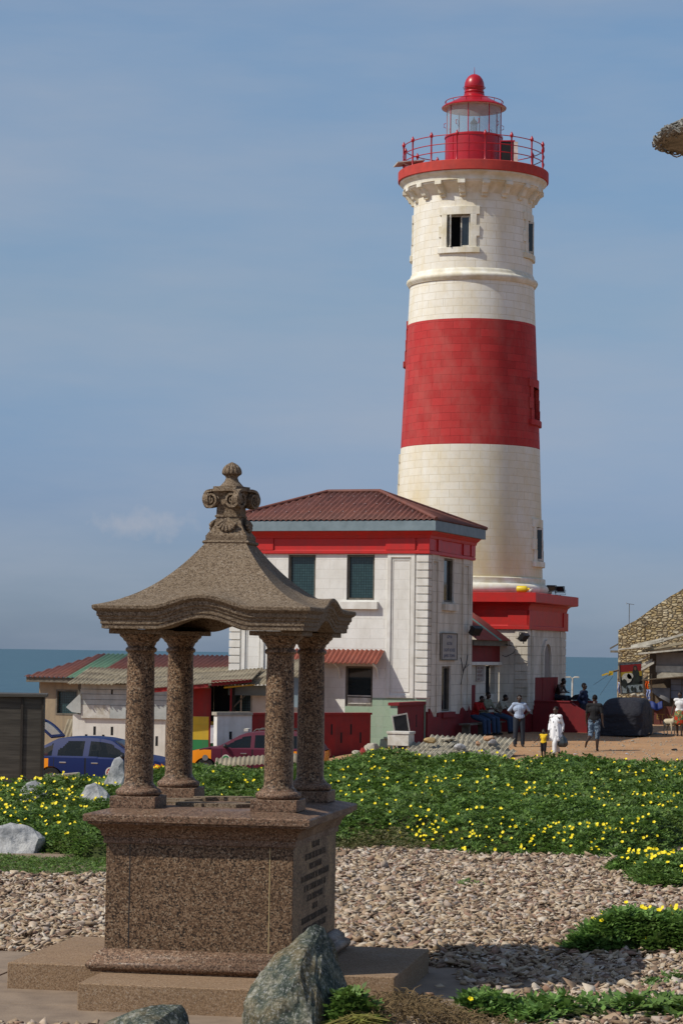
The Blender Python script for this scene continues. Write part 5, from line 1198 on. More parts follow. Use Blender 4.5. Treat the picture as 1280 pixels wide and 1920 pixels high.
# antenna
a0 = at(1178.5, 1171, 108.2); mb = MB(); mb.tube((0, 0, -.3), (0, 0, .93), .018, n=6)
t = thing('tv_antenna', 'thin television antenna standing on the slope of the stone gable', 'antenna', (a0.x, 108.2, a0.z))
mb.build('mast', 'steel', t); mb = MB(); mb.tube((-.13, 0, .95), (.22, 0, .90), .012, n=5)
for i in range(6): x = -.12+.06*i; mb.tube((x, -.15+.01*i, .945-.01*i), (x, .15-.01*i, .945-.01*i), .008, n=4)
mb.tube((-.13, -.02, .9), (-.13, .02, 1.0), .01, n=5); mb.build('aerial', 'steel', t)
# shack in front
SY = 105.0; s0 = at(1195, 1360, SY); shk = thing('patched_shack', 'patched shack of planks, tarps and old sheets leaning on the stone ruin', 'shack', (s0.x, SY, 0), -R(19))
def sx(x): return onwall(x, 1260, (s0.x, SY), -R(19))[0]
def szz(y): return EYE-(y-1232)*SY/FPX
M['greyboard'] = plain('grey_board', (.26, .28, .32), (.2, .22, .26), 3, .8); M['brownboard'] = plain('brown_board', (.16, .12, .08), (.11, .085, .06), 3, .9); M['whiteboard'] = plain('dirty_white_board', (.55, .52, .44), (.36, .33, .27), 4, .9, streak=.5, dirt=(.2, .17, .13))
M['tarp'] = plain('grey_tarp', (.22, .21, .20), (.16, .15, .14), 3, .8)
mb = MB(); mb.box(sx(1212), sx(1340), .5, .6, -.3, szz(1212)); mb.build('back_wall', 'brownboard', shk, smooth=0)
mb = MB(); mb.box(sx(1206), sx(1213), .0, .08, -.2, szz(1262)); mb.box(sx(1219), sx(1221), .0, .08, -.2, szz(1262)); mb.build('posts', 'palewood', shk, smooth=0)
mb = MB(); mb.box(sx(1256), sx(1330), .1, .14, szz(1307), szz(1272)); 
pn = mb.build('grey_shutter', 'greyboard', shk, smooth=0)
mb = MB()
for y in (1282, 1293): mb.box(sx(1256), sx(1330), .09, .099, szz(y)-.012, szz(y)+.012)
mb.box(sx(1276), sx(1276)+.03, .088, .099, szz(1307), szz(1272)); mb.build('battens', 'woodframe', pn, smooth=0)
mb = MB(); mb.box(sx(1230), sx(1330), -.2, -.16, szz(1259), szz(1247)); mb.box(sx(1233), sx(1330), -.3, -.26, szz(1270), szz(1259)-.01, 1); mb.build('white_boarding', ['whiteboard', 'rubble'], shk, smooth=0)
mb = MB(); mb.box(sx(1230), sx(1330), -.1, -.05, szz(1247), szz(1222)); mb.build('plastered_strip', 'archgrey', shk, smooth=0)
def plank(n_, x0, y0, x1, y1, th, d=-.4, mat='whiteboard', dep=.5, par=shk):
    mb = MB(); A_ = (sx(x0), szz(y0)); B_ = (sx(x1), szz(y1)); mb.prism([A_, B_, (B_[0], B_[1]+th), (A_[0], A_[1]+th)], d, d+dep); return mb.build(n_, mat, par, smooth=0, bevel=.005)
plank('roof_board', 1163, 1219, 1222, 1212, .06, -.5, dep=.7); plank('roof_board', 1184, 1217, 1246, 1202, .18, -.3, dep=.5); plank('roof_board', 1222, 1208, 1330, 1176, .10, -.3, dep=.5); plank('roof_board', 1202, 1227, 1330, 1213, .07, -.8, dep=1.0); plank('roof_board', 1205, 1222, 1330, 1196, .12, -.2, 'asb', .5)
plank('roof_board', 1208, 1275, 1330, 1262, .04, -.7, 'brownboard', .9)
plank('hanging_plank', 1206, 1250, 1226, 1240, .14, -.5, dep=.04); plank('hanging_plank', 1206, 1257, 1230, 1243, .12, -.56, dep=.04); plank('hanging_plank', 1200, 1240, 1217, 1232, .06, -.5, dep=.04)
mb = MB(); mb.tube((sx(1209), -.3, szz(1214)), (sx(1221), -.3, szz(1246)), .025, n=5); mb.tube((sx(1253), -.35, szz(1202)), (sx(1234), -.35, szz(1214)), .02, n=5); mb.build('stick', 'palewood', shk)
mb = MB(); mb.grid(lambda u, v: Vector((S(sx(1222), sx(1256), u), -.1-.25*math.sin(u*3)*v, S(szz(1288), S(szz(1296), szz(1316), u), v))), 16, 8); mb.build('tarp_flap', 'tarp', shk, smooth=60)
mb = MB(); mb.box(sx(1222), sx(1256), .05, .08, szz(1320), szz(1288)); mb.build('brown_panel', 'brownboard', shk, smooth=0)  # brownish panel behind the tarp flap
# low painted wall with lettering
mb = MB(); mb.box(0, sx(1340)-sx(1222), 0, .15, -.3, szz(1322)-.25)
lw_ = mb.build('painted_wall', plain('dark_red_painted_board', (.12, .03, .025), (.08, .03, .02), 3, .8, streak=.4, dirt=(.16, .12, .06)), None, smooth=0)
tag(lw_, 'low dark red board wall with faded yellow capitals beneath the patched shack', 'wall', loc=(s0.x+sx(1222)*math.cos(R(19)), SY-.6-sx(1222)*math.sin(R(19)), .25), rz=-R(19))
M['fadeyel'] = plain('faded_yellow_letters', (.26, .15, .04), None, 5, .9); text_mesh('ET WO', .34, 'fadeyel', lw_, (.1, -.003, szz(1346)-.25), (R(90), 0, 0), align='LEFT', depth=.002)
# ragged stone, bamboo pole, flags, cloths
mb = MB(); mb.tube((0, 0, -.2), (.02, 0, szz(1257)), .04, n=7); tag(mb.build('bamboo_pole', 'palewood', None), 'upright bamboo pole at the left corner of the stone ruin', 'pole', loc=(at(1157, 1300, 107.4).x, 107.4, 0))
mb = MB(); a_, b_ = at(1145, 1260, 107.2), at(1166, 1255, 107.2); mb.tube(a_, b_, .05, .04, n=6); tag(mb.build('crooked_branch', 'brownboard', None), 'crooked brown branch sticking out sideways from the ruin corner', 'branch')
mb = MB(); f0, f1 = at(1141, 1258, 107.1), at(1148, 1266, 107.1); mb.add([f0, at(1149, 1259, 107.15), f1, at(1139, 1267, 107.0)], [(0, 1, 2, 3)]); tag(mb.build('cloth_rag', 'yellow', None, smooth=0, thick=.01), 'yellow rag hanging from the crooked branch', 'rag')
mb = MB(); mb.add([at(1127, 1265, 107.1), at(1138, 1261, 107.1), at(1139, 1264, 107.1), at(1128, 1268, 107.1)], [(0, 1, 2, 3)]); tag(mb.build('cloth_rag', 'yellow', None, smooth=0, thick=.01), 'small yellow strip fluttering left of the yellow rag', 'rag')
M['sagwire'] = M['black']
for (x0, y0, x1, y1, l_) in ((1145, 1262, 1112, 1284, 'upper guy rope running down left from the branch'), (1148, 1268, 1124, 1303, 'lower guy rope running down to the covered car')):
    a_, b_ = at(x0, y0, 107.1), at(x1, y1, 106.5); mb = MB(); mb.tube(a_, b_, .008, n=4); tag(mb.build('guy_rope', 'sagwire', None), l_, 'rope')
M['orangecloth'] = plain('orange_cloth', (.75, .12, .01), None, 5, .8); M['bluecloth'] = plain('blue_white_cloth', (.12, .2, .5), (.6, .62, .65), 9, .9); M['bluetarp'] = plain('blue_tarp', (.01, .03, .16), (.01, .02, .10), 3, .6)
def hung(name, x0, x1, y0, y1, Y, mat, label, cat):
    a_, b_ = at(x0, y0, Y), at(x1, y1, Y); mb = MB(); mb.grid(lambda u, v: Vector((S(a_.x, b_.x, u)+.02*math.sin(v*9), Y-.06*math.sin(u*9+v*2), S(a_.z, b_.z, v)+.02*math.sin(u*7)*v)), 12, 10)
    tag(mb.build(name, mat, None, smooth=60, thick=.012), label, cat)
hung('cloth', 1209, 1215, 1277, 1291, 104.2, 'orangecloth', 'bright orange cloth hanging right of the poster', 'cloth')
hung('cloth', 1158, 1166, 1279, 1301, 106.2, 'bluecloth', 'blue and white cloth hanging left of the poster', 'cloth')
hung('cloth', 1211, 1218, 1293, 1312, 104.1, 'bluecloth', 'small patterned cloth hung below the orange cloth', 'cloth')
a_ = at(1228, 1325, 104.0); mb = MB(); mb.grid(lambda u, v: Vector((S(-.30, .28, u), -.15+.3*v+.05*math.sin(u*11), .18*math.sin(math.pi*v)+.05*math.sin(u*8)-.25*abs(v-.5))), 14, 10); 
tag(mb.build('tarp_bundle', 'bluetarp', None, smooth=60, thick=.03), 'crumpled dark blue tarp thrown over the low painted wall', 'tarp', loc=a_)
# poster board (generic painted portrait scene in red, gold and green bands)
pw = at(1164, 1243, 104.6); pe = at(1207, 1241, 104.6); pt = thing('painted_poster', 'framed painted poster with red and gold sky over dark figures, leaning on the ruin', 'poster', (pw.x, 104.6, at(1166, 1302, 104.6).z), 0)
Wp = pe.x-pw.x; Hp = at(1166, 1243, 104.6).z-at(1166, 1302, 104.6).z; shr = .02
M['pred'] = plain('poster_red', (.20, .012, .012), None, 5, .6); M['pgold'] = plain('poster_gold', (.30, .20, .02), (.25, .18, .02), 5, .6); M['pblack'] = plain('poster_black', (.012, .012, .012), (.02, .03, .02), 8, .6); M['pskin'] = plain('poster_skin', (.14, .08, .05), None, 5, .6)
M['pgrey'] = plain('poster_grey', (.28, .34, .34), (.10, .12, .13), 14, .7); M['pcream'] = plain('poster_cream', (.5, .48, .4), (.3, .3, .26), 12, .7)
mt_ = Matrix.Rotation(R(-5), 4, 'Y')
def pbox(n_, a, b, c, d, y, mat, par=pt): mb = MB(); mb.box(a*Wp, b*Wp, y, y+.01, c*Hp, d*Hp, 0, mt_); return mb.build(n_, mat, par, smooth=0)
mb = MB(); mb.frame(-.02, Wp+.02, -.03, .03, -.02, Hp+.02, .045); mb.v = [tuple(mt_ @ Vector(p)) for p in mb.v]; mb.build('frame', 'woodframe', pt, smooth=0)
cv_ = pbox('canvas', .02, .98, .02, .98, .0, 'pblack'); pbox('title_strip', .03, .97, .93, .985, -.006, 'pgrey'); pbox('red_field', .03, .97, .70, .925, -.006, 'pred', cv_); pbox('gold_field', .03, .97, .54, .70, -.006, 'pgold', cv_); pbox('grey_strip', .03, .97, .04, .27, -.006, 'pgrey', cv_)
def pel(n_, parts, mat, y):
    mb = MB()
    for (cx_, cz_, rx_, rz2) in parts: mb.prism([(cx_*Wp+rx_*Wp*math.cos(t), cz_*Hp+rz2*Hp*math.sin(t)) for t in [i*math.pi/8 for i in range(16)]], y, y+.004, mat=mt_)
    mb.build(n_, mat, cv_, smooth=0)
pel('standing_figure', [(.70, .58, .16, .22), (.70, .80, .09, .09)], 'pblack', -.012); pel('face', [(.70, .78, .05, .06)], 'pskin', -.017); pel('seated_figures', [(.30, .50, .22, .16), (.45, .56, .14, .10)], 'pcream', -.022); pel('small_figures', [(.18, .34, .12, .14), (.8, .46, .1, .12)], 'pblack', -.027)
pel('lower_figures', [(.3, .12, .05, .1), (.5, .15, .06, .09), (.62, .12, .04, .1), (.85, .16, .06, .08)], 'pblack', -.032)
# stones stacked beneath the poster
for i, (x, y, s_, l_) in enumerate(((1188, 1304, .16, 'left'), (1196, 1305, .13, 'middle'), (1203, 1303, .12, 'right'))):
    g = at(x, y, 104.0); rock('stone', 'pale lump just below the painted poster, '+l_+' of three', 'stone', g, (s_, s_, s_*.7), 70+i, 'rubble')
# far lamp post down by the shore
p = at(1072, 1318, 125); pp = thing('shore_lamp_post', 'thin white twin armed lamp post by the sea behind the lighthouse steps', 'lamp post', (p.x, 125, p.z-2.5))
mb = MB(); mb.tube((0, 0, 0), (0, 0, 3.8), .06, .045, 8); mb.build('post', 'paintwood', pp); hh = 3.8
for s in (-1, 1): mb = MB(); mb.path([(0, 0, hh-.05), (s*.12, 0, hh+.05), (s*.30, 0, hh+.05)], .035, 6); mb.box(min(s*.12, s*.34), max(s*.12, s*.34), -.08, .08, hh+.0, hh+.07); mb.build('lamp_arm', 'paintwood', pp)

# thatched parasol reaching in at the upper right edge
th = at(1225, 254, 11.0); tx, tz_ = th.x, th.z
M['thatch'] = plain('dry_thatch', (.26, .25, .22), (.13, .125, .11), 14, .95, .1, .8, 60)
tp = thing('thatched_parasol', 'ragged dry thatch parasol edge at the upper right, its pole beyond the picture', 'parasol', (tx+.37, 11.0, 0))
rr = random.Random(11); mb = MB(); Rt = .37
for i in range(150):                             # reeds bound along the rim
    ph_ = rr.uniform(0, 6.3); q = rr.random()**.5; cr_, cz_ = .05*q*math.cos(ph_), .028*q*math.sin(ph_); f_ = rr.randint(3, 9); n_ = 110; p0_ = rr.uniform(0, 6)
    r_ = Rt-.05+cr_; z0_ = tz_+.0+cz_-cr_*.35
    a0_, span = rr.uniform(0, 6.28), rr.uniform(.5, 2.6); pts = []
    for j in range(40):
        a = a0_+span*j/39; pts.append(((r_+.012*math.sin(f_*a*3+p0_))*math.cos(a), (r_+.012*math.sin(f_*a*3+p0_))*math.sin(a), z0_+.012*math.sin(f_*a*4+p0_*2)))
    mb.path(pts, rr.uniform(.003, .006), 3)
for ring in range(10):
    for i in range(420):
        a = 2*math.pi*(i+rr.random())/420; r1 = (Rt-.02)*(1-ring*.095)*rr.uniform(.95, 1.035); r2_ = max(.02, r1-rr.uniform(.06, .2)); z1 = tz_-.01+(Rt-r1)*.3+rr.uniform(-.015, .025); z2 = z1+.3*(r1-r2_)+rr.uniform(-.005, .02); d2 = rr.uniform(-.10, .10)
        mb.path([(r1*math.cos(a), r1*math.sin(a), z1), (r2_*math.cos(a+d2), r2_*math.sin(a+d2), z2)], rr.uniform(.002, .0045), 3)
mb.lathe([(Rt*.90, tz_-.03), (Rt*.94, tz_-.005), (.05, tz_+.24)], 60); mb.lathe([(Rt*.90, tz_-.03), (Rt*.55, tz_-.02), (.04, tz_+.10)], 60)
mb.build('thatch_crown', 'thatch', tp, smooth=0)
mb = MB(); mb.tube((0, 0, 0), (0, 0, tz_+.3), .06, .05, 10); mb.build('pole', 'palewood', tp)
# ================================================================ PEOPLE
M['skin'] = plain('dark_brown_skin', (.055, .030, .019), (.04, .022, .014), 6, .5, .4, .05, 80)
M['hair'] = plain('black_hair', (.008, .007, .007), (.014, .012, .012), 20, .9, .2, .6, 120); M['eye'] = plain('eye_white', (.5, .48, .45), None, 5, .3)
def cap_mesh(bm, p0, p1, ra, rb, n=12):
    p0 = Vector(p0); p1 = Vector(p1); d = p1-p0
    if d.length < 1e-5: d = Vector((0, 0, 1e-4))
    L_ = d.length; d = d.normalized(); a = d.orthogonal().normalized(); b = d.cross(a); rings = []
    for t in (-80, -50, -20, 0): rings.append((p0 + d*ra*math.sin(R(t)), ra*math.cos(R(t))))
    for t in (0, 20, 50, 80): rings.append((p1 + d*rb*math.sin(R(t)), rb*math.cos(R(t))))
    vs = [[bm.verts.new(c + (a*math.cos(2*math.pi*i/n) + b*math.sin(2*math.pi*i/n))*r_) for i in range(n)] for c, r_ in rings]
    for j in range(len(rings)-1):
        for i in range(n): bm.faces.new((vs[j][i], vs[j][(i+1) % n], vs[j+1][(i+1) % n], vs[j+1][i]))
    bm.faces.new(vs[0][::-1]); bm.faces.new(vs[-1])
def ell_mesh(bm, c, r_, n=10):
    m_ = Matrix.Translation(c) @ Matrix.Diagonal((*r_, 1)); bmesh.ops.create_uvsphere(bm, u_segments=2*n, v_segments=n, radius=1, matrix=m_)
def remeshed(name, caps, ells, mat, parent, voxel=.012, smooth_it=2):
    bm = bmesh.new()
    for c_ in caps: cap_mesh(bm, *c_)
    for e_ in ells: ell_mesh(bm, *e_)
    me = bpy.data.meshes.new(name); bm.to_mesh(me); bm.free()
    t_ = bpy.data.objects.new(name, me); C.objects.link(t_)
    q = t_.modifiers.new('r', 'REMESH'); q.mode = 'VOXEL'; q.voxel_size = voxel
    q2 = t_.modifiers.new('s', 'SMOOTH'); q2.iterations = smooth_it; q2.factor = .5
    dg = bpy.context.evaluated_depsgraph_get(); m2 = bpy.data.meshes.new_from_object(t_.evaluated_get(dg)); bpy.data.objects.remove(t_)
    m2.materials.clear(); m2.materials.append(M[mat] if isinstance(mat, str) else mat); m2.polygons.foreach_set('use_smooth', [True]*len(m2.polygons))
    o_ = bpy.data.objects.new(name, m2); C.objects.link(o_); o_.parent = parent; return o_
BASE = dict(pel=(0, 0, .95), wst=(0, 0, 1.08), chs=(0, 0, 1.27), nk=(0, .0, 1.47), hd=(0, -.015, 1.625), shL=(.18, 0, 1.41), shR=(-.18, 0, 1.41), elL=(.235, .03, 1.13), elR=(-.235, .03, 1.13),
            wrL=(.25, -.03, .88), wrR=(-.25, -.03, .88), hiL=(.09, 0, .91), hiR=(-.09, 0, .91), knL=(.105, -.015, .50), knR=(-.105, -.015, .50), anL=(.11, .02, .085), anR=(-.11, .02, .085))
def person(label, loc, rz, H, pose=None, top=None, bottom=None, shoes=None, sleeve=.5, leg=1.0, female=False, child=False, look=0, skirt=None, hair='hair', girth=1.0):
    J = {k_: Vector(v) for k_, v in BASE.items()}
    for k_, v in (pose or {}).items(): J[k_] = Vector(v)
    t = thing('person', label, 'person', loc, rz); t.scale = (H/1.75,)*3
    g_ = girth; hs = 1.22 if child else 1.0; sh = .92 if female else 1.0
    for s in 'LR': J['sh'+s] = Vector((J['sh'+s].x*sh, J['sh'+s].y, J['sh'+s].z))
    hd = J['hd']; fd = Vector((math.sin(look), -math.cos(look), 0)); sd_ = Vector((math.cos(look), math.sin(look), 0))
    caps = [(J['pel']+Vector((-.06, 0, 0)), J['pel']+Vector((.06, 0, 0)), .105*g_, .105*g_), (J['pel'], J['wst'], .12*g_, .105*g_), (J['wst'], J['chs'], .105*g_, .125*g_),
            (J['chs']+Vector((-.07, 0, 0)), J['chs']+Vector((.07, 0, 0)), .11*g_, .11*g_), (J['shL'], J['shR'], .062, .062), (J['chs'], J['nk'], .10, .058), (J['nk'], hd+Vector((0, 0, -.06)), .052, .050)]
    ells = [(hd+Vector((0, 0, .01)), (.076*hs, .092*hs, .108*hs)), (hd+fd*.035+Vector((0, 0, -.055)), (.055*hs, .06*hs, .06*hs)), (hd+sd_*.078*hs, (.012, .02, .03)), (hd-sd_*.078*hs, (.012, .02, .03))]
    caps += [(hd+fd*.082*hs+Vector((0, 0, .02)), hd+fd*.104*hs+Vector((0, 0, -.02)), .010, .016), (hd+fd*.082*hs+sd_*.018+Vector((0, 0, -.052)), hd+fd*.082*hs-sd_*.018+Vector((0, 0, -.052)), .013, .013)]
    for s, sg in (('L', 1), ('R', -1)):
        caps += [(J['sh'+s], J['el'+s], .052, .040), (J['el'+s], J['wr'+s], .040, .027), (J['hi'+s], J['kn'+s], .088*g_, .058), (J['kn'+s], J['kn'+s].lerp(J['an'+s], .35), .056, .060), (J['kn'+s].lerp(J['an'+s], .35), J['an'+s], .060, .036)]
        # foot
        a_ = J['an'+s]; kn = J['kn'+s]; ft = Vector((0, -1, 0)); sh_ = (a_-kn).normalized(); ft = (ft - sh_*ft.dot(sh_))
        if ft.length < .3: ft = Vector((0, 0, -1))
        ft.normalize(); hl = a_+sh_*.045-ft*.035; caps += [(a_, hl, .036, .034), (hl, a_+sh_*.05+ft*.12, .034, .030), (a_+sh_*.05+ft*.12, a_+sh_*.056+ft*.18, .032, .022), (a_, a_+sh_*.05+ft*.10, .036, .028)]
        # hand: palm, four unequal curled fingers, thumb from the side of the palm
        w_ = J['wr'+s]; f_ = (w_-J['el'+s]).normalized(); side = f_.cross(Vector((0, 0, 1))) 
        if side.length < .3: side = Vector((0, 1, 0))
        side = (Vector((0, -1, 0)) - f_*Vector((0, -1, 0)).dot(f_))
        if side.length < .2: side = Vector((0, 0, 1))-f_*f_.z
        side.normalize(); nrm = f_.cross(side).normalized()*(-sg)
        for q in range(4):
            o_ = side*(.030-.020*q); k0 = w_+f_*.085+o_; ln = (.070, .080, .074, .058)[q]
            caps += [(w_+f_*.01+o_*.6, k0, .014, .011), (k0, k0+f_*ln*.5+nrm*.012, .0095, .009), (k0+f_*ln*.5+nrm*.012, k0+f_*ln*.9+nrm*.035, .009, .0075)]
        caps += [(w_+f_*.03+side*.025, w_+f_*.065+side*.055+nrm*.01, .012, .010), (w_+f_*.065+side*.055+nrm*.01, w_+f_*.095+side*.062+nrm*.02, .010, .008)]
    b_ = remeshed('body', caps, ells, 'skin', t, .0085)
    mb = MB(); 
    for s in (-1, 1): mb.ball(hd+fd*.083*hs+sd_*.032*s+Vector((0, 0, .018)), (.011, .011, .008), 5)
    mb.build('eyes', 'eye', t, smooth=60); 
    if hair: 
        hb = [(hd-fd*.012+Vector((0, 0, .032)), (.082*hs, .095*hs, .098*hs))]
        remeshed('hair', [], hb, hair, t, .01)
    def lp(a, b, f_): return J[a].lerp(J[b], f_)
    if top:
        e = .022; cp = [(J['pel']+Vector((-.05, 0, .05)), J['pel']+Vector((.05, 0, .05)), .115*g_+e, .115*g_+e), (J['pel']+Vector((0, 0, .05)), J['wst'], .12*g_+e, .115*g_+e), (J['wst'], J['chs'], .115*g_+e, .128*g_+e), (J['chs']+Vector((-.07, 0, 0)), J['chs']+Vector((.07, 0, 0)), .112*g_+e, .112*g_+e), (J['shL'], J['shR'], .066+e*.6, .066+e*.6), (J['chs'], J['nk']-Vector((0, 0, .045)), .11+e, .075)]
        for s in 'LR':
            if sleeve > 0:
                cp.append((J['sh'+s], lp('sh'+s, 'el'+s, min(1, sleeve*2)*.9), .058, .054 if sleeve < .6 else .050))
                if sleeve > .6: cp.append((J['el'+s], lp('el'+s, 'wr'+s, (sleeve-.5)*1.8), .054, .042))
        remeshed('top', cp, [(J['chs']+Vector((sg*.06, -.07, .0)), (.085, .060, .075)) for sg in (-1, 1)] if female else [], top, t, .011)
    if bottom:
        e = .018; cp = [(J['pel']+Vector((-.06, 0, .03)), J['pel']+Vector((.06, 0, .03)), .112*g_+e, .112*g_+e)]
        for s in 'LR':
            cp.append((J['hi'+s], J['kn'+s], .092*g_+e, .064+e))
            if leg > .55: cp.append((J['kn'+s], lp('kn'+s, 'an'+s, (leg-.5)*1.9), .064+e, .052+e))
        remeshed('trousers' if leg > .6 else 'shorts', cp, [], bottom, t, .011)
    if shoes:
        cp = []
        for s in 'LR':
            a_ = J['an'+s]; kn = J['kn'+s]; sh_ = (a_-kn).normalized(); ft = Vector((0, -1, 0)); ft = (ft-sh_*ft.dot(sh_)); ft = ft.normalized() if ft.length > .3 else Vector((0, 0, -1)); hl = a_+sh_*.045-ft*.04
            cp += [(hl, a_+sh_*.05+ft*.15, .042, .036), (a_+sh_*.02, hl, .040, .042)]
        remeshed('shoes', cp, [], shoes, t, .011)
    return t
def cl(n, a, b=None, sc_=12, **k_): M[n] = plain(n, a, b, sc_, .85, .2, .3, 30, **k_); return n
cl('light_blue_shirt', (.36, .42, .52), (.30, .36, .46), 4); cl('dark_trousers', (.03, .035, .045)); cl('navy_jacket', (.012, .018, .045), (.02, .028, .06)); cl('black_tee', (.016, .016, .017)); cl('red_shirt', (.30, .012, .012)); cl('olive_shirt', (.20, .21, .15)); cl('beige_shirt', (.36, .35, .28)); cl('blue_jeans', (.04, .07, .13)); cl('white_vest', (.75, .74, .72)); cl('white_shoes', (.6, .6, .6)); cl('black_shorts', (.015, .015, .018))
k = NT('camouflage_shorts'); k.l; c = k.ramp(k.noise(9, 3), [(0, (.04, .06, .09)), (.45, (.04, .06, .09)), (.5, (.16, .22, .28)), (.6, (.07, .10, .14))], 'CONSTANT'); M['camo'] = k.done(c, .9, .1)
k = NT('white_dress_dark_marks'); v = k.n('TexVoronoi'); v.inputs['Scale'].default_value = 10; k.l(k.mapp((1.3, 1.3, .55)), v.inputs[0]); M['dress'] = k.done(k.mix(k.mr(v.outputs[0], .22, .28, 1, 0), (.74, .73, .72), (.06, .06, .07)), .8, .2)
k = NT('yellow_black_dots'); v = k.n('TexVoronoi'); v.inputs['Scale'].default_value = 17; v.inputs['Randomness'].default_value = .2; k.l(k.src(), v.inputs[0]); M['dots'] = k.done(k.mix(k.mr(v.outputs[0], .32, .36, 1, 0), (.75, .48, .02), (.02, .02, .02)), .8, .2)
k = NT('kente_skirt'); c = k.ramp(k.noise(11, 2, k.mapp((1, 1, .6))), [(0, (.45, .05, .02)), (.43, (.45, .05, .02)), (.48, (.03, .14, .06)), (.56, (.45, .33, .12)), (.63, (.02, .09, .05))], 'CONSTANT'); M['kente'] = k.done(c, .85, .2)
def cloth_lathe(name, prof, mat, parent, fold=.06, nf=9, sx_=1, sy_=1, c=(0, 0, 0), seed=0):
    mb = MB(); n = 60; vs = []
    for (r_, z) in prof:
        for i in range(n):
            a = 2*math.pi*i/n; f_ = 1+fold*math.sin(a*nf+seed+2*mnoise.noise(Vector((math.cos(a), math.sin(a), z*2+seed))))*(1 if r_ == 0 else min(1, (prof[0][1]-z)*3)); vs.append((c[0]+r_*f_*sx_*math.sin(a), c[1]-r_*f_*sy_*math.cos(a), z))
    k_ = n; fs = [(j*k_+i, j*k_+(i+1) % k_, (j+1)*k_+(i+1) % k_, (j+1)*k_+i) for j in range(len(prof)-1) for i in range(n)]; mb.add(vs, fs)
    return mb.build(name, mat, parent, smooth=70, thick=.006)
def pos(px, py, ytop, k_=1.0):
    g_ = ground(px, py); return g_, (py-ytop)*g_.y/FPX*k_
# 1 man in light blue shirt, hands on hips
g, h = pos(972, 1400, 1303)
person('man in a light blue shirt and dark trousers standing with hands on hips', g, R(4), h, dict(elL=(.36, .06, 1.19), elR=(-.36, .06, 1.19), wrL=(.17, -.03, 1.02), wrR=(-.17, -.03, 1.02), knL=(.12, 0, .5), anL=(.13, .02, .085), knR=(-.12, -.02, .5), anR=(-.135, .0, .085)), 'light_blue_shirt', 'dark_trousers', 'black_tee', .5, 1.0, look=-.15, girth=1.08)
# 2 woman in white dress walking left
g, h = pos(1041, 1423, 1325); 
wo_ = person('woman walking left in a knee length white dress with dark marks, carrying a bag', g, R(-38), h, dict(knL=(.08, -.20, .52), anL=(.08, -.22, .10), knR=(-.07, .08, .50), anR=(-.07, .34, .16), hiL=(.08, -.02, .91), elL=(.21, .10, 1.15), wrL=(.22, .06, .90), elR=(-.20, -.06, 1.15), wrR=(-.16, -.18, .95)), 'dress', 'white_vest', 'black_shorts', 1.0, .85, True, look=-.25)
cloth_lathe('dress_skirt', [(.15, 1.30), (.165, 1.2), (.19, 1.05), (.22, .85), (.24, .68), (.255, .60)], 'dress', wo_, .07, 8, 1, .95, seed=1)
# bag held in her hand
bp = wo_.matrix_basis @ Vector((.24, .04, .72)); s_ = h/1.75
hpos = Vector(g) + Matrix.Rotation(R(-38), 4, 'Z') @ (Vector((.225, .05, .83))*s_)
mb = MB(); mb.lathe([(0, -.40), (.10, -.40), (.155, -.34), (.165, -.25), (.13, -.14), (.06, -.06), (.02, -.02), (.015, .02), (0, .02)], 24, flute=lambda a: 1+.08*math.sin(a*5)+.05*math.sin(a*11)); mb.path([(-.03, 0, -.05), (-.04, 0, .03), (0, 0, .06), (.04, 0, .03), (.03, 0, -.05)], .008, 5)
M['bagp'] = plain('black_polythene', (.015, .02, .022), (.05, .06, .065), 6, .25, .5, .5, 12)
tag(mb.build('plastic_bag', 'bagp', None, smooth=50), 'bulging dark plastic bag hanging from the hand of the woman in white', 'bag', loc=hpos)
# 3 toddler
g, h = pos(1018, 1423, 1368)
person('small child in a yellow dotted shirt and dark shorts with one arm flung out', g, R(-25), h, dict(elR=(-.32, .02, 1.22), wrR=(-.50, -.02, 1.02), elL=(.25, -.02, 1.20), wrL=(.30, -.03, 1.38), knL=(.10, -.05, .48), anL=(.11, -.04, .085), knR=(-.10, .02, .48), anR=(-.10, .06, .09)), 'dots', 'black_shorts', None, 0.0, .55, False, True, look=.1, girth=1.05)
# 4 boy in black tee walking away
g, h = pos(1113, 1408, 1303)
person('boy in a black T-shirt and camouflage shorts walking away across the dirt', g, R(165), h, dict(hd=(.0, -.03, 1.625), knR=(-.10, .02, .50), anR=(-.10, .05, .085), knL=(.10, .06, .50), anL=(.16, .42, .30), elL=(.25, -.02, 1.14), wrL=(.27, -.12, .90), elR=(-.25, .06, 1.14), wrR=(-.27, .04, .88)), 'black_tee', 'camo', None, .45, .62, look=.5)
# 5 man in navy jacket
g = at(1093, 1371, 92); g.z = terrain(g.x, g.y)+.02
person('man in a navy jacket and dark trousers standing in profile behind the parapet', g, R(60), 1.88, dict(elL=(.22, .14, 1.16), wrL=(.14, .02, .98), elR=(-.22, .12, 1.16), wrR=(-.14, .0, .98)), 'navy_jacket', 'dark_trousers', 'white_shoes', 1.0, 1.0, look=0.0, girth=1.05)
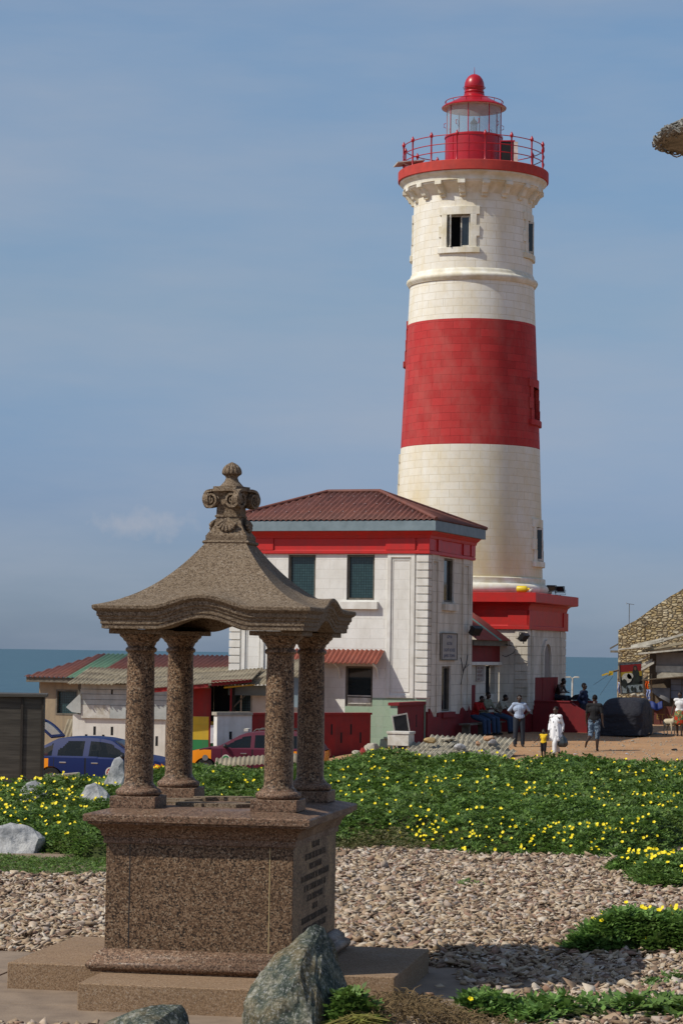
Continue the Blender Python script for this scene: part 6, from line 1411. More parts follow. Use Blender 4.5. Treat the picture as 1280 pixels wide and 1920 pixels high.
# 6 shirtless man sitting on the parapet, looking at a phone
pq = world((X1+.12, Y0+4.42, 1.44)); 
sit = dict(pel=(0, .05, .13), wst=(0, .02, .28), chs=(0, -.08, .46), nk=(0, -.17, .64), hd=(0, -.27, .76), shL=(.18, -.13, .58), shR=(-.18, -.13, .58), elL=(.20, -.26, .34), elR=(-.20, -.26, .34), wrL=(.06, -.42, .34), wrR=(-.06, -.42, .34), hiL=(.09, .02, .12), hiR=(-.09, .02, .12), knL=(.11, -.44, .13), knR=(-.11, -.44, .13), anL=(.11, -.50, -.28), anR=(-.11, -.50, -.28))
def lift(p_, dz): return {k_: (v[0], v[1], v[2]+dz) for k_, v in p_.items()}
person('shirtless man sitting hunched over a phone on the far parapet', (pq.x, pq.y, pq.z+.0), R(52), 1.78, sit, None, 'dark_trousers', 'black_tee', 0, 1.0, look=0)
ph = Vector((pq.x, pq.y, pq.z)) + Matrix.Rotation(R(52), 4, 'Z') @ Vector((0, -.50, .39)); mb = MB(); mb.box(-.035, .035, -.06, .06, 0, .012); tag(mb.build('phone', 'black', None, bevel=.004), 'small dark phone held by the shirtless man on the parapet', 'phone', loc=ph, rz=R(52))
pq = world((X1+1.0, Y0+4.42, 1.40)); mb = MB(); mb.grid(lambda u, v: Vector((S(-.45, .45, u), S(-.16, .2, v), .02+.22*math.sin(math.pi*u)*math.sin(math.pi*v)*(1+.5*mnoise.noise(Vector((u*5, v*4, 2)))))), 20, 10)
tag(mb.build('black_bundle', 'black_tee', None, smooth=60, thick=.02), 'heap of black cloth lying on the parapet beside the shirtless man', 'bundle', loc=(pq.x, pq.y, pq.z+.06), rz=HA)
# 7-9 three men on the bench
def at_px(P): q = P-Vector((0, 0, EYE)); return 640+FPX*q.dot(rt)/q.dot(fw)
def sitter(px, py, label, topc, bot, rz, variant=0, h=1.72):
    v_ = 3.0
    while at_px(hw_((.42, v_, .4))) < px: v_ += .02
    g = hw_((.42, v_, 0)); p_ = lift(sit, .58); g = Vector((g.x, g.y, terrain(g.x, g.y)+.02)); p_ = dict(p_)
    if variant == 1: p_['wrL'] = (.14, -.5, .80); p_['elL'] = (.22, -.3, .86); p_['wst'] = (0, .0, .86); p_['chs'] = (0, -.05, 1.06); p_['nk'] = (0, -.1, 1.24); p_['hd'] = (0, -.14, 1.39); p_['shL'] = (.18, -.08, 1.18); p_['shR'] = (-.18, -.08, 1.18)
    if variant == 2: p_['wrL'] = (.12, -.72, .72); p_['elL'] = (.18, -.45, .80)
    for s, sg in (('L', 1), ('R', -1)): p_['kn'+s] = (.13*sg, -.46, .56); p_['an'+s] = (.13*sg, -.50, .085)
    return person(label, g, rz, h, p_, topc, bot, 'black_tee', .5, 1.0, look=0)
sitter(891, 1390, 'man in a red shirt sitting at the left end of the shaded bench', 'red_shirt', 'blue_jeans', R(52))
sitter(908, 1388, 'man in an olive shirt sitting upright in the middle of the shaded bench', 'olive_shirt', 'blue_jeans', R(50), 1, 1.8)
sitter(934, 1388, 'man in a pale beige shirt leaning forward at the right end of the bench', 'beige_shirt', 'blue_jeans', R(65), 2, 1.72)
# 10 woman with patterned skirt at the right edge
g, h = pos(1273, 1380, 1297)
wq = person('woman in a white sleeveless top and green red patterned skirt at the right edge', g, R(-14), h*1.0, dict(elR=(-.26, .02, 1.14), wrR=(-.32, -.04, .86), knL=(.09, -.08, .5), anL=(.09, -.12, .09), anR=(-.09, .06, .09)), 'white_vest', None, 'black_shorts', 0, 1, True, look=-.2)
cloth_lathe('patterned_skirt', [(.13, 1.06), (.16, 1.0), (.195, .88), (.20, .7), (.19, .52), (.18, .44)], 'kente', wq, .03, 7, 1.05, .9, seed=3)
# young goat / lamb beside her
M['fleece'] = plain('cream_fleece', (.58, .50, .36), (.42, .35, .24), 9, .95, .1, .8, 40)
g = ground(1255, 1379); lb = thing('lamb', 'cream coloured lamb standing on the dirt left of the woman in the patterned skirt', 'lamb', g, R(-62))
cp = [((-.24, 0, .50), (.20, 0, .52), .115, .125), ((.20, 0, .54), (.36, 0, .68), .10, .065), ((.36, 0, .70), (.47, 0, .66), .068, .040), ((-.32, 0, .52), (-.40, 0, .36), .025, .015)]
for (x, y) in ((.19, .07), (.19, -.07)): cp += [((x, y, .48), (x+.01, y, .26), .05, .03), ((x+.01, y, .26), (x, y, .06), .026, .02), ((x, y, .05), (x+.02, y, .02), .026, .024)]
for (x, y) in ((-.24, .075), (-.24, -.075)): cp += [((x, y, .48), (x+.05, y, .34), .075, .045), ((x+.05, y, .34), (x-.05, y, .22), .036, .024), ((x-.05, y, .22), (x-.02, y, .05), .022, .018), ((x-.02, y, .05), (x+.01, y, .02), .024, .023)]
cp += [((.36, .06, .73), (.33, .13, .70), .025, .015), ((.36, -.06, .73), (.33, -.13, .70), .025, .015)]
remeshed('body', cp, [], 'fleece', lb, .010)
mb = MB(); mb.ball((.42, .045, .71), .010, 5); mb.ball((.42, -.045, .71), .010, 5); mb.build('eyes', 'black', lb)
# litter on the dirt
for (x, y, s_, m_, l_, n_) in ((1123, 1420, .09, 'black', 'dark scrap on the dirt below the boy', 'scrap'), (1264, 1407, .13, 'black', 'flat dark scrap at the right edge of the plaza', 'scrap'), (1174, 1414, .055, 'paper', 'crumpled white paper ball on the dirt', 'paper ball'), (1077, 1415, .05, 'paper', 'small white scrap on the dirt right of the walking woman', 'scrap'), (1232, 1377, .22, 'rubble', 'pale flat stone beside the covered car', 'stone'), (1246, 1378, .12, 'black', 'black rubber lump on the ground left of the lamb', 'lump'), (1185, 1390, .08, 'rubble', 'small stone on the orange dirt in front of the covered car', 'stone'), (1167, 1400, .06, 'rubble', 'tiny pale stone in the middle of the orange dirt', 'stone')):
    g = ground(x, y); rock(n_.replace(' ', '_'), l_, n_, g+Vector((0, 0, .02)), (s_, s_*.8, s_*.35), int(x), m_)
rr = random.Random(21); mb = MB()
for i in range(420):
    g = ground(rr.uniform(940, 1290), rr.uniform(1382, 1424)); s_ = rr.uniform(.012, .04); mb.ball(g+Vector((0, 0, s_*.2)), (s_, s_*.8, s_*.5), 3)
o = mb.build('loose_pebbles', 'rubble', None, smooth=0); o['kind'] = 'stuff'; o['label'] = 'small pebbles scattered over the orange dirt'; o['category'] = 'pebbles'
# ================================================================ BOULDERS
k = NT('grey_boulder'); n1 = k.noise(2.2, 9, None, .68); n3 = k.noise(7, 8, None, .7)
c = k.ramp(n1, [(.30, (.12, .125, .13)), (.45, (.26, .26, .255)), (.55, (.46, .45, .43)), (.68, (.55, .53, .48))]); c = k.mix(k.mr(n3, .52, .66, 0, .6), c, (.09, .095, .10)); k.bump(n3, .8, .04); M['boulder'] = k.done(c, .9, .2)
k = NT('green_veined_rock'); vc = k.n('TexVoronoi', feature='DISTANCE_TO_EDGE'); vc.inputs['Scale'].default_value = 4.5; k.l(k.mapp((1, 1, .6), rot=(.3, .7, 0)), vc.inputs[0]); n1 = k.noise(5.2, 10, None, .74); n3 = k.noise(11, 9, k.mapp((1, 1, .5), rot=(0, .8, 0)), .75); n4 = k.noise(3.0, 6, k.mapp((1, 1, 1), loc=(5, 2, 1)))
c = k.ramp(n1, [(.36, (.028, .040, .032)), (.47, (.075, .092, .07)), (.54, (.17, .17, .115)), (.61, (.32, .30, .22)), (.70, (.50, .48, .43))]); c = k.mix(k.mr(n4, .5, .66, 0, .7), c, (.22, .14, .05)); c = k.mix(k.mr(n3, .58, .66, 0, .8), c, (.035, .045, .042)); c = k.mix(k.mr(k.noise(9, 8, None, .8), .66, .72, 0, .8), c, (.6, .58, .54))
c = k.mix(k.mr(vc.outputs[0], 0, .03, .55, 0), c, (.03, .035, .03)); n6 = k.noise(34, 8, None, .75); c = k.mix(k.mr(n6, .53, .60, 0, .55), c, (.50, .49, .45)); c = k.mix(k.mr(n6, .46, .40, 0, .6), c, (.03, .035, .03)); b_ = k.bump(n1, 1.0, .06); k.bump(k.noise(22, 8, None, .7), .9, .02, b_); M['veined'] = k.done(c, .85, .25)
# big pyramid shaped boulder in front of the monument, traced by direction at its own distance
Yr = 20.3
def rp_(x, y, dY=0): return at(x, y, Yr+dY)
ptsF = [rp_(x, y, d) for (x, y, d) in ((592, 1737, .25), (607, 1741, .3), (577, 1742, .2), (520, 1790, .1), (480, 1838, -.05), (458, 1880, -.15), (455, 1925, -.2), (628, 1782, .45), (640, 1845, .4), (657, 1868, .35), (655, 1925, .3), (560, 1820, -.28), (610, 1850, -.1), (585, 1925, -.55), (500, 1925, -.5), (540, 1870, -.45), (590, 1745, .5), (520, 1800, .8), (650, 1925, .9), (460, 1925, .6))]
ctr = at(560, 1900, Yr+.15); ctr.z = 0
rock('boulder', 'large pointed boulder with green and rusty veins in front of the monument', 'boulder', ctr, (.45, .45, .5), 4, 'veined', pts=[p_-ctr for p_ in ptsF] + [Vector((p_.x-ctr.x, p_.y-ctr.y, -.1)) for p_ in ptsF[-6:]], sub=3, rough=.075)
g = at(285, 1925, 19.3); g.z = .0; ptsG = [at(x, y, 19.3+d)-g for (x, y, d) in ((188, 1925, 0), (215, 1908, 0), (255, 1893, .05), (285, 1885, .1), (318, 1890, .15), (325, 1896, .2), (340, 1884, .2), (352, 1900, .2), (356, 1925, .1), (280, 1925, -.3), (260, 1900, .5), (330, 1900, .6), (200, 1930, .5), (356, 1930, .6))]
rock('boulder', 'low dark grey boulder at the bottom edge left of the pointed boulder', 'boulder', g, (.4, .4, .3), 8, 'veined', pts=ptsG+[Vector((p_.x, p_.y, -.1)) for p_ in ptsG[-4:]], sub=3, rough=.035)
for (x, y, Y, sx_, sz_, sd_, l_) in ((20, 1600, 37, .66, .44, 11, 'big pale grey boulder at the left edge beside the creepers'), (66, 1500, 42.5, .36, .34, 12, 'flat grey boulder in the creepers near the booth'), (178, 1506, 43, .40, .36, 13, 'light grey boulder behind the left corner of the monument'), (226, 1474, 46, .34, .62, 14, 'upright grey boulder seen just left of the front left column'), (955, 1578, 40.0, .42, .36, 16, 'half hidden grey boulder among the yellow flowers')):
    g = at(x, y, Y); rock('boulder', l_, 'boulder', (g.x, g.y, max(.1, g.z)), (sx_, .4, sz_), sd_, 'boulder', sub=3, cuts=12, rough=.07)
# ================================================================ STONE CHIPS
def bigmesh(name, V, F, mats, mi=None, smooth=False, label=None, cat=None, parent=None):
    me = bpy.data.meshes.new(name); k_ = F.shape[1]
    me.vertices.add(len(V)); me.vertices.foreach_set('co', V.astype(np.float32).ravel()); me.loops.add(F.size); me.loops.foreach_set('vertex_index', F.astype(np.int32).ravel())
    me.polygons.add(len(F)); me.polygons.foreach_set('loop_start', np.arange(0, F.size, k_, dtype=np.int32)); me.polygons.foreach_set('loop_total', np.full(len(F), k_, dtype=np.int32))
    for q in mats: me.materials.append(M[q])
    if mi is not None: me.polygons.foreach_set('material_index', mi.astype(np.int32))
    me.update(calc_edges=True); me.validate()
    if smooth: me.polygons.foreach_set('use_smooth', [True]*len(me.polygons))
    o_ = bpy.data.objects.new(name, me); C.objects.link(o_)
    if parent: o_.parent = parent
    if label: o_['label'] = label; o_['category'] = cat; o_['kind'] = 'stuff'
    return o_
def seen(x, y, z, m=60):                        # mask: inside the picture plus a margin, so that nothing is built far outside it
    p_ = np.stack([x, y, z-EYE], -1); w_ = p_ @ np.array(fw); px = 640+FPX*(p_ @ np.array(rt))/w_; py = 960-FPX*(p_ @ np.array(up))/w_
    return (px > -m) & (px < 1280+m) & (py < 1920+m*1.5), px, py
k = NT('stone_chips'); g_ = k.n('NewGeometry'); c = k.ramp(g_.outputs['Random Per Island'], [(0, (.36, .26, .17)), (.14, (.50, .40, .28)), (.28, (.25, .17, .11)), (.40, (.50, .39, .29)), (.50, (.36, .26, .16)), (.60, (.40, .32, .26)), (.70, (.13, .085, .06)), (.80, (.56, .48, .38)), (.90, (.28, .17, .12)), (1, (.38, .31, .27))], 'CONSTANT')
c = k.mix(k.mr(k.noise(14, 5), .4, .7, 0, .4), c, (.26, .18, .11)); k.bump(k.noise(50, 4), .4, .01); M['chips'] = k.done(c, .9, .2)
rng = np.random.default_rng(3)
def np_noise(x, y, sc_, seed=0):                 # smooth sum of waves
    r_ = np.random.default_rng(seed); v = np.zeros_like(x)
    for i in range(9):
        a = r_.uniform(0, 2*np.pi); f_ = sc_*r_.uniform(.5, 2.2); v += np.sin((x*np.cos(a)+y*np.sin(a))*f_+r_.uniform(0, 6.3))/(1+f_/sc_*.4)
    return v/4.5
MLOC = (math.cos(MA), math.sin(MA))
def mon_uv(x, y): dx, dy = x-MO.x, y-MO.y; return dx*MLOC[0]+dy*MLOC[1], -dx*MLOC[1]+dy*MLOC[0]
VEGF = lambda x: 37.2 + np.where(x > 3.2, -(x-3.2)*.0, 0) + .7*np.sin(x*.9+1) + .4*np.sin(x*2.3)
def grav_z(x, y): 
    u, v = mon_uv(x, y); d = np.maximum(np.maximum(-5.4-u, u-1.9), np.maximum(-1.9-v, v-2.8)); t = np.clip(d/2.0, 0, 1)
    return .045 + .09*t*t*(3-2*t)
def chips(n, y0, y1, smin, smax, cond=None):
    y = rng.uniform(y0, y1, n*4); x = rng.uniform(-1, 1, n*4)*(.178*y+.9); m_, px, py = seen(x, y, np.zeros_like(x), 150); m_ &= (y < VEGF(x)+.5)
    u, v = mon_uv(x, y); slab = (u > -5.35) & (u < 1.95+.12*np.sin(v*5)+.08*np.sin(v*13)) & (v > -1.82) & (v < 2.87)
    m_ &= (~slab) | ((rng.random(n*4) < .012) & (u > .95)) | ((u > 1.5+.3*np.sin(v*1.7+1)) & (rng.random(n*4) < .35) & (u < 2.0)) | ((v < -1.3) & (u > .3) & (rng.random(n*4) < .5)); left = (x < -1.9) & (y > 33.0+.3*np.sin(x*2))
    m_ &= ~left
    if cond is not None: m_ &= cond(x, y, u, v)
    x, y, u, v = x[m_][:n], y[m_][:n], u[m_][:n], v[m_][:n]; N_ = len(x); s_ = rng.uniform(smin, smax, N_)*rng.choice([1, 1, .7, 1.35], N_)
    T = np.array([[1.1, .1, 0], [.25, .95, .05], [-.8, .5, 0], [-.95, -.15, .03], [-.2, -1, 0], [.45, -.75, .04]]); nT = 6
    P = np.zeros((N_, 12, 3)); jit = rng.choice([.45, .7, 1.0, 1.3], (N_, 6))*rng.uniform(.85, 1.1, (N_, 6)); asp = rng.uniform(.6, 1.05, N_); th = rng.uniform(.07, .20, N_)
    for q in range(6):
        for lv in range(2):
            f_ = 1 if lv == 0 else rng.uniform(.75, 1.05, N_)
            P[:, q+6*lv, 0] = T[q, 0]*jit[:, q]*f_; P[:, q+6*lv, 1] = T[q, 1]*jit[:, q]*asp*f_; P[:, q+6*lv, 2] = (lv-.5)*th*2*rng.uniform(.3, 1.5, N_)
    P *= s_[:, None, None]; az_ = rng.uniform(0, 2*np.pi, N_); tx_ = rng.normal(0, .36, N_); ty_ = rng.normal(0, .36, N_)
    c_, s2 = np.cos(tx_), np.sin(tx_); Y_ = P[..., 1]*c_[:, None]-P[..., 2]*s2[:, None]; Z_ = P[..., 1]*s2[:, None]+P[..., 2]*c_[:, None]; P[..., 1], P[..., 2] = Y_, Z_.copy()
    c_, s2 = np.cos(ty_), np.sin(ty_); X_ = P[..., 0]*c_[:, None]+P[..., 2]*s2[:, None]; Z_ = -P[..., 0]*s2[:, None]+P[..., 2]*c_[:, None]; P[..., 0], P[..., 2] = X_, Z_.copy()
    c_, s2 = np.cos(az_), np.sin(az_); X_ = P[..., 0]*c_[:, None]-P[..., 1]*s2[:, None]; Y_ = P[..., 0]*s2[:, None]+P[..., 1]*c_[:, None]; P[..., 0], P[..., 1] = X_, Y_.copy()
    onslab = (u > -5.35) & (u < 1.9) & (v > -1.82) & (v < 2.87); zb = np.where(onslab, .065, grav_z(x, y)) + rng.uniform(-.02, .04, N_) + .02*np_noise(x, y, 1.6, 2)
    P += np.stack([x, y, zb], -1)[:, None, :]
    q4 = [[0, 1, 7, 6], [1, 2, 8, 7], [2, 3, 9, 8], [3, 4, 10, 9], [4, 5, 11, 10], [5, 0, 6, 11], [6, 7, 8, 9], [6, 9, 10, 11], [0, 3, 2, 1], [0, 5, 4, 3]]
    F = (np.array(q4)[None] + (np.arange(N_)*12)[:, None, None]).reshape(-1, 4); return P.reshape(-1, 3), F
V1, F1 = chips(40000, 18.2, 40, .034, .070); V2, F2 = chips(29000, 18.2, 40, .016, .036); F2 = F2+len(V1)
bigmesh('gravel', np.concatenate([V1, V2]), np.concatenate([F1, F2]), ['chips'], label='bed of broken angular pinkish tan stone chips', cat='gravel')
# the raised soil below them
gb_ = bpy.data.objects['gravel_bed']
for v_ in gb_.data.vertices: v_.co.z += float(grav_z(np.array([v_.co.x]), np.array([v_.co.y]))[0])-.075 + (-.06 if -5.8 < mon_uv(v_.co.x, v_.co.y)[0] < 2.3 and -2.1 < mon_uv(v_.co.x, v_.co.y)[1] < 3.2 else 0)
# ================================================================ CREEPING PLANTS
def leafmat(name, c1, c2, c3):
    k = NT(name); g_ = k.n('NewGeometry'); c = k.ramp(g_.outputs['Random Per Island'], [(0, c1), (.4, c2), (.8, c3), (1, tuple(min(1, v*1.5) for v in c3))]); c = k.mix(k.mr(k.noise(.6, 6, None, .6), .45, .68, 0, .65), c, (c2[0]*.9, c2[1]*.62, c2[2]*.6)); c = k.mix(k.mr(k.noise(5, 3), .60, .72, 0, .5), c, (.16, .17, .06))
    k.done(c, .55, .35); tr = k.n('BsdfTranslucent'); k.l(c, tr.inputs[0]); ms = k.n('MixShader'); ms.inputs[0].default_value = .32; k.l(k.b.outputs[0], ms.inputs[1]); k.l(tr.outputs[0], ms.inputs[2]); k.l(ms.outputs[0], k.o.inputs[0]); return k.m
M['leaf'] = leafmat('creeper_leaf', (.042, .090, .014), (.082, .152, .024), (.135, .225, .04)); M['leafdry'] = leafmat('olive_leaf', (.09, .11, .03), (.14, .15, .05), (.20, .18, .08)); M['leafnear'] = leafmat('fresh_leaf', (.07, .145, .028), (.11, .205, .04), (.16, .28, .06))
M['petal'] = plain('yellow_petal', (.85, .68, .01), (.80, .60, .01), 8, .5, .3, 0); M['stem'] = plain('plant_stem', (.16, .20, .05), (.12, .12, .04), 8, .8); M['straw'] = plain('dry_straw', (.22, .15, .07), (.12, .08, .04), 8, .95)
def leaves(cx, cy, cz, s_, nl=5, droop=.35):
    # each leaf: a pinnate spray of nl diamond leaflets (two triangles each as a quad)
    N_ = len(cx); az_ = rng.uniform(0, 2*np.pi, N_); el_ = rng.uniform(-.2, .75, N_); V = []; ax = np.stack([np.cos(az_)*np.cos(el_), np.sin(az_)*np.cos(el_), np.sin(el_)], -1)
    side = np.stack([-np.sin(az_), np.cos(az_), rng.normal(0, .35, N_)], -1); side /= np.linalg.norm(side, axis=1)[:, None]; nr = np.cross(ax, side)
    base = np.stack([cx, cy, cz], -1); Q = []
    for i in range(nl):
        t = (i//2+.6)/(nl//2+.9); sg = (1 if i % 2 else -1) if i < nl-1 or nl % 2 == 0 else 0
        d = ax*(.35 if sg else 1)+side*sg*.95+nr*rng.normal(0, .25, N_)[:, None]; d /= np.linalg.norm(d, axis=1)[:, None]; p0 = base+ax*(t*s_)[:, None]-np.array([0, 0, 1])*(droop*t*t*s_)[:, None]
        w_ = np.cross(d, nr); w_ /= np.linalg.norm(w_, axis=1)[:, None]; L_ = (s_*rng.uniform(.42, .62, N_))[:, None]; W_ = L_*.30
        Q.append(np.stack([p0, p0+d*L_*.45+w_*W_, p0+d*L_, p0+d*L_*.45-w_*W_], 1))
    V = np.concatenate(Q, 0).reshape(-1, 3); return V, np.arange(len(V)).reshape(-1, 4)
def flowers(cx, cy, cz, s_):
    N_ = len(cx); Q = []; n_ = np.stack([rng.normal(-.15, .35, N_), rng.normal(-.75, .3, N_), rng.uniform(.35, 1, N_)], -1); n_ /= np.linalg.norm(n_, axis=1)[:, None]
    a_ = np.cross(n_, np.array([0, 0, 1.0])); a_ /= np.linalg.norm(a_, axis=1)[:, None]+1e-6; b_ = np.cross(n_, a_); base = np.stack([cx, cy, cz], -1); ph0 = rng.uniform(0, 6, N_)
    for i in range(5):
        t = ph0+2*np.pi*i/5; d = a_*np.cos(t)[:, None]+b_*np.sin(t)[:, None]; e = -a_*np.sin(t)[:, None]+b_*np.cos(t)[:, None]; S_ = s_[:, None]
        Q.append(np.stack([base, base+d*S_*.62+e*S_*.48+n_*S_*.2, base+d*S_*1.0+n_*S_*.28, base+d*S_*.62-e*S_*.48+n_*S_*.2], 1))
    V = np.concatenate(Q, 0).reshape(-1, 3); return V, np.arange(len(V)).reshape(-1, 4)
def npterrain(x, y):
    s1 = lambda a, b, t: (lambda q: q*q*(3-2*q))(np.clip((t-a)/(b-a), 0, 1)); return -.76*np.where(x < 1, 1-s1(-3.0, 1.0, x), 0)*s1(50, 64, y)
def ground_cover(name, label, n, dist_fn, hfn, y0, y1, size, fl=None, lm='leaf', xr=None, soil='soilgreen'):
    # dist_fn(x, y) > 0 inside the patch (metres from its edge)
    y = y0+(y1-y0)*rng.random(n*5)**1.0; x = rng.uniform(-1, 1, n*5)*(.178*y+.9) if xr is None else rng.uniform(xr[0], xr[1], n*5)
    z0 = npterrain(x, y); m_, px, py = seen(x, y, z0+.3, 150); d = dist_fn(x, y); m_ &= (d > 0) & (rng.random(len(x)) < np.clip(.95+.75*np_noise(x, y, 1.7, 33), .12, 1))
    x, y, d = x[m_][:n], y[m_][:n], d[m_][:n]; h = hfn(x, y, d); zt = npterrain(x, y); f_ = np.where(rng.random(len(x)) < .72, rng.uniform(.78, 1.05, len(x)), rng.uniform(.1, .8, len(x))); z = zt+.04+h*f_
    s_ = rng.uniform(*size, len(x))*np.clip(y/40, .8, 1.35); V, F = leaves(x, y, z, s_); mi = None; mats = [lm]
    bigm = bigmesh(name, V, F, mats, label=label, cat='creeping plants')
    return bigm
M['soilgreen'] = plain('shaded_leaf_litter', (.035, .055, .015), (.055, .06, .022), 3, .95, .1, .8, 8)  # dark green fill inside the plants, shade between leaves put into its colour
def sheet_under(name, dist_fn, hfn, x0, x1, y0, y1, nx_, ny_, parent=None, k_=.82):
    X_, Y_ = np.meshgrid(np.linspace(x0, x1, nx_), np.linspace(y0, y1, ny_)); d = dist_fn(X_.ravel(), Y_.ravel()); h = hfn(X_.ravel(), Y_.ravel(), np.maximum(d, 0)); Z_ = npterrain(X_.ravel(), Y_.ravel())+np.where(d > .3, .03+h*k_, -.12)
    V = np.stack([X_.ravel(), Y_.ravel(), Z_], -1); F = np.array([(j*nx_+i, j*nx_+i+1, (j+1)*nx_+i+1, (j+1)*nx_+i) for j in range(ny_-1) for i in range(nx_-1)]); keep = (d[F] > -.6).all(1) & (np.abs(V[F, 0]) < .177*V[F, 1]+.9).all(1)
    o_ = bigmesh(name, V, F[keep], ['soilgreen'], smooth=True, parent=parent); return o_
def back(x): return 60.5 - np.clip(-x-2.3, 0, 3.6)*3.3 - np.clip(-x-5.9, 0, 9)*.6 + .7*np.sin(x*.7)
def dmain(x, y): 
    f_ = VEGF(x) - np.where(x < -1.7, .6, 0); f_ = np.where(x > 3.9, f_+(x-3.9)*1.6, f_); return np.minimum(y-f_+.35*np_noise(x, y, 2.2, 5), back(x)-y)
def hmain(x, y, d): return (.06+.44*np.clip(d/1.7, 0, 1)**.7)*(1+.42*np_noise(x, y, .9, 7)+.30*np_noise(x, y, 3.2, 8)) + .12*np.clip((y-48)/10, 0, 1)
mainbase = ground_cover('creeper_field', 'wide green field of low creeping plants dotted with yellow flowers', 124000, dmain, hmain, 36, 62.5, (.085, .15))
u_ = sheet_under('shaded_litter_sheet', dmain, hmain, -11, 12, 35.5, 63, 150, 170, parent=mainbase, k_=.72)
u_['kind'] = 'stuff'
def flower_pts(n, dfn, hfn, y0, y1, dens, xr=None, lift_=1.06):
    y = rng.uniform(y0, y1, n*30); x = rng.uniform(-1, 1, n*30)*(.155*y+.8) if xr is None else rng.uniform(*xr, n*30); d = dfn(x, y); m_ = (d > .05) & (rng.random(n*30) < dens(x, y, d)) & seen(x, y, npterrain(x, y)+.3, 20)[0]
    x, y, d = x[m_][:n], y[m_][:n], d[m_][:n]; return x, y, npterrain(x, y)+.05+hfn(x, y, d)*lift_+rng.uniform(0, .05, len(x))
def fd_(x, y, d): return np.clip(.07+1.1*np.exp(-((d-1.0)/.8)**2)*(x > .8)*(x < 5.2)+.22*np_noise(x, y, .8, 12)+.28*(x < -4), .012, 1)
fx, fy, fz = flower_pts(1050, dmain, hmain, 36.5, 61, fd_)
V, F = flowers(fx, fy, fz, rng.uniform(.019, .035, len(fx))*np.clip(fy/46, .9, 1.15)); o = bigmesh('yellow_flowers', V, F, ['petal'], parent=mainbase); o['kind'] = 'stuff'
# olive fringe and low grass
dfr = lambda x, y: np.minimum(1.5-np.abs(y-(VEGF(x)+.9)), np.where(x > -1.0, 1, -1)*np.where(x < 1.5+.4*np.sin(y*4), 1, -1)+0*y)
o = ground_cover('olive_fringe', 'low olive and straw coloured fringe where creepers meet the stone chips', 9000, dfr, lambda x, y, d: .10+.36*np.clip((y-37)/2.5, 0, 1), 36, 40, (.05, .09), lm='leafdry')
# flat grass strip left of the monument with a bare dirt band behind
dgr = lambda x, y: np.minimum(1.6+.25*np.sin(x*3.3)-np.abs(y-34.7), -1.8-x)*np.where(np_noise(x, y, 3, 4) > .75, -1, 1)
o = ground_cover('grass_strip', 'strip of short trampled green grass left of the monument', 11000, dgr, lambda x, y, d: .05+.03*np.clip(d, 0, 1), 32.7, 36.8, (.05, .08), xr=(-6.8, -1.6)); o['category'] = 'grass'
# separate clumps on the gravel, each a plant of its own
def clump(px, py, Y, rx_, ry_, hh, n, nf, label, lm='leafnear', size=(.09, .14), fs=.029, seed=1, rough=.25):
    g_ = at(px, py, Y); cx, cy = g_.x, g_.y
    def dfn(x, y): 
        a = np.arctan2(y-cy, x-cx); rad = 1+rough*np.sin(a*3+seed)+rough*.5*np.sin(a*7+seed*2); return (1-np.hypot((x-cx)/rx_, (y-cy)/ry_)/rad)*min(rx_, ry_)
    def hfn(x, y, d): return hh*np.clip(d/(.55*min(rx_, ry_)), 0, 1)**.6*(1+.28*np_noise(x, y, 3.5, seed))
    y = rng.uniform(cy-ry_*1.5, cy+ry_*1.5, n*5); x = rng.uniform(cx-rx_*1.5, cx+rx_*1.5, n*5); d = dfn(x, y); m_ = d > 0; m_ &= (np_noise(x, y, 9, seed) > -.25) | (hh > .2); x, y, d = x[m_][:n], y[m_][:n], d[m_][:n]; h = hfn(x, y, d)
    z = grav_z(x, y)+.02+h*np.where(rng.random(len(x)) < .65, rng.uniform(.75, 1.08, len(x)), rng.uniform(.1, .8, len(x))); V, F = leaves(x, y, z, rng.uniform(*size, len(x)), 7)
    o_ = bigmesh('creeper_clump', V, F, [lm]); o_['label'] = label; o_['category'] = 'plant'
    if hh > .12:
        X_, Y_ = np.meshgrid(np.linspace(cx-rx_*1.5, cx+rx_*1.5, 40), np.linspace(cy-ry_*1.5, cy+ry_*1.5, 40)); dd = dfn(X_.ravel(), Y_.ravel()); Z_ = grav_z(X_.ravel(), Y_.ravel())+np.where(dd > 0, hfn(X_.ravel(), Y_.ravel(), np.maximum(dd, 0))*.6, -.1)
        F2_ = np.array([(j*40+i, j*40+i+1, (j+1)*40+i+1, (j+1)*40+i) for j in range(39) for i in range(39)]); F2_ = F2_[(dd[F2_] > -.1).all(1)]; bigmesh('inner_growth', np.stack([X_.ravel(), Y_.ravel(), Z_], -1), F2_, ['soilgreen'], smooth=True, parent=o_)
    if nf:
        a = rng.uniform(0, 2*np.pi, nf*6); r_ = np.sqrt(rng.random(nf*6))*.98; x = cx+rx_*r_*np.cos(a); y = cy+ry_*r_*np.sin(a); m_ = seen(x, y, np.full_like(x, .3), 5)[0]; x, y = x[m_][:nf], y[m_][:nf]; d = dfn(x, y); z = grav_z(x, y)+.07+hfn(x, y, np.maximum(d, .02))*1.16; fm = None
        for i in range(len(x)):
            Vf, Ff = flowers(np.zeros(1), np.zeros(1), np.zeros(1), np.array([fs])) if i % 6 == 0 else (None, None)
            if i % 6 == 0: of = bigmesh('flower', Vf, Ff, ['petal'], parent=o_); fm = of.data
            else: of = bpy.data.objects.new('flower', fm); C.objects.link(of); of.parent = o_
            of.location = (x[i], y[i], z[i]); of.rotation_euler = (0, 0, rng.uniform(-.5, .5)); of.scale = (rng.uniform(.8, 1.15),)*3
    return o_
clump(1252, 1650, 34.0, .66, 1.5, .27, 3600, 50, 'rounded creeper clump with many yellow flowers at the right edge, farther of two', seed=1)
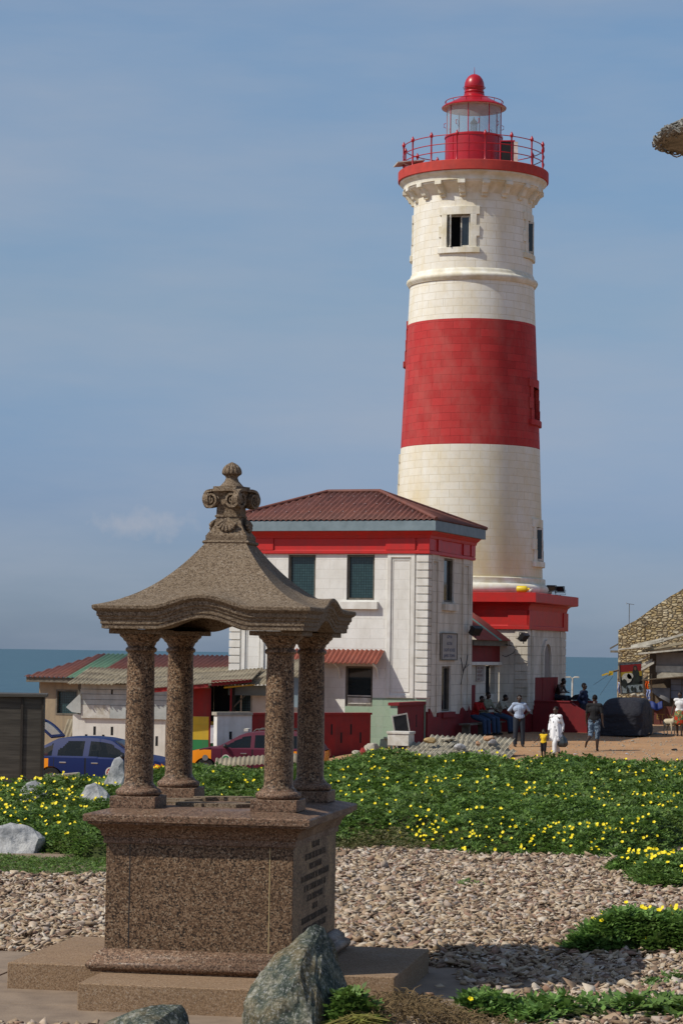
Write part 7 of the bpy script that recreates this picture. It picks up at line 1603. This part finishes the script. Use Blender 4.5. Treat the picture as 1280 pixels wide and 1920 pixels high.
clump(1232, 1795, 25.75, .80, .55, .32, 3300, 22, 'dark green creeper clump with few yellow flowers at the right edge, nearer of two', seed=4)
clump(1050, 1915, 21.1, .66, .34, .15, 210, 0, 'fresh green seedlings in the stone chips at the bottom edge, middle', size=(.12, .20), seed=2, rough=.5)
clump(1262, 1915, 20.9, .34, .3, .11, 90, 0, 'fresh green seedlings at the bottom right corner', size=(.11, .17), seed=6, rough=.45)
clump(905, 1920, 21.0, .35, .3, .17, 330, 1, 'sparse feathery seedling with one yellow flower near the dry straw', size=(.08, .13), seed=3)
clump(655, 1905, 20.2, .22, .18, .33, 420, 0, 'green sprouting creeper beside the pointed boulder', size=(.08, .13), seed=8)
for i, (x, y, n_, l_) in enumerate(((1225, 1872, 30, 'tiny green sprout among the chips at the lower right, left of two'), (1262, 1862, 26, 'tiny green sprout among the chips at the lower right, right of two'), (880, 1680, 26, 'tiny sprout in the middle of the sunlit chips'))):
    g_ = ground(x, y); clump(x, y, g_.y, .12, .2, .05, n_, 0, l_, size=(.06, .09), seed=20+i)
# dry straw heap and arching stems in the foreground
rr = random.Random(31); mb = MB(); g0 = at(760, 1925, 20.4)
for i in range(2400):
    t = rr.random(); x = g0.x + rr.gauss(0, .42); y = g0.y+rr.uniform(-.35, .5); z = .1+max(0, .19*math.exp(-((x-g0.x)/.5)**2)*rr.uniform(.2, 1.1)); a = rr.uniform(0, 6.3); L_ = rr.uniform(.04, .13); e = rr.uniform(-.5, .8)
    d = Vector((math.cos(a)*math.cos(e), math.sin(a)*math.cos(e), math.sin(e))); p0 = Vector((x, y, z)); p1 = p0+d*L_*.5+Vector((0, 0, .01)); p2 = p0+d*L_+Vector((rr.uniform(-.02, .02), 0, -.01)); mb.path([p0, p1, p2], [.004, .0035, .002], 3)
o = mb.build('straw_heap', 'straw', None, smooth=0); o['kind'] = 'stuff'; o['label'] = 'matted heap of dry brown straw at the bottom beside the boulder'; o['category'] = 'straw'
mb = MB(); g1 = at(690, 1890, 20.0)
for i in range(34):
    s_ = rr.uniform(.3, .75); x0 = g1.x+rr.uniform(-.1, .18); z0 = rr.uniform(.12, .22); tip = Vector((g1.x-s_*rr.uniform(.4, 1), g1.y+rr.uniform(-.35, .1), rr.uniform(.0, .10))); b0 = Vector((x0, g1.y+rr.uniform(-.1, .1), z0))
    mb.path([b0, b0.lerp(tip, .35)+Vector((0, 0, .09)), b0.lerp(tip, .7)+Vector((0, 0, .05)), tip], [.005, .005, .004, .003], 4)
tag(mb.build('arching_stems', plain('yellow_green_stem', (.26, .26, .05), (.2, .15, .05), 6, .7), None, smooth=60), 'yellowish trailing stems arching over the foot of the pointed boulder', 'plant')
